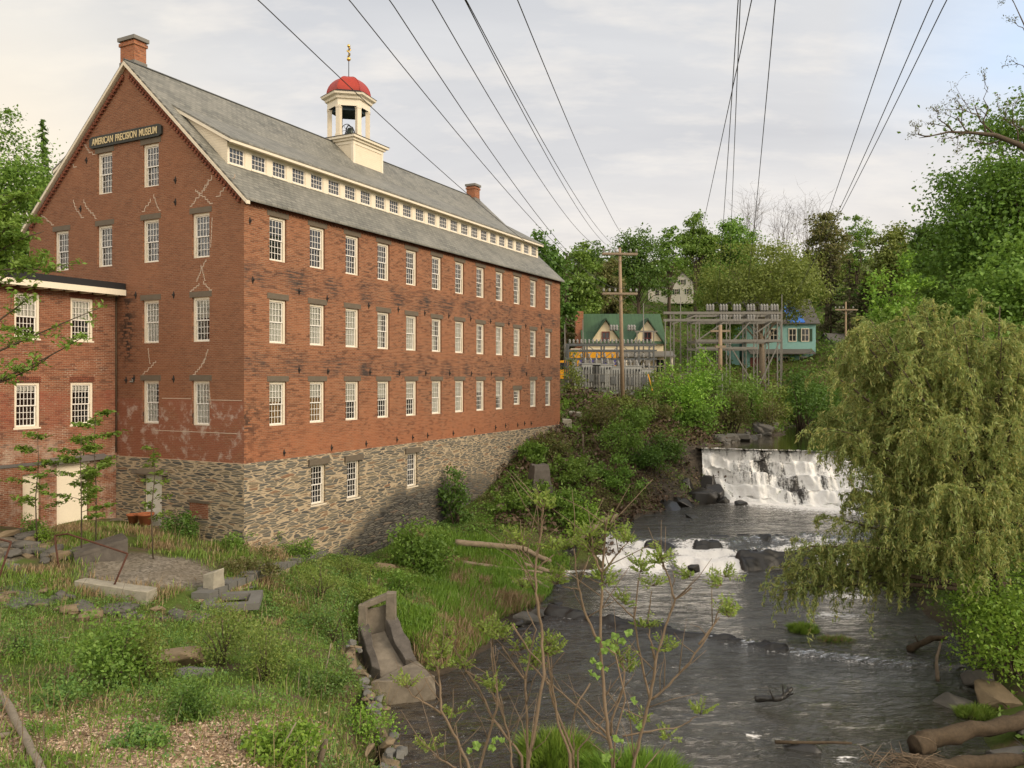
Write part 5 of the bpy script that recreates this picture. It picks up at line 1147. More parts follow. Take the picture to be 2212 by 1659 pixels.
for (x0, xm, ym, x1, y1, lb) in ((1596, 1578, 250, 1545, 668, 'left wire of the crossing bundle above the gantry'), (1600, 1588, 250, 1572, 668, 'middle wire of the crossing bundle above the gantry'), (1629, 1574, 225, 1478, 668, 'wire slanting left across the bundle above the gantry'), (1677, 1655, 215, 1603, 668, 'single power line above the bare treetops'), (1955, 1872, 220, 1709, 668, 'leftmost of the three power lines toward the right trees'), (2026, 1921, 215, 1678, 668, 'middle of the three power lines toward the right trees'), (2057, 1940, 215, 1684, 670, 'rightmost of the three power lines toward the right trees')):
    wire(x0, xm, ym, x1, y1, 84, lb, gl_, .0105)

# ------------------------------------------------------------------ substation
def gantry():
    g = empty('steel_gantry', 'large galvanised steel substation gantry topped with grey insulators', 'gantry', (0, 0, 0)); Y0, Y1 = 84., 88.
    xs = [PX(x, Y0) for x in (1452, 1507, 1573, 1632, 1683)]; zt = PZ(676, Y0); zg = -1.8
    for Yy in (Y0, Y1):
        for i, x in enumerate(xs):
            if i == 0 and Yy == Y1: continue
            b = MB()
            for sx in (-.18, .18): b.bar((x+sx, Yy, zg), (x+sx, Yy, zt), .10, .10)
            nn = 12
            for j in range(nn): za, zb = zg+(zt-zg)*j/nn, zg+(zt-zg)*(j+1)/nn; sg = 1 if j % 2 else -1; b.bar((x-.18*sg, Yy, za), (x+.18*sg, Yy, zb), .04, .04)
            b.obj('column', M['steel'], g)
        for (a, c, z) in ((0, 4, zt), (0, 4, zt-.75), (1, 4, PZ(736, Y0)), (1, 3, PZ(752, Y0))):
            if a == 0 and Yy == Y1: a = 1
            b = MB(); b.bar((xs[a]-(.9 if a == 0 else .2), Yy, z), (xs[c]+.2, Yy, z), .22, .26); b.obj('beam', M['steel'], g)
    for (i, j, za, zb) in ((1, 2, PZ(735, Y0), PZ(690, Y0)), (3, 4, PZ(720, Y0), PZ(684, Y0)), (2, 3, PZ(748, Y0), PZ(682, Y0)), (0, 1, PZ(700, Y0), PZ(680, Y0)), (2, 1, -1.2, PZ(740, Y0)), (3, 2, -1., PZ(740, Y0)), (4, 3, PZ(740, Y0), -1.6)):
        b = MB(); b.bar((xs[i], Y0, za), (xs[j], Y0, zb), .12, .12); b.obj('brace', M['steel'], g)
    for x in xs[1:]:
        for z in (zt, zt-.75, PZ(736, Y0)): b = MB(); b.bar((x, Y0, z), (x, Y1, z), .16, .16); b.obj('cross_beam', M['steel'], g)
    im = MB(); im.lathe([(.10, 0), (.10, .1)]+[(r, .1+.07*k) for k in range(9) for r in ((.16,) if k % 2 else (.11,))]+[(.06, .8)], n=8); me = im.mesh('insulator', M['porcelain'])
    for x in (1528, 1534, 1540, 1557, 1563, 1569, 1586, 1592, 1598, 1616, 1622, 1628, 1645, 1651, 1657, 1667, 1673, 1679):
        link('insulator', me, g, (PX(x, Y0), Y0, zt+.13))
        if x % 3 != 1: link('insulator', me, g, (PX(x, Y0), Y0, zt-.13), (PI, 0, 0))
    b = MB()
    for x in (1540, 1569, 1598, 1628): 
        p = Vector((PX(x, Y0), Y0, zt+.95)); b.tube([p, p+Vector((.5, .2, .2)), p+Vector((.8, .4, -.5)), p+Vector((.8, .5, -1.5))], .03, 5)
    b.obj('jumper_cable', M['wire'], g)
gantry()
def rack():
    g = empty('switchgear_rack', 'low dark steel lattice rack of switches in front of the yellow truck', 'switchgear', (0, 0, 0)); Ya, Yb = 77., 79.5
    xs = [PX(x, Ya) for x in (1228, 1268, 1305, 1340, 1380, 1412)]; zt = PZ(744, Ya); zg = -1.9
    for Yy in (Ya, Yb):
        for x in xs:
            b = MB(); b.bar((x, Yy, zg), (x, Yy, zt), .14, .14); b.obj('column', M['steeld'], g)
        for z in (zt, PZ(775, Ya), PZ(792, Ya), PZ(757, Ya)): b = MB(); b.bar((xs[0]-.3, Yy, z), (xs[-1]+.3, Yy, z), .12, .16); b.obj('beam', M['steeld'], g)
    for i in range(5):
        for za, zb in ((zt, PZ(775, Ya)), (PZ(775, Ya), PZ(800, Ya))):
            b = MB(); a, c = (za, zb) if i % 2 else (zb, za); b.bar((xs[i], Ya, a), (xs[i+1], Ya, c), .07, .07); b.obj('brace', M['steel'], g)
    im = MB(); im.lathe([(.07, 0), (.12, .12), (.08, .2), (.12, .3), (.05, .42)], n=7); me = im.mesh('insulator', M['porcelain']); rs = np.random.RandomState(3)
    for i in range(22):
        x = xs[0]+(xs[-1]-xs[0])*(i+.3)/22
        link('insulator', me, g, (x, Ya, zt+.08)); 
        if i % 2: link('insulator', me, g, (x, Ya-.1, PZ(775, Ya)+.1))
        if i % 3: link('insulator', me, g, (x, Yb, PZ(785, Ya)+.1), (0, .5, 0))
    for i in range(7):
        x = xs[0]+(xs[-1]-xs[0])*(i+.5)/7; b = MB(); b.box((x-.22, Ya-.25, PZ(790, Ya)), (x+.22, Ya+.1, PZ(778, Ya))); b.tube([(x, Ya-.1, PZ(778, Ya)), (x+.2, Ya-.1, PZ(770, Ya)), (x+.5, Ya, PZ(760, Ya))], .03, 4); b.obj('switch', M['steel'], g)
    b = MB(); b.bar((PX(1372, Ya), Ya, PZ(716, Ya)), (PX(1420, Ya), Ya, PZ(716, Ya)), .12, .14)
    for x in (1376, 1412): b.bar((PX(x, Ya), Ya, PZ(716, Ya)), (PX(x, Ya), Ya, zt), .1, .1)
    b.obj('upper_frame', M['steel'], g)
    for x in (1320, 1326, 1332, 1358, 1364, 1370): link('insulator', me, g, (PX(x, Ya), Ya, PZ(716, Ya)+.05), None, 1.4)
rack()
gt = 'grey transformers behind the substation fence'
def transformer(x, y, w, h, label):
    z = hz1(x, y); g = empty('transformer', label, 'transformer', (x, y, z), 0, gt)
    b = MB(); b.box((-w/2, -.5, .15), (w/2, .5, h)); b.box((-w/2-.05, -.55, h+.001), (w/2+.05, .55, h+.08)); b.box((-w/2-.1, -.6, -.2), (w/2+.1, .6, .149)); b.obj('tank', M['tank'], g)
    b = MB()
    for i in range(7): xx = -w/2+w*(i+.5)/7; b.box((xx-.05, -.8, .4), (xx+.05, -.502, h-.2))
    b.obj('cooling_fin', M['tank'], g)
    for sx in (-.3, 0, .3):
        b = MB(); b.lathe([(.08, 0), (.13, .1), (.08, .2), (.13, .3), (.08, .4), (.04, .55)], (sx*w, 0, h+.08), 8); b.obj('bushing', M['porcelain'], g)
    b = MB(); b.box((-w*.2, -.9, .9), (w*.1, -.803, 1.6)); b.obj('control_box', M['steeld'], g)
for x, w_, h_, lb in ((1252, 1.7, 2.3, 'leftmost grey transformer beside the small bush'), (1276, 1.7, 2.5, 'second grey transformer from the left'), (1300, 1.8, 2.5, 'third grey transformer from the left'), (1325, 1.6, 2.45, 'grey transformer just left of the tall pole'), (1362, 1.9, 2.6, 'grey transformer just right of the tall pole'), (1390, 1.7, 2.3, 'rightmost grey transformer of the row')):
    transformer(PX(x, 75.6), 75.6, w_, h_, lb)
fe = empty('wire_fence', 'galvanised wire fence along the front of the substation', 'fence', (0, 0, 0)); fx = [PX(x, 72.5) for x in np.linspace(1205, 1560, 17)]
for x in fx:
    z = hz1(x, 72.5); b = MB(); b.tube([(x, 72.5, z-.2), (x, 72.5, .35)], .045, 6); b.obj('post', M['steel'], fe)
b = MB()
for z in (.32, -.75, -1.1, -1.5): b.bar((fx[0], 72.5, z), (fx[-1], 72.5, z), .05, .05)
b.obj('rail', M['steel'], fe)
b = MB()
for i in range(110):
    x = fx[0]+(fx[-1]-fx[0])*i/110; b.bar((x, 72.52, -1.7), (x+.6, 72.52, .3), .010, .010); b.bar((x+.6, 72.53, -1.7), (x, 72.53, .3), .010, .010)
b.obj('wire_mesh', M['steel'], fe)
for i, (x, yt, Y, lb) in enumerate(((1220, 700, 78, 'slim lightning mast at the left end of the switch rack'), (1259, 690, 80, 'slim lightning mast left of the green roof'), (1390, 655, 78, 'slim lightning mast in front of the second roof gable'), (1437, 690, 80, 'slim lightning mast at the right end of the green roof'), (1470, 640, 86, 'slim lightning mast at the left end of the gantry'), (1689, 636, 86, 'slim lightning mast at the right end of the gantry'))):
    m = MB(); zt = PZ(yt, Y); m.tube([(0,0,0), (0,0,(zt+2)*.6), (0,0,zt+2)], [.10, .07, .035], 7); tag(m.obj('lightning_mast', M['steel'], None, loc=(PX(x, Y), Y, -2)), lb, 'mast', 'lightning masts of the substation')
p = empty('service_pole', 'short wooden service pole inside the steel gantry', 'utility pole', (PX(1556, 82), 82, -2.)); b = MB(); b.tube([(0,0,0), (0,0,PZ(702, 82)+2)], [.22, .18], 9); b.obj('pole', M['pole'], p); b = MB(); b.box((-1., -.1, 6.6), (1., .1, 6.8)); b.box((-.5, -.2, 5.0), (.5, .2, 5.25)); b.obj('crossarm', M['drift'], p)
log([(PX(1400, 71), 71, .3), (PX(1418, 69.5), 69.5, -2.4)], .05, M['yellow'], 'slanting yellow guy wire guard beside the tall pole', 'guy guard', seed=30, name='guy_guard')

# ------------------------------------------------------------------ truck
tk = empty('moving_truck', 'yellow box truck with a purple stripe parked behind the substation', 'truck', (PX(1233, 86), 86, hz1(9, 86)))
b = MB(); b.box((0, 0, .95), (5.0, 2.4, 3.75)); b.obj('cargo_box', M['yellow'], tk)
b = MB(); b.box((.9, -.02, 2.05), (4.9, -.003, 2.75)); b.box((1.4, -.025, 2.2), (2.4, -.021, 2.55)); b.obj('stripe', M['purple'], tk)
b = MB(); b.box((.5, -.015, 1.15), (4.95, -.004, 1.22)); b.box((0, -.03, 3.68), (5.0, .0, 3.78)); b.obj('trim', M['white'], tk)
b = MB(); b.hexa([(-1.9, .1, .6), (-.1, .1, .6), (-.1, 2.3, .6), (-1.9, 2.3, .6), (-1.35, .15, 2.5), (-.1, .15, 2.6), (-.1, 2.25, 2.6), (-1.35, 2.25, 2.5)]); b.hexa([(-2.7, .2, .6), (-1.9, .2, .6), (-1.9, 2.2, .6), (-2.7, 2.2, .6), (-2.6, .25, 1.4), (-1.75, .2, 1.6), (-1.75, 2.2, 1.6), (-2.6, 2.15, 1.4)]); cab = b.obj('cab', M['yellow'], tk)
b = MB(); b.box((-1.45, .085, 1.6), (-.5, .11, 2.3)); b.obj('side_window', M['darkglass'], cab)
for x in (-1.9, 3.6):
    w_ = MB(); w_.tube([(x, .1, .5), (x, .45, .5)], .5, 16); w_.obj('wheel', M['rubber'], tk)
b = MB(); b.box((-1.0, .3, .5), (4.9, 2.1, .94)); b.obj('chassis', M['steeld'], tk)

# ------------------------------------------------------------------ houses
def hwin(parent, x, z, w, h, y=-.03, fr='white', shut=None):
    b = MB(); b.box((x-w/2-.1, y-.05, z-.1), (x+w/2+.1, y+.05, z)); b.box((x-w/2-.1, y-.05, z+h), (x+w/2+.1, y+.05, z+h+.12)); b.box((x-w/2-.1, y-.05, z+.001), (x-w/2, y+.05, z+h-.001)); b.box((x+w/2, y-.05, z+.001), (x+w/2+.1, y+.05, z+h-.001)); b.box((x-.03, y-.02, z), (x+.03, y+.02, z+h)); b.box((x-w/2, y-.025, z+h/2-.03), (x+w/2, y+.015, z+h/2+.03))
    f = b.obj('window', M[fr], parent); b = MB(); b.box((x-w/2, y+.021, z), (x+w/2, y+.06, z+h)); b.obj('pane', M['darkglass'], f)
    if shut:
        for sx in (-1, 1): b = MB(); b.box((x+sx*(w/2+.32)-.2, y-.04, z-.05), (x+sx*(w/2+.32)+.2, y+.03, z+h+.05)); b.obj('shutter', M[shut], f)
def gable_house(name, label, x, y, z, rot, w, d, he, hr, wall, roofm, ov=.4, axis='x'):
    """axis x: ridge runs along x"""
    h = empty(name, label, 'house', (x, y, z), rot); b = MB(); b.box((-w/2, 0, -2), (w/2, d, he))
    if axis == 'x':
        for sx in (-w/2, w/2): b.face([(sx, 0, he), (sx, d, he), (sx, d/2, hr)])
        wl_ = b.obj('wall', M[wall], h); b = MB(); sl_ = (hr-he)/(d/2)
        slab(b, [(-ov, he-ov*sl_+.1), (d/2, hr+.1)], -w/2-ov, w/2+ov, .14); slab(b, [(d/2, hr+.1), (d+ov, he-ov*sl_+.1)], -w/2-ov, w/2+ov, .14)
    else:
        for sy in (0, d): b.face([(-w/2, sy, he), (w/2, sy, he), (0, sy, hr)])
        wl_ = b.obj('wall', M[wall], h); b = MB(); sl_ = (hr-he)/(w/2)
        for sg in (-1, 1):
            vs = [(sg*(w/2+ov), -ov, he-ov*sl_), (sg*(w/2+ov), d+ov, he-ov*sl_), (0, d+ov, hr), (0, -ov, hr)]
            b.hexa([(p[0], p[1], p[2]) for p in vs]+[(p[0], p[1], p[2]+.16) for p in vs])
    rf = b.obj('roof', M[roofm], h); return h, wl_, rf
Yh = 95.; xa, xb = PX(1263, Yh), PX(1433, Yh); zg = -.6
hs, wl_, rf = gable_house('cream_house', 'cream house with a steep green metal roof and two peaked wall gables', (xa+xb)/2, Yh, zg, 0, xb-xa, 8, PZ(737, Yh)-zg, PZ(678, Yh+4)-zg-.1, 'cream', 'greenroof', .35)
he = PZ(737, Yh)-zg
for px in (1308, 1398):
    gx = PX(px, Yh)-(xa+xb)/2; hw, hh = 1.75, 2.5
    b = MB(); b.face([(gx-hw, -.12, he-.5), (gx+hw, -.12, he-.5), (gx+hw, -.12, he-.1), (gx, -.12, he-.1+hh), (gx-hw, -.12, he-.1)]); b.obj('wall_gable', M['cream'], hs)
    b = MB()
    for sg in (-1, 1):
        vs = [(gx+sg*(hw+.25), -.5, he-.45), (gx, -.5, he+hh), (gx, 3.0, he+hh), (gx+sg*(hw+.25), .6, he-.45)]
        b.hexa(vs+[(p[0], p[1], p[2]+.2) for p in vs])
    b.obj('gable_roof', M['greentrim'], hs); hwin(hs, gx, he-.35, .75, 1.35, -.15, 'maroon')
b = MB(); b.hexa([(-5.2, -2.2, he-1.9), (5.6, -2.2, he-1.9), (5.6, 0, he-1.3), (-5.2, 0, he-1.3), (-5.2, -2.2, he-1.75), (5.6, -2.2, he-1.75), (5.6, 0, he-1.15), (-5.2, 0, he-1.15)]); b.obj('porch_roof', M['steel'], hs)
for x in (-4.8, -2.4, 0, 2.4, 5.2): b = MB(); b.box((x-.08, -2.1, -1), (x+.08, -1.95, he-1.9)); b.obj('porch_post', M['white'], hs)
for x in (-3.4, -1., 1.5, 4.2): hwin(hs, x, 1.2, .9, 1.5)
b = MB(); b.box((-(xb-xa)/2-.9, 1.5, -1), (-(xb-xa)/2-.02, 3.2, PZ(676, Yh+4)-zg)); b.obj('chimney', M['brickp'], hs)
# white house on the hill
x, y = PX(1441, 150), 150; z = PZ(640, 150)
hs, wl_, rf = gable_house('white_house', 'white gabled house with dark shutters high on the wooded hill', x+3.4, y, z, -.25, 7.2, 9, 3.2, 6.6, 'wsiding', 'shingle', .3, 'y')
hwin(hs, -1.6, .6, .8, 1.4, -.03, 'white', 'greentrim'); hwin(hs, 1.6, .6, .8, 1.4, -.03, 'white', 'greentrim'); hwin(hs, 0, 3.3, .8, 1.3, -.03, 'white', 'greentrim')
b = MB(); b.box((-9.5, 1.0, -2), (-3.6, 6, 2.6)); b.obj('side_wing', M['wsiding'], hs); b = MB(); b.hexa([(-9.8, .7, 2.6), (-3.5, .7, 2.6), (-3.5, 6.3, 3.2), (-9.8, 6.3, 3.2), (-9.8, .7, 2.75), (-3.5, .7, 2.75), (-3.5, 6.3, 3.4), (-9.8, 6.3, 3.4)]); b.obj('wing_roof', M['shingle'], hs)
for xx in (-5.2, -7.0): hwin(hs, xx, .5, 1., 1.4, .97, 'white')
b = MB(); b.box((-8.9, .97, -.4), (-8.0, .999, 1.7)); b.obj('door', M['white'], hs)
hs.scale = (.66, .66, .66); hs.location.x -= .6
b = MB(); b.hexa([(-4.2, 2, 3.2), (-1, 2, 3.2), (-1, 6, 3.2), (-4.2, 6, 3.2), (-4.2, 2, 4.4), (-1, 2, 5.6), (-1, 6, 5.6), (-4.2, 6, 4.4)]); b.obj('shed_dormer', M['wsiding'], hs)
# turquoise house with tarp
Yb_ = 112.; xa, xb = PX(1606, Yb_), PX(1768, Yb_); zg = .2
he = PZ(694, Yb_)-zg
hs, wl_, rf = gable_house('turquoise_house', 'turquoise house with a blue tarp over its roof behind the gantry', (xa+xb)/2, Yb_, zg, -.05, xb-xa-.9, 8, he, PZ(648, Yb_+4)-zg, 'teal', 'shingle', .45)
w2 = (xb-xa)/2; sl_ = (PZ(648, Yb_+4)-zg-he)/4
b = MB(); f_ = lambda x, s: (x, s, he+s*sl_+.14)
b.hexa([f_(.8, -.44), f_(w2-2.0, -.44), f_(2.5, 4.0), f_(1.0, 4.0)]+[tuple(Vector(q)+Vector((0, -.02, .06))) for q in (f_(.8, -.44), f_(w2-2.0, -.44), f_(2.5, 4.0), f_(1.0, 4.0))]); b.obj('tarp', M['tarp'], hs)
for xx in (w2-1.9, w2-3.6, -1, -3.2): hwin(hs, xx, he-2.7, .9, 1.6, -.03, 'white', 'greentrim' if xx > 3 else None)
for xx in (-1.8, .6, 3.0): hwin(hs, xx, 1.0, .9, 1.6)
b = MB(); b.box((-4.2, -.06, 0), (-.6, -.02, 2.6)); b.obj('porch_front', M['maroon'], hs)
b = MB(); b.hexa([(-4.6, -1.8, 3.0), (w2-1.0, -1.8, 3.0), (w2-1.0, -.01, 3.6), (-4.6, -.01, 3.6), (-4.6, -1.8, 3.15), (w2-1.0, -1.8, 3.15), (w2-1.0, -.01, 3.75), (-4.6, -.01, 3.75)]); b.obj('porch_roof', M['shingle'], hs)
b = MB(); b.box((-w2-1.2, 1.2, -2), (-w2-.2, 6, he-2.6)); b.obj('side_wing', M['teal'], hs)
hs, wl_, rf = gable_house('grey_house', 'small pinkish grey house half hidden behind the distant pole', PX(1850, 116), 116, .6, .2, 6., 6, PZ(748, 116)-.6, PZ(722, 119)-.6, 'wsiding', 'shingle', .3); hwin(hs, 1.2, 1.2, .9, 1.3)
wl_.data.materials[0] = plain('pinkish_siding', (.26, .20, .17), .8, .12, 2.)
# ------------------------------------------------------------------ vegetation
_YS = np.arange(7, 160, .2)
def ground_at(x, y):
    a, b = ray(x, y); h = hz(a*_YS, _YS); i = np.argmax(b*_YS < h); return float(_YS[i])
def TR(label, x, yt, wpx, Y, mat, name='tree', seed=0, **k):
    X = PX(x, Y); z = hz1(X, Y); h = PZ(yt, Y)-z; w = wpx*K/F*Y
    return tree(name, label, X, Y, h, w, mat, seed=seed, zb=z, **k)
def BU(label, x, yb, hpx, wpx, mat, seed=0, Y=None, name='bush', **k):
    Y = Y or ground_at(x, yb); s = K/F*Y
    return bush(name, label, PX(x, Y), Y, hpx*s, wpx*s, mat, seed=seed, **k)
# trees beyond the mill roof and up the hill
g = 'trees on the wooded hill'
far = dict(lv=9500, ls=.40, nc=80, base=.2, group=g)
TR('dark green tree just past the far end of the mill roof', 1170, 492, 130, 80, 'leaf_dark', seed=1, **far)
TR('mid green tree between the roof end and the tall pole', 1252, 497, 120, 103, 'leaf_mid', seed=2, **{**far, 'base': .08})
TR('low shady tree behind the chimney of the cream house', 1240, 600, 110, 104, 'leaf_dark', seed=3, **{**far, 'base': .05})
TR('broad dark tree behind the top of the tall pole', 1380, 478, 150, 128, 'leaf_dark', seed=4, **far)
TR('slender pale tree with a bare stem left of the white house gable', 1446, 462, 62, 133, 'leaf_mid', 'tree', 5, **{**far, 'lv': 2600, 'base': .3})
TR('bright rounded tree with sky showing under its crown', 1503, 452, 100, 138, 'leaf_mid', seed=6, **{**far, 'base': .38})
TR('green tree standing below the leftmost bare treetop', 1590, 452, 120, 140, 'leaf_mid', seed=7, **{**far, 'base': .3})
TR('tall reddish brown tree right of the bare treetops', 1785, 436, 105, 128, 'leaf_brown', seed=8, **{**far, 'base': .3})
TR('light green tree behind the reddish brown one', 1850, 446, 80, 138, 'leaf_mid', seed=9, **{**far, 'base': .25, 'lv': 3600})
TR('olive rounded tree left of the big maples', 1925, 468, 130, 118, 'leaf_olive', seed=10, **far)
TR('dark tree whose top shows between olive tree and maple', 2015, 442, 120, 108, 'leaf_dark', seed=11, **far)
TR('bright yellow green round tree above the willow', 1950, 522, 165, 88, 'leaf_bright', seed=12, **{**far, 'lv': 7000, 'base': .1})
TR('green tree at the left of the white house', 1335, 555, 80, 136, 'leaf_mid', seed=13, **{**far, 'base': .1})
TR('dusky tree between tall pole and white house roof', 1315, 545, 80, 118, 'leaf_brown', seed=14, **{**far, 'base': .1})
TR('tree closing the gap right of the white house', 1530, 545, 120, 162, 'leaf_mid', seed=15, **{**far, 'base': .05})
TR('dark tree behind the right end of the gantry', 1720, 555, 130, 132, 'leaf_dark', seed=16, **{**far, 'base': .05})
TR('shaded tree under the bright rounded crown', 1480, 600, 110, 164, 'leaf_dark', seed=17, **{**far, 'base': .03})
TR('shaded tree beside the brown spruces', 1890, 600, 120, 124, 'leaf_dark', seed=18, **{**far, 'base': .03})
TR('wide olive tree with many stems towering over the gantry', 1645, 508, 320, 104, 'leaf_olive', 'spreading_tree', 19, lv=24000, ls=.30, nc=170, base=.34, group=g, bark='barkpale', trunk=.42)
TR('darker tree tucked against the left side of the spreading olive tree', 1556, 565, 110, 112, 'leaf_mid', seed=20, **{**far, 'base': .1})
for i, (x, yt, w_, lb) in enumerate(((1625, 388, 95, 'leafless treetop, left of the bare three'), (1692, 408, 90, 'leafless treetop, middle of the bare three'), (1742, 396, 95, 'leafless treetop, right of the bare three'))):
    TR(lb, x, yt, w_, 150, 'leaf_mid', 'bare_tree', 30+i, lv=0, nc=15, base=.50, bare=True, bark='bark', trunk=.24, group='leafless trees on the skyline')
g2 = 'brown spruces right of the turquoise house'
for i, (x, yt, w_, Y, lb) in enumerate(((1795, 540, 75, 122, 'brown spruce just right of the turquoise house'), (1835, 560, 75, 118, 'brown spruce behind the distant pole'), (1868, 585, 70, 120, 'rightmost brown spruce of the clump'), (1222, 545, 60, 90, 'dark spruce against the trees past the roof end'))):
    X = PX(x, Y); conifer('spruce_tree', lb, X, Y, PZ(yt, Y)-hz1(X, Y), w_*K/F*Y, i, 3200, .42, g2 if i < 3 else None)
for i, (x, yt, w_, Y) in enumerate(((1190, 560, 150, 150), (1290, 520, 150, 165), (1420, 560, 150, 182), (1560, 540, 150, 178), (1680, 560, 160, 170), (1800, 560, 160, 160), (1980, 540, 160, 150), (2080, 500, 180, 140), (1620, 600, 150, 150))):
    TR('green tree filling the hillside behind the nearer crowns', x, yt, w_, Y, ('leaf_mid', 'leaf_dark', 'leaf_olive')[i % 3], seed=50+i, **{**far, 'lv': 3600, 'base': .05, 'ls': .6, 'group': 'back row of hillside trees'})
# left of the gable
TR('large bright green tree behind the left eave of the gable', 15, 236, 270, 66, 'leaf_mid', seed=70, lv=22000, ls=.26, nc=120, base=.1)
TR('darker green tree filling the gap below the left eave', 95, 330, 110, 72, 'leaf_mid', seed=71, lv=6000, ls=.34, nc=70, base=.1)
X = PX(92, 84); conifer('pine_tree', 'pine with tufted boughs rising behind the bright green tree', X, 84, PZ(256, 84)-hz1(X, 84), 130*K/F*84, 9, 2600, .5, None, 'leaf_dark', .55)
# right bank: big maples, a bare-limbed locust, bushes
TR('huge dark maple filling the right edge of the sky', 2200, 190, 400, 44, 'leaf_maple', 'maple_tree', 80, lv=60000, ls=.21, nc=260, base=.16, trunk=.4)
TR('lighter maple in front of the huge maple above the willow', 2185, 480, 300, 37, 'leaf_mid', 'maple_tree', 81, lv=26000, ls=.20, nc=150, base=.1)
TR('mid green maple between the willow and the distant pole', 1935, 640, 190, 66, 'leaf_mid', 'maple_tree', 82, lv=14000, ls=.24, nc=100, base=.05)
TR('dark maple left flank under the huge maple', 2060, 500, 150, 50, 'leaf_maple', 'maple_tree', 83, lv=20000, ls=.21, nc=120, base=.1)
def locust():
    Y = 30.; root = empty('locust_tree', 'locust with a long nearly bare limb reaching left across the sky', 'tree', (PX(2330, Y), Y, hz1(PX(2330, Y), Y)-.1)); o = root.location
    b = MB(); q = lambda x, y, dy=0: Vector(P(x, y, Y+dy))-o
    b.tube([(0,0,0), q(2330, 700), q(2320, 380)], [.34, .26, .20], 8)
    main = [q(2320, 380), q(2240, 335), q(2200, 312), q(2150, 292), q(2100, 287), q(2050, 285), q(2005, 295), q(1985, 298)]
    b.tube(main, [.20, .13, .10, .08, .055, .038, .022, .01], 6); tips = []
    rs = np.random.RandomState(4)
    def grow(p, d, ln, r, lev):
        e = p+d*ln; m = p.lerp(e, .5)+Vector(rs.normal(size=3)*ln*.09); b.tube([p, m, e], [r, r*.75, r*.5], 5 if lev < 2 else 3)
        tips.append(e)
        if lev >= 4: return
        for k in range(2 if lev else 3):
            nd = (d+Vector((rs.normal()*.55, rs.normal()*.5, rs.normal()*.45+.12))).normalized(); grow(p.lerp(e, .5+.5*rs.rand()), nd, ln*(.6+.2*rs.rand()), r*.55, lev+1)
    for (x, y), (dx, dz), ln in (((2200, 312), (-.25, .95), .9), ((2150, 292), (-.55, .8), 1.3), ((2100, 287), (-.75, .55), .9), ((2130, 290), (.1, 1), 1.0), ((2060, 286), (-.8, .5), .7), ((2010, 294), (-.9, .1), .45), ((2170, 300), (-.7, -.25), .55), ((2085, 287), (-.8, -.35), .5), ((2240, 335), (-.3, .9), 1.1)):
        grow(q(x, y), Vector((dx, rs.normal()*.25, dz)).normalized(), ln, .035, 1)
    for x, y in ((2190, 5), (2210, 60), (2215, 150)): 
        p = q(2320, 300); e = q(x, y, 1); b.tube([p, p.lerp(e, .5)+Vector((.1, 0, -.1)), e], [.08, .05, .015], 5); grow(e, Vector((-.6, 0, .4)).normalized(), .4, .02, 2)
    b.obj('trunk', M['bark'], root)
    c = np.array([tuple(t) for t in tips]); c = np.repeat(c, 7, 0)+rs.normal(size=(len(tips)*7, 3))*.06
    leaf_obj('crown', leaf_arr(rs, c, .055+.05*rs.rand(len(c)), .45), M['leaf_brown'], root)
locust()

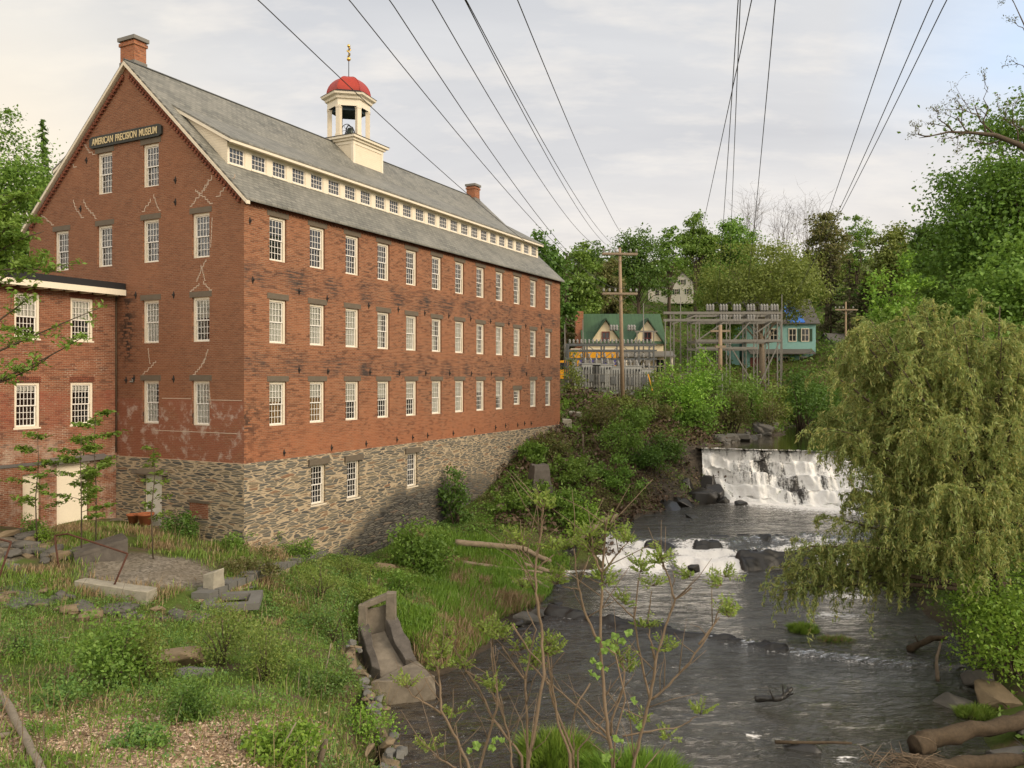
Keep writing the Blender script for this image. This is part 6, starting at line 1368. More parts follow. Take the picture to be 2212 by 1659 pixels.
# the willow hanging over the river
def willow():
    rs = np.random.RandomState(11); bx, by = 17.2, 28.2; z0 = hz1(bx, by)-.1
    root = empty('willow_tree', 'yellow green willow drooping over the right side of the river', 'tree', (bx, by, z0)); o = np.array([bx, by, z0]); b = MB()
    q = lambda x, y, Y: np.array(P(x, y, Y))-o
    b.tube([(0,0,0), (-.25, .1, 1.8), (-.5, .2, 3.6)], [.42, .34, .28], 9)
    tips = [(2010, 645, 29), (2120, 640, 31), (1960, 680, 27), (2060, 700, 26.5), (1880, 690, 30), (2160, 660, 28), (1850, 720, 27.5), (1905, 700, 28.5), (1850, 760, 29.5), (1800, 810, 27.5), (1790, 900, 29), (1830, 960, 26.5), (1860, 860, 31), (1950, 800, 25.5), (2060, 760, 26), (2170, 740, 26.5), (2230, 700, 30), (2290, 800, 27.5), (2190, 900, 24.5), (2070, 900, 24), (1960, 930, 24.8), (1880, 1010, 26), (1840, 1060, 28.5), (1800, 1120, 27), (1750, 1180, 26.5), (1720, 1230, 27), (1690, 1275, 26.8), (1830, 1180, 25.5), (1930, 1100, 24.5), (2040, 1050, 23.8), (2150, 1040, 24), (2240, 1000, 25.5), (2130, 1150, 24), (2020, 1170, 24.5), (2230, 1150, 26.5), (1900, 760, 31.5), (2000, 850, 30.5), (2110, 820, 30), (1970, 1010, 28), (2080, 980, 28), (2190, 830, 32), (2260, 920, 31), (1915, 880, 28), (1990, 730, 27), (2080, 690, 29)]
    C_, A_, S_ = [], [], []
    fork = [np.array([-.5, .2, 3.6]), np.array([-.35, .15, 2.6]), np.array([-.3, .1, 2.0])]
    for k in range(46):       # shoots filling the dome between the main limbs
        i = rs.randint(len(tips)); near = sorted(range(len(tips[:47])), key=lambda j: (tips[j][0]-tips[i][0])**2+(tips[j][1]-tips[i][1])**2)[1:5]; j = near[rs.randint(4)]; f = .3+.4*rs.rand()
        tips.append((tips[i][0]*(1-f)+tips[j][0]*f, tips[i][1]*(1-f)+tips[j][1]*f, tips[i][2]*(1-f)+tips[j][2]*f+rs.normal()*.8))
    for ti, (x, y, Y) in enumerate(tips):
        e = q(x, y, Y); st = fork[0 if e[2] > 5.5 else (1 if e[2] > 3.5 else 2)]; m = (st+e)/2+np.array([0, 0, .22*np.linalg.norm((e-st)[:2])*(1. if y < 1000 else .35)])
        L = [tuple((1-t)**2*st+2*t*(1-t)*m+t*t*e) for t in np.linspace(0, 1, 9)]
        b.tube(L, [(.11 if ti < 47 else .05)*(1-.9*t)+.006 for t in np.linspace(0, 1, 9)], 6); La = np.array(L)
        for k in range(34):       # drooping shoots along the outer half of the limb
            t = .38+.62*rs.rand()**.8; i = min(7, int(t*8)); p = La[i]+(La[i+1]-La[i])*(t*8-i)
            dirn = (La[i+1]-La[i]); dirn /= np.linalg.norm(dirn); sd_ = unit((dirn+rs.normal(size=3)*.75)[None])[0]; sd_[2] = abs(sd_[2])*.5
            ln = .5+.75*rs.rand(); drop = .35+1.25*rs.rand()**1.4; n = 9
            tt = np.linspace(0, 1, n)[:, None]; pl = p+sd_*ln*np.sin(tt*PI*.55)+np.array([0, 0, -1.])*drop*tt**1.9+rs.normal(size=3)*.06*tt
            if k % 4 == 0: b.tube([tuple(v) for v in pl[::2]], [.012, .009, .007, .005, .003], 3)
            m_ = int(62*(.6+.8*rs.rand())); u = np.sort(rs.rand(m_))**.75*(n-1.01); iu = u.astype(int); c = pl[iu]+(pl[iu+1]-pl[iu])*(u-iu)[:, None]
            ax = unit(pl[iu+1]-pl[iu])*.9+unit(rs.normal(size=(m_, 3)))*.55+np.array([0, 0, -.5])
            C_.append(c+rs.normal(size=(m_, 3))*.045); A_.append(ax); S_.append(np.full(m_, 1.))
    b.obj('trunk', M['bark'], root)
    c = np.concatenate(C_); a = np.concatenate(A_); n = len(c)
    leaf_obj('crown', leaf_arr(rs, c, .165*(.6+.8*rs.rand(n)), .24, np.array([0, 0, .6]), a), M['leaf_willow'], root)
willow()
g = 'bushes of the lower right bank'
BU('bright leafy bush leaning over the water below the willow', 2190, 1440, 260, 260, 'leaf_bright', 1, Y=25.5, lv=5200, ls=.13, nc=60, group=g, zb=-9.3)
BU('shaded bush under the willow at the right frame edge', 2150, 1300, 180, 260, 'leaf_mid', 2, Y=28.5, lv=4200, ls=.13, nc=50, group=g, zb=-9.2)
BU('dark bush behind the willow trunk', 2080, 1120, 300, 300, 'leaf_dark', 3, Y=33, lv=5000, ls=.16, nc=60, group=g, zb=-8.8)
BU('dark bush at the right bank beyond the willow', 1990, 1050, 260, 300, 'leaf_dark', 4, Y=44, lv=5000, ls=.2, nc=60, group=g, zb=-8)
BU('low green bush in the willow shade near the rapids', 1960, 1190, 130, 240, 'leaf_mid', 5, Y=38.5, lv=3000, ls=.16, nc=40, group=g, zb=-9.8)

# bushes along the far bank and round the substation
g = 'bushes on the bank above the falls'
for i, (lb, x, yb, h_, w_, m_, Y, ls, lv) in enumerate((
 ('tall bright green bush at the top of the falls bank', 1492, 955, 215, 135, 'leaf_bright', 66, .22, 4600), ('lighter bush leaning over the bright one toward the gantry', 1535, 860, 120, 90, 'leaf_mid', 70, .22, 2600),
 ('low bright bush hanging over the rocks left of the falls', 1500, 965, 75, 110, 'leaf_mid', 64.5, .2, 2200), ('olive bush between the fence end and the bright bush', 1437, 850, 95, 90, 'leaf_olive', 72, .2, 2200),
 ('rust tinged bush in the middle of the far bank', 1580, 935, 130, 95, 'leaf_brown', 71, .2, 2600), ('green bush under the gantry beams', 1620, 850, 100, 110, 'leaf_mid', 79, .24, 2600),
 ('dark rounded bush at the pool edge left of the willow', 1735, 905, 150, 130, 'leaf_dark', 84, .26, 3800), ('wide mid green bush below the turquoise house', 1715, 845, 110, 150, 'leaf_mid', 92, .28, 3600),
 ('tall feathery bush right of the turquoise house', 1795, 860, 130, 90, 'leaf_mid', 94, .28, 2600), ('twiggy brown bush drooping over the shore rocks', 1660, 925, 90, 80, 'leaf_brown', 76, .18, 1500),
 ('dark bush hugging the shore beside the willow', 1790, 915, 120, 90, 'leaf_dark', 88, .26, 2800), ('small thin bush at the left end of the substation fence', 1236, 858, 95, 55, 'leaf_olive', 70.5, .2, 1100), ('low weedy bush at the foot of the tall pole', 1392, 868, 40, 110, 'leaf_brown', 66.5, .16, 1600),
 ('bush on the bank between pole and bright bush', 1405, 880, 55, 80, 'leaf_mid', 66, .18, 1500), ('green bush in front of the gantry legs', 1560, 830, 95, 100, 'leaf_mid', 76, .24, 2600), ('green bush covering the foot of the gantry at right', 1670, 835, 95, 100, 'leaf_olive', 82, .24, 2600))):
    BU(lb, x, yb, h_, w_, m_, 20+i, Y=Y, lv=lv, ls=ls, nc=36, group=g)
# the brushy slope between the mill and the falls
g = 'bushes on the slope below the mill'
for i, (lb, x, yb, h_, w_, m_, lv) in enumerate((
 ('bright fern green bush right of the concrete pier', 1235, 1050, 70, 130, 'leaf_mid', 2600), ('leafy bush on the slope under the pier', 1220, 1120, 75, 140, 'leaf_mid', 2600), ('low bright bush hanging toward the rapids', 1255, 1160, 75, 110, 'leaf_bright', 2400),
 ('green bush in the middle of the brushy slope', 1340, 985, 80, 130, 'leaf_mid', 2600), ('brown twiggy bush above the mid slope', 1300, 930, 70, 120, 'leaf_brown', 1800), ('green bush near the slope crest', 1375, 930, 65, 110, 'leaf_mid', 2200),
 ('dark bush on the lower slope by the rock shelf', 1400, 1020, 70, 100, 'leaf_dark', 2200), ('fern green bush low on the slope', 1330, 1060, 70, 130, 'leaf_mid', 2400), ('rust brown shrub by the far corner of the mill', 1190, 985, 60, 90, 'leaf_brown', 1500),
 ('green shrub under the far end of the stone foundation', 1150, 1000, 50, 80, 'leaf_mid', 1500), ('small creeper bush against the stone foundation', 985, 1130, 115, 70, 'leaf_dark', 1600), ('olive bush on the crest near the tall pole', 1340, 890, 35, 110, 'leaf_olive', 1600),
 ('dark overhang bush above the black ledge', 1445, 1000, 60, 90, 'leaf_dark', 2000), ('brown vine tangle on the crest right of the pole', 1410, 905, 45, 120, 'leaf_brown', 1600), ('low weeds patch beside the bleached log', 1150, 1075, 45, 100, 'leaf_mid', 1600), ('leafy bush below the bleached log', 1110, 1110, 50, 120, 'leaf_mid', 1800))):
    BU(lb, x, yb, h_, w_, m_, 60+i, lv=lv, ls=.17, nc=34, group=g)
BU('big rounded leafy bush at the dark foot of the mill', 905, 1235, 110, 165, 'leaf_mid', 80, lv=4200, ls=.15, nc=50)
BU('smaller glossy bush in the gully left of the grassy bank', 862, 1290, 60, 80, 'leaf_mid', 81, lv=1400, ls=.12)
BU('yellowish vine bush over the flume gate post', 795, 1345, 125, 75, 'leaf_olive', 82, lv=1500, ls=.09, nc=30)
g = 'shrubs of the ruined court'
for i, (lb, x, yb, h_, w_, m_, lv, ls) in enumerate((
 ('dark leafy shrub right of the terracotta pots', 392, 1165, 62, 75, 'leaf_dark', 1500, .1), ('brown twiggy shrub under the bricked up window', 445, 1160, 50, 60, 'leaf_brown', 900, .09), ('wide rust green shrub behind the upright granite stump', 545, 1250, 62, 150, 'leaf_brown', 2200, .09),
 ('green shrub at the corner of the mill', 510, 1190, 45, 65, 'leaf_mid', 1000, .09), ('round green shrub against the stone wall', 600, 1190, 42, 45, 'leaf_mid', 900, .08), ('green shrub at the top of the low drystone wall', 655, 1215, 60, 75, 'leaf_mid', 1300, .09),
 ('small green weed bush beside the annex door', 75, 1160, 60, 50, 'leaf_mid', 800, .08), ('small fern green bush on the annex corner', 95, 1175, 45, 40, 'leaf_bright', 600, .08))):
    BU(lb, x, yb, h_, w_, m_, 90+i, lv=lv, ls=ls, nc=26, group=g)
g = 'shrubs of the near left bank'
for i, (lb, x, yb, h_, w_, m_, lv, ls) in enumerate((
 ('dense dark leaved shrub in front of the granite block', 235, 1490, 195, 200, 'leaf_mid', 4200, .075), ('greyish shrub right of the dense dark one', 320, 1475, 150, 120, 'leaf_olive', 1900, .06), ('yellow green shrub under the stone frame', 480, 1440, 150, 150, 'leaf_olive', 2800, .06),
 ('tall yellowish shrub beside the blue green herbs', 575, 1470, 150, 110, 'leaf_olive', 2200, .06), ('dense dark tuft of feathery herb in the foreground', 412, 1560, 95, 95, 'leaf_dark', 2600, .05), ('bramble bush at the bottom edge of the bank', 610, 1650, 110, 190, 'leaf_bright', 2000, .075),
 ('weedy bush along the retaining wall top', 720, 1380, 110, 130, 'leaf_weed', 2200, .065), ('blue green herb patch spreading over the bank', 690, 1500, 70, 190, 'leaf_weed', 3200, .06), ('bramble tangle below the drystone wall', 690, 1300, 95, 140, 'leaf_olive', 1900, .06),
 ('leafy weed clump at the far left of the near bank', 40, 1420, 90, 120, 'leaf_weed', 1600, .06), ('low bramble by the cut stump', 800, 1630, 90, 120, 'leaf_bright', 1300, .06), ('soft green weed clump left of the boulder', 130, 1530, 70, 150, 'leaf_weed', 1800, .06), ('feathery weed clump below the dark herb tuft', 300, 1610, 60, 150, 'leaf_weed', 1600, .055), ('rust stemmed bramble against the gully', 750, 1250, 75, 90, 'leaf_olive', 1200, .06))):
    BU(lb, x, yb, h_, w_, m_, 110+i, lv=lv, ls=ls, nc=40, group=g)
def gz(x, y, dz):
    Y = ground_at(x, y); X = PX(x, Y); return (X, Y, hz1(X, Y)+dz)
log([gz(-30, 1470, .08), gz(20, 1545, .1), gz(52, 1610, .12), gz(74, 1655, .12), gz(95, 1700, .1)], .07, M['palewood'], 'pale bare fallen trunk slanting down the lower left corner', seed=14, n=12, name='fallen_log')
log([gz(-30, 1612, .08), gz(22, 1600, .08)], .055, M['palewood'], 'short pale limb at the left edge beside the fallen trunk', seed=15, name='fallen_limb')
for i, (a, c, lb) in enumerate((((255, 1555), (262, 1585), 'short white stick upright in the wood chips'), ((590, 1655), (640, 1560), 'thin curved dead twig arching over the low bramble'), ((110, 1390), (150, 1378), 'pale dead stick lying left of the dense shrub'), ((690, 1500), (715, 1390), 'long pale stalk leaning among the blue green herbs'), ((410, 1420), (470, 1400), 'dead twig propped beside the rounded boulder'))):
    p, q = Vector(gz(*a, .05)), Vector(gz(*a, .05)); q = Vector(P(c[0], c[1], p.y+.15)); log([p, p.lerp(q, .5)+Vector((.05, 0, .06)), q], .016, M['palewood'], lb, 'stick', 'loose dead sticks on the near bank', 5, seed=40+i, name='dead_stick')
# saplings by the annex and a young tree whose branches enter at left
def sapling(label, x, yb, yt, Y=None, seed=0, wpx=90, lv=320, leafk='leaf_sapling', ls=.17, lean=0., name='sapling'):
    Y = Y or ground_at(x, yb); rs = np.random.RandomState(400+seed); X = PX(x, Y); z = hz1(X, Y); h = PZ(yt, Y)-z; w = wpx*K/F*Y
    root = empty(name, label, 'sapling', (X, Y, z-.05), 0, 'thin saplings in front of the annex'); b = MB(); r = .028
    b.tube([(0,0,0), (rs.normal()*.06, 0, h*.4), (lean*.5+rs.normal()*.05, 0, h*.75), (lean, 0, h)], [r, r*.8, r*.5, .006], 6); C_ = []
    for i in range(13):
        f = .28+.70*(i+rs.rand())/13; a = rs.rand()*6.28; p = np.array([lean*f, 0, h*f]); ln = w*.5*(1.15-.8*f)*(.7+.6*rs.rand()); e = p+np.array([math.cos(a)*ln, math.sin(a)*ln, ln*.25])
        b.tube([tuple(p), tuple((p+e)/2+np.array([0, 0, .05])), tuple(e)], [.010, .007, .003], 4); m = lv//13; t = .3+.7*rs.rand(m)
        C_.append(p+(e-p)*t[:, None]+rs.normal(size=(m, 3))*np.array([.11, .11, .035]))
    b.obj('stem', M['bark'], root); c = np.concatenate(C_)
    leaf_obj('foliage', leaf_arr(rs, c, ls*(.6+.8*rs.rand(len(c))), .5, np.array([0, 0, 2.2])), M[leafk], root)
sapling('thin sapling nearest the blocked annex door', 80, 1175, 930, seed=1, wpx=130, lv=700)
sapling('thin sapling with leaf tiers before the white annex door', 176, 1200, 930, seed=2, wpx=180, lv=1100)
sapling('tallest thin sapling at the annex corner', 207, 1180, 880, seed=3, wpx=230, lv=1200)
sapling('thin sapling standing in front of the basement door', 331, 1210, 955, seed=4, wpx=90, lv=360)
def young_tree():
    Y = 19.; X = PX(-150, Y); z = hz1(X, Y); root = empty('young_tree', 'young tree at the left frame edge reaching its branches over the annex', 'tree', (X, Y, z-.1)); o = np.array([X, Y, z-.1]); rs = np.random.RandomState(77); b = MB()
    q = lambda x, y, YY=19.: np.array(P(x, y, YY))-o
    b.tube([(0,0,0), tuple(q(-140, 900)), tuple(q(-110, 560)), tuple(q(-60, 440))], [.13, .10, .06, .02], 7); C_ = []
    limbs = [((-138, 880), (60, 800), (185, 725), 60), ((-138, 860), (40, 830), (120, 760), 30), ((-130, 800), (-20, 700), (70, 640), 50), ((-125, 700), (-10, 590), (105, 560), 150), ((-120, 640), (0, 520), (95, 500), 190), ((-115, 600), (10, 500), (60, 455), 170), ((-115, 560), (0, 440), (40, 425), 120), ((-120, 620), (0, 560), (140, 590), 90), ((-135, 820), (20, 745), (215, 665), 40), ((-128, 760), (-10, 690), (60, 720), 60), ((-118, 600), (-30, 480), (10, 440), 200)]
    for (a, m, e, n) in limbs:
        yy = 19+rs.normal()*.7; A0, m0, e0 = q(*a), q(*m, yy), q(*e, yy); b.tube([tuple((1-t)**2*A0+2*t*(1-t)*m0+t*t*e0) for t in np.linspace(0, 1, 7)], [.035*(1-.85*t)+.004 for t in np.linspace(0, 1, 7)], 5)
        for k in range(9):
            t = .35+.65*rs.rand(); p = (1-t)**2*A0+2*t*(1-t)*m0+t*t*e0; d_ = rs.normal(size=3)*np.array([.5, .5, .28])+np.array([.15, 0, .05]); e1 = p+d_*.7
            b.tube([tuple(p), tuple(e1)], [.008, .003], 3); nn = max(4, n*4//9); tt = rs.rand(nn)[:, None]; C_.append(p+(e1-p)*tt+rs.normal(size=(nn, 3))*np.array([.08, .08, .04]))
    b.obj('trunk', M['bark'], root); c = np.concatenate(C_); leaf_obj('crown', leaf_arr(rs, c, .13*(.6+.8*rs.rand(len(c))), .45, np.array([0, 0, 1.6])), M['leaf_sapling'], root)
young_tree()
# budding sumac stems in the foreground
def sumac(name, label, stems, seed):
    rs = np.random.RandomState(500+seed); cv = lambda p: ((800+p[0]/2.304)*2212/2560, (1200+p[1]/2.304)*2212/2560)
    pts0 = []; b = MB(); LV = []; root = None
    for depth, r0, pts, tips in stems:
        q = [np.array(P(*cv(p), depth+.06*math.sin(i*1.3+p[0]))) for i, p in enumerate(pts)]
        if root is None:
            base = q[0]+np.array([0, .3, -1.2]); root = empty(name, label, 'shrub', tuple(base), 0, 'budding sumac shrubs in the foreground'); o = base
        q = [x-o for x in q]; k = len(q)
        if pts[0][1] > 1540: q = [q[0]+np.array([.05, .15, -1.3])]+q; k += 1
        fine = []
        for a, c in zip(q, q[1:]):
            for i in range(4): fine.append(a+(c-a)*i/4+rs.normal(size=3)*.003)
        fine.append(q[-1]); kk = len(fine)
        b.tube([tuple(x) for x in fine], [.68*r0*(1.05-.6*i/kk)*(1+.08*math.sin(i*2.1)) for i in range(kk)], 6)
        for p in tips:
            c = np.array(P(*cv(p), depth+.1*rs.normal()))-o
            for j in range(8):          # pinnate leaves opening at the bud
                d_ = unit((rs.normal(size=3)*np.array([.8, .8, .3])+np.array([0, 0, .75]))[None])[0]; ln = .09+.075*rs.rand(); s_ = np.cross(d_, rs.normal(size=3)); s_ /= np.linalg.norm(s_)
                b.tube([tuple(c), tuple(c+d_*ln*.6+s_*.004), tuple(c+d_*ln)], [.003, .002, .001], 3)
                for t in np.linspace(.3, 1., 6):
                    for sg in (-1, 1): LV.append((c+d_*ln*t+s_*sg*.014, s_*sg+d_*.8, .030+.012*rs.rand()))
        if r0 > .011:          # fine side twigs
            for i in range(int(kk*.45)):
                p = fine[rs.randint(2, kk)]; d_ = np.array([rs.normal()*.5, rs.normal()*.3, .55+.5*rs.rand()]); ln = .12+.35*rs.rand(); m_ = p+d_*ln*.5+rs.normal(size=3)*.015
                b.tube([tuple(p), tuple(m_), tuple(p+d_*ln)], [.0042, .003, .0015], 4)
    b.obj('stem', M['twig'], root)
    c = np.array([x[0] for x in LV]); a = np.array([x[1] for x in LV]); s = np.array([x[2] for x in LV])
    leaf_obj('foliage', leaf_arr(rs, c, s, .42, np.array([0, -.4, .8]), a*2.5), M['leaf_sumac'], root); return root, o
sumac('sumac_shrub', 'budding sumac at left of the foreground thicket, over the brown shallows', [
 (6.2, .019, [(860, 1659), (790, 1500), (700, 1330), (690, 1150), (672, 1070)], [(665, 1040), (700, 1000), (690, 1085)]), (6.2, .012, [(700, 1345), (600, 1280), (530, 1240)], [(505, 1200)]), (6.4, .011, [(810, 1600), (795, 1500), (778, 1400)], [(775, 1350)]),
 (6.0, .013, [(780, 1659), (700, 1610), (650, 1580)], [(630, 1560)]), (6.5, .018, [(920, 1659), (985, 1440), (1020, 1300), (1020, 1180), (995, 960)], [(1010, 900), (1030, 880)]), (6.5, .011, [(1020, 1300), (1000, 1250), (992, 1225)], [(990, 1190), (1005, 1230)]),
 (6.7, .017, [(1160, 1590), (1000, 1380), (910, 1190), (840, 1090), (790, 1000), (745, 920)], [(820, 1080), (738, 900), (700, 960)]), (6.7, .009, [(840, 1100), (920, 1140), (990, 1180)], []), (6.3, .013, [(1105, 1659), (1095, 1500), (1045, 1310), (1010, 1180), (985, 1000)], [(960, 870)])], 1)
sumac('sumac_shrub', 'budding sumac in the middle of the foreground thicket, tallest stems', [
 (6.0, .020, [(1200, 1640), (1215, 1560), (1290, 1120), (1280, 900), (1242, 650), (1240, 510), (1275, 290), (1285, 150)], [(1285, 130), (1290, 160)]), (6.0, .012, [(1240, 505), (1200, 450), (1150, 395)], [(1140, 345), (1150, 370)]), (6.0, .011, [(1245, 510), (1300, 470), (1350, 430)], [(1340, 395), (1380, 400)]),
 (6.4, .016, [(1195, 1580), (1190, 1300), (1180, 1150), (1110, 1050), (1050, 960)], [(1020, 890), (1040, 920)]), (6.4, .011, [(1180, 1150), (1215, 1000), (1240, 860), (1190, 740)], [(1170, 620)]), (6.6, .017, [(1460, 1659), (1455, 1560), (1345, 1290), (1320, 1180), (1240, 1090), (1195, 1050)], [(1220, 1050), (1235, 1080), (1160, 980)]),
 (6.2, .018, [(1440, 1575), (1370, 1400), (1332, 1150), (1310, 960)], [(1320, 950), (1350, 1010), (1300, 1000)]), (6.6, .018, [(1690, 1659), (1660, 1470), (1540, 1360), (1440, 1270), (1290, 1130)], []), (6.1, .011, [(1105, 830), (1200, 980), (1280, 1060), (1310, 1180)], []), (6.3, .010, [(1560, 1170), (1480, 1290), (1450, 1420), (1430, 1560)], [])], 2)
sumac('sumac_shrub', 'budding sumac at right of the foreground thicket, against the grey river', [
 (6.0, .021, [(1690, 1640), (1650, 1400), (1625, 1100), (1615, 900), (1622, 600), (1640, 350), (1655, 230)], [(1650, 290), (1620, 570), (1640, 600)]), (6.0, .012, [(1625, 530), (1580, 440), (1545, 365)], [(1540, 320), (1555, 390)]), (6.0, .012, [(1630, 530), (1690, 455), (1750, 380)], [(1750, 335), (1770, 360)]),
 (6.5, .015, [(1680, 1470), (1680, 1390), (1750, 1200), (1755, 1100), (1705, 1010)], [(1720, 1000), (1770, 1050)]), (6.3, .015, [(1600, 930), (1525, 750), (1490, 615), (1462, 400)], [(1460, 380), (1480, 330)]), (6.3, .009, [(1490, 605), (1530, 510), (1550, 440)], [(1555, 415)]), (6.3, .009, [(1490, 630), (1430, 620), (1395, 610)], [(1370, 560), (1360, 600)]),
 (6.1, .020, [(1800, 1659), (1840, 1500), (1905, 1250), (1930, 1050), (1990, 850), (2045, 690), (2140, 620)], [(2130, 560), (1990, 990)]), (6.1, .013, [(2045, 690), (2010, 560), (1970, 490)], [(1960, 460), (1975, 480)]), (6.1, .014, [(1905, 1270), (2010, 1180), (2130, 1050), (2260, 850), (2320, 700)], [(2330, 560), (2310, 610)]), (6.1, .011, [(2180, 950), (2300, 790)], [(2340, 760), (2355, 790)]),
 (6.4, .014, [(1900, 1260), (1860, 1100), (1810, 800), (1832, 580)], [(1835, 500), (1845, 530)]), (6.4, .010, [(1810, 800), (1720, 710), (1640, 630)], [(1760, 720)]), (6.2, .011, [(1740, 1475), (1900, 1445), (2080, 1420), (2170, 1360)], [(2190, 1350)]), (6.6, .011, [(1480, 1560), (1600, 1420), (1700, 1290), (1745, 1200)], []), (6.7, .011, [(1810, 1620), (1790, 1400), (1770, 1270)], [(1780, 1110), (1830, 1410)]), (6.5, .010, [(1660, 1490), (1560, 1440), (1480, 1330)], []), (6.4, .010, [(1930, 1050), (1900, 900), (1890, 780), (1910, 640)], [(1920, 610), (1870, 850)]), (6.5, .009, [(1870, 1659), (1960, 1560), (1990, 1520)], [(1995, 1490)])], 3)
# a grape vine with broad young leaves on the middle stems
def vine():
    rs = np.random.RandomState(9); cv = lambda p: ((800+p[0]/2.304)*2212/2560, (1200+p[1]/2.304)*2212/2560); base = np.array(P(*cv((1700, 1659)), 5.8)); root = empty('grape_vine', 'vine with broad pale green leaves climbing the right sumac', 'vine', tuple(base)); b = MB(); mb = MB()
    b.tube([tuple(np.array(P(*cv(p), 5.8))-base) for p in ((1690, 1659), (1700, 1480), (1760, 1260), (1700, 1000), (1640, 960), (1600, 1010))], .006, 4); b.obj('stem', M['twig'], root)
    for (x, y) in ((1600, 920), (1650, 940), (1700, 900), (1740, 930), (1640, 985), (1690, 970), (1570, 1040), (1610, 1070), (1560, 1110), (1650, 1090), (1590, 1130), (1780, 880), (1700, 1490), (1730, 1500), (1690, 1570), (1810, 1270), (1840, 1420), (860, 1560), (900, 1530), (1030, 1490), (1050, 1500), (990, 1545), (1000, 1500), (1650, 1600)):
        c = np.array(P(*cv((x, y)), 5.75+.1*rs.normal()))-base; n = unit((rs.normal(size=3)*.6+np.array([0, -.7, .7]))[None])[0]; a = np.cross(n, rs.normal(size=3)); a /= np.linalg.norm(a); d_ = np.cross(n, a); s = .020+.016*rs.rand()
        pts = [c+(a*math.cos(t)+d_*math.sin(t))*s*(1+.13*math.cos(5*t)-.25*(abs(t-PI) < .3))+n*.012*math.cos(3*t) for t in np.linspace(0, 2*PI, 16)[:-1]]
        for p, q in zip(pts, pts[1:]+pts[:1]): mb.face([c, p, q])
    mb.obj('foliage', M['leaf_vine'], root)
vine()

# ------------------------------------------------------------------ grass and ground cover
def scatter(n, x0, x1, y0, y1, rs, dens=None, wd=None):
    x = x0+(x1-x0)*rs.rand(n); y = y0+(y1-y0)*rs.rand(n); z = hz(x, y)
    t = (x-C0[0])*AX[0]+(y-C0[1])*AX[1]; s = (x-C0[0])*BX[0]+(y-C0[1])*BX[1]
    ok = ~((t > -.15)&(t < 30.6)&(s > -.15)&(s < 13.6))&~((t < 0)&(t > -10.2)&(s > 6.9))
    wl_ = np.where(y > 61, -5.25, np.where(y > 45.5, -8.95, -10.12)); ok &= z > wl_
    if dens is not None: ok &= rs.rand(n) < dens(x, y, z)
    return x[ok], y[ok], z[ok]
def grass(label, n, box, h, mats, seed, dens=None, wid=.016, clump=.5, name='grass', mixk=None):
    rs = np.random.RandomState(700+seed); x, y, z = scatter(n, *box, rs, dens); n = len(x)
    hh = h*(.45+.9*rs.rand(n))*(.5+1.0*fbm(x*1.1, y*1.1, 0, seed)); a = rs.rand(n)*6.28; ln = hh*(.15+.5*rs.rand(n)); w_ = wid*(.7+.6*rs.rand(n))
    b0 = np.stack([x, y, z-.03], 1); lean = np.stack([np.cos(a)*ln, np.sin(a)*ln, hh], 1); sd_ = np.stack([-np.sin(a+.5), np.cos(a+.5), 0*a], 1)*w_[:, None]
    mid = b0+lean*np.array([.35, .35, .58]); v = np.stack([b0, mid+sd_, b0+lean, mid-sd_], 1).reshape(-1, 3)
    k = fbm(x*.8, y*.8, 0, seed+3)+rs.normal(size=n)*.08; mi = np.zeros(n, int)
    if mixk: mi = (k > mixk).astype(int)
    return tag(leaf_obj(name, v, [M[m] for m in mats], None, mi), label, 'grass', None, 'stuff')
def weeds(label, n, box, h, mats, seed, dens=None, ls=.06, mixk=.5, name='undergrowth'):
    rs = np.random.RandomState(800+seed); x, y, z = scatter(n, *box, rs, dens); n = len(x)
    hh = h*rs.rand(n)**1.3*sstep(.25, .75, fbm(x*.9, y*.9, 0, seed)); c = np.stack([x, y, z+hh+.02], 1)
    mi = (fbm(x*.7, y*.7, 0, seed+5)+rs.normal(size=n)*.07 > mixk).astype(int)
    return tag(leaf_obj(name, leaf_arr(rs, c, ls*(.6+.8*rs.rand(n)), .55, np.array([0, 0, 1.1])), [M[m] for m in mats], None, mi), label, 'undergrowth', None, 'stuff')
flm = lambda x, y: (((x+4.35+.28*(y-27.3)*-1.)/.95)**2+((y-27.2)/2.0)**2) > 1
nog = lambda x, y: flm(x, y)*np.clip(1-1.3*np.exp(-(((x+12.1)/2.3)**2+((y-27.2)/1.9)**2)**2)-1.3*np.exp(-(((x+17.3)/1.2)**2+((y-27.6)/3)**2)**2), 0, 1)
chips = lambda x, y: 1-.88*sstep(16.5, 12.5, y)*sstep(-2.6, -4.2, x)*sstep(.30, .48, fbm(x*.8, y*.8, 0, 3))
left = lambda x, y, z: nog(x, y)*chips(x, y)*sstep(-1.2, -2.4, x+.16*(y-13.6))*(.15+sstep(.3, .6, fbm(x*.6, y*.6, 0, 12)))
grass('mixed weedy grass over the near left bank', 60000, (-20, -1, 8, 24.5), .18, ('blade', 'straw'), 1, left, .010, mixk=.64)
weeds('low leafy weeds over the near left bank', 170000, (-20, -1, 8, 25), .36, ('leaf_weed', 'leaf_mid'), 2, left, .055)
grass('thin grass round the gravel court and basement door', 40000, (-18, -7, 24.5, 33), .26, ('blade', 'straw'), 3, lambda x, y, z: nog(x, y)*sstep(.36, .55, fbm(x*.9, y*.9, 0, 14)), .012, mixk=.53)
weeds('weeds in the gully below the drystone wall', 50000, (-9.5, -2.5, 24.5, 36.5), .45, ('leaf_weed', 'leaf_olive'), 4, lambda x, y, z: sstep(-9.2, -8.4, x)*(z < -7.3)*flm(x, y), .07)
grass('lush bright grass on the bank below the mill', 90000, (-6.5, 3, 28.5, 43), .34, ('blade_bright', 'straw'), 5, lambda x, y, z: flm(x, y)*sstep(-6.3, -5., x)*(.3+sstep(.3, .5, fbm(x*.5, y*.5, 0, 15))), .014, mixk=.63)
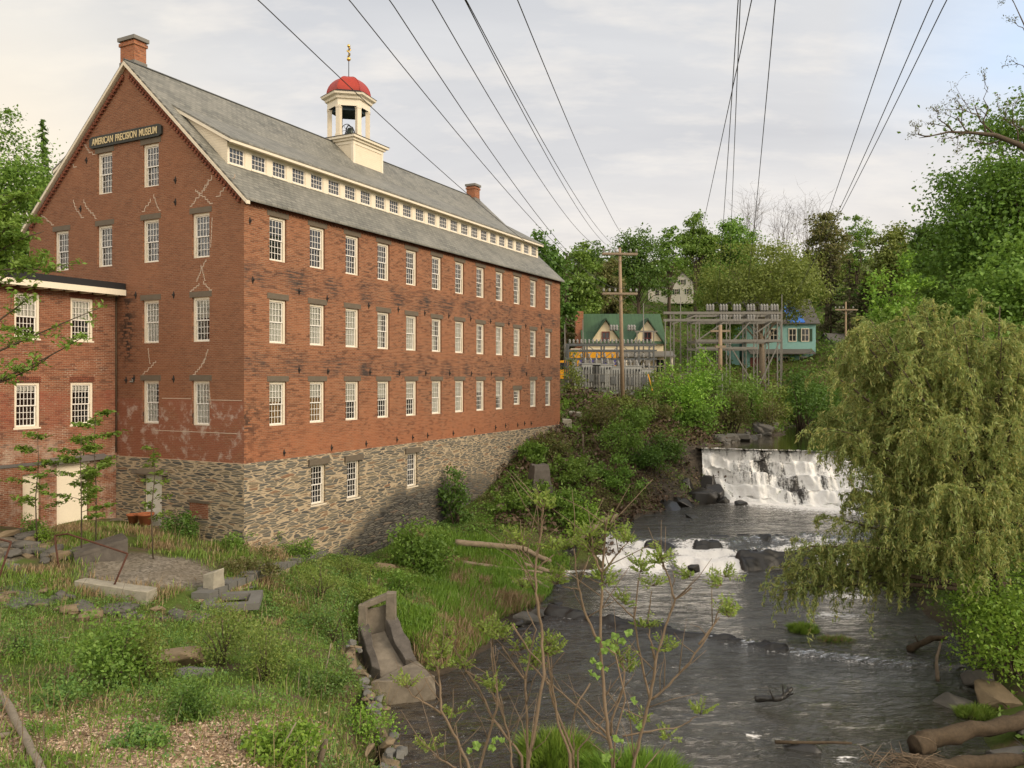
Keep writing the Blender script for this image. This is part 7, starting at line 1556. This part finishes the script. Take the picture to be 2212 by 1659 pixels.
grass('dry straw along the water edge of the grassy bank', 12000, (-3.5, 2, 28, 36.5), .42, ('straw',), 6, lambda x, y, z: sstep(-9.4, -9.9, z), .014)
weeds('leafy weeds on the bank below the mill', 50000, (-7, 3.5, 29, 46), .25, ('leaf_mid', 'leaf_weed'), 7, None, .08)
weeds('green undergrowth on the slope beside the falls', 80000, (-3, 14.5, 43, 64), .55, ('leaf_mid', 'leaf_brown'), 8, lambda x, y, z: np.where(z > -8.3, 1., .12)*(.2+sstep(.35, .6, fbm(x*.35, y*.35, 0, 16))), .13, .52)
weeds('dead brown twigs and vines on the slope beside the falls', 26000, (-1, 18, 44, 70), .7, ('deadtwig', 'deadtwig'), 9, lambda x, y, z: 1-.85*np.exp(-(((x-12.2)/2.6)**2+((y-58.2)/2.8)**2)**2), .28)
grass('mown grass at the far end of the mill', 26000, (3, 10, 58, 73), .22, ('blade_bright', 'blade'), 10, lambda x, y, z: (z > -4)*1., .03)
weeds('undergrowth round the substation and far bank', 60000, (-8, 48, 66, 112), .9, ('leaf_mid', 'leaf_brown'), 11, lambda x, y, z: .35+.65*(x > 12), .24, .53)
weeds('leafy forest floor on the hillside', 60000, (-70, 90, 105, 190), 1.6, ('leaf_mid', 'leaf_dark'), 12, None, .5)
weeds('undergrowth of the right bank', 50000, (12, 45, 12, 66), .7, ('leaf_mid', 'leaf_dark'), 13, lambda x, y, z: np.where(z > -9.2, 1., .25), .16)
def tuft(label, x, y, rx, ry, n, h, seed, z0, mats=('blade_bright', 'blade')):
    rs = np.random.RandomState(900+seed); a = rs.rand(n)*6.28; r = rs.rand(n)**.5; px, py = x+rx*r*np.cos(a), y+ry*r*np.sin(a); hh = h*(.35+1.1*rs.rand(n))*(1.1-.4*r)*(.6+.8*fbm(px*2.5, py*2.5, 0, seed)); b0 = np.stack([px, py, np.full(n, z0)+.1*(1-r)], 1)
    ln = np.stack([np.cos(a)*hh*.5*r+rs.normal(size=n)*.08, np.sin(a)*hh*.5*r+rs.normal(size=n)*.08, hh], 1); sd_ = unit(np.stack([-np.sin(a*3), np.cos(a*3), 0*a], 1))*.011; mid = b0+ln*np.array([.35, .35, .65]); e_ = b0+ln*np.array([1, 1, .9])
    root = empty('grass_tuft', label, 'grass tuft', (x, y, z0)); v = np.stack([b0, mid+sd_, e_, mid-sd_], 1).reshape(-1, 3)-np.array([x, y, z0])
    leaf_obj('blades', v, [M[mats[0]], M[mats[1]]], root, (rs.rand(n) > .6).astype(int)); b = MB(); b.lathe([(.85, -.35), (.8, -.06), (.5, .08), (.1, .15)], n=12); o = b.obj('sod', M['bark'], root); o.scale = (rx, ry, 1); return root
def chips_():
    rs = np.random.RandomState(41); x, y, z = scatter(52000, -13, -1.8, 9, 17.5, rs, lambda x, y, z: sstep(17.5, 12.5, y)*sstep(-2.2, -3.8, x)*sstep(.34, .50, fbm(x*.8, y*.8, 0, 3)+.12)); n = len(x)
    c = np.stack([x, y, z+.015+.02*rs.rand(n)], 1); tag(leaf_obj('wood_chips', leaf_arr(rs, c, .035+.045*rs.rand(n), .45, np.array([0, 0, 3.])), [M['chip']], None), 'pale wood chips strewn over the near left bank', 'wood chips', None, 'stuff')
t = NT('wood_chip'); M['chip'] = t.done(t.bsdf(t.ramp(t.island(), [(0., (.16, .10, .06)), (.35, (.34, .23, .14)), (.7, (.52, .38, .25)), (1., (.66, .52, .38))]), .9)); chips_()
grass('tall dry stalks scattered over the left bank', 5000, (-18, -2, 9, 31), .75, ('straw', 'deadtwig'), 21, lambda x, y, z: nog(x, y)*sstep(.45, .65, fbm(x*.5, y*.5, 0, 52)), .006, mixk=.5, name='dry_stalks')
tuft('tufted grass islet in midstream below the willow', 11.6, 32.4, .55, .5, 2600, .34, 1, -10.2)
tuft('lower end of the midstream grass islet', 12.4, 31.2, .75, .4, 1800, .26, 2, -10.22, ('blade_bright', 'straw'))
tuft('tall grass islet behind the sumac stems at the bottom edge', 1.2, 21.7, 1.0, 1.0, 3600, .62, 3, -10.3)
tuft('second grass islet behind the sumac stems, nearer the right', 3.1, 20.9, 1.4, .7, 3600, .55, 4, -10.3)
tuft('dark grass tuft by the stones near the big log', 14.0, 24.6, .6, .4, 1500, .3, 5, hz1(14.0, 24.6)+.02, ('blade', 'blade'))
# twig nest of flood debris by the big log
rs = np.random.RandomState(31); b = MB()
for i in range(150):
    p = Vector((10.2+rs.normal()*.5, 20.9+rs.normal()*.3, -10.1+abs(rs.normal())*.16)); d_ = Vector((rs.normal(), rs.normal()*.5, rs.normal()*.25)).normalized()*(.2+.4*rs.rand()); b.tube([p-d_, p+Vector((0, 0, .05)), p+d_], [.008, .010, .005], 4)
tag(b.obj('twig_heap', M['twig'], None), 'heap of flood twigs caught against the big log', 'twig heap', None, 'stuff')
# ------------------------------------------------------------------ camera, sky, light
cam = bpy.data.cameras.new('camera'); cam.sensor_width = 36; cam.lens = 36*F/1024; cam.shift_y = (CY-384)/1024; cam.clip_start = .1; cam.clip_end = 3000
co = link('camera', cam, None, (0, 0, 0), (PI/2, 0, 0)); SC.camera = co
SUN_EL, SUN_AZ = math.radians(26), math.radians(118)       # azimuth clockwise from +Y: low light from the right, a little behind
sd = Vector((math.sin(SUN_AZ)*math.cos(SUN_EL), math.cos(SUN_AZ)*math.cos(SUN_EL), math.sin(SUN_EL)))
sl = bpy.data.lights.new('sun', 'SUN'); sl.energy = 1.15; sl.angle = math.radians(24); sl.color = (1., .84, .64)
so = link('sun', sl, None, (0, -20, 60)); so.rotation_euler = (-sd).to_track_quat('-Z', 'Y').to_euler()
w = bpy.data.worlds.new('World'); SC.world = w; w.use_nodes = True; nt = w.node_tree
for n in list(nt.nodes): nt.nodes.remove(n)
T = NT.__new__(NT); T.t = nt; T.mat = None
out = nt.nodes.new('ShaderNodeOutputWorld')
sky = nt.nodes.new('ShaderNodeTexSky'); sky.sky_type = 'NISHITA'; sky.sun_disc = False; sky.sun_elevation = SUN_EL; sky.sun_rotation = SUN_AZ; sky.air_density = 1.; sky.dust_density = 2.
d = T.coord('Generated'); X, Y, Z = T.xyz(d); zc = T.m('MAXIMUM', Z, 0.)
den = T.m('ADD', zc, .22)      # clouds laid out on a flat layer overhead
cv = T.comb(T.m('DIVIDE', X, den), T.m('DIVIDE', Y, den), 0.)
n1 = T.noise(T.scale(cv, (.8, 1.5, 1.)), 1.0, 6, .55, .4); n2 = T.noise(T.scale(cv, (.5, .9, 1.)), .8, 3, .5); n3 = T.noise(T.scale(cv, (1.2, 2.6, 1.)), 2.2, 5, .6)
k = 4.85
cl = lambda c: tuple(x*k for x in c)
base = T.ramp(zc, [(0., cl((.90, .80, .68))), (.10, cl((.84, .775, .70))), (.25, cl((.68, .67, .665))), (.5, cl((.58, .595, .62))), (1., cl((.55, .56, .58)))])
cloud = T.mix(T.mr(n1, .36, .66), base, T.mix(1., base, (.80, .815, .85), 'MULTIPLY'))
cloud = T.mix(T.mr(n3, .48, .68, 0, .6), cloud, cl((.80, .755, .70)))
left = T.m('MULTIPLY', T.mr(T.m('DIVIDE', X, T.m('ADD', T.m('ABSOLUTE', Y), .05)), -.22, -.62, 0, 1, True), T.mr(zc, .52, .25, 0, 1))
cloud = T.mix(T.m('MULTIPLY', left, .85), cloud, T.mix(T.mr(zc, .1, .40), cl((.95, .80, .59)), cl((.82, .77, .67))))
back = T.mr(Y, .05, -.5, 0, 1, True); cloud = T.mix(T.m('MULTIPLY', back, .85), cloud, cl((1.55, 1.42, 1.24)))  # unseen sky behind the camera, brightened to lift the fill light
blue = T.m('MULTIPLY', T.m('MULTIPLY', T.mr(X, .34, .50), T.mr(zc, .24, .31)), T.mr(n2, .30, .55)); blue = T.m('MULTIPLY', blue, T.mr(Y, .0, .3))
skyb = T.mix(.55, T.mix(1., sky.outputs[0], (1.5, 1.5, 1.5), 'MULTIPLY'), cl((.58, .68, .80)))
allc = T.mix(T.m('MULTIPLY', blue, .75), cloud, skyb)
ground = T.mix(T.mr(Z, -.02, -.12), allc, cl((.10, .10, .08)))
bg = nt.nodes.new('ShaderNodeBackground'); nt.links.new(ground, bg.inputs[0]); bg.inputs[1].default_value = .1
nt.links.new(bg.outputs[0], out.inputs[0])
SC.view_settings.view_transform = 'Standard'; SC.view_settings.look = 'None'; SC.view_settings.exposure = 1.34; SC.view_settings.gamma = 1
SC.cycles.max_bounces = 8; SC.cycles.transparent_max_bounces = 16; SC.cycles.diffuse_bounces = 3; SC.cycles.glossy_bounces = 3
SC.cycles.use_denoising = True; SC.cycles.caustics_reflective = False; SC.cycles.caustics_refractive = False
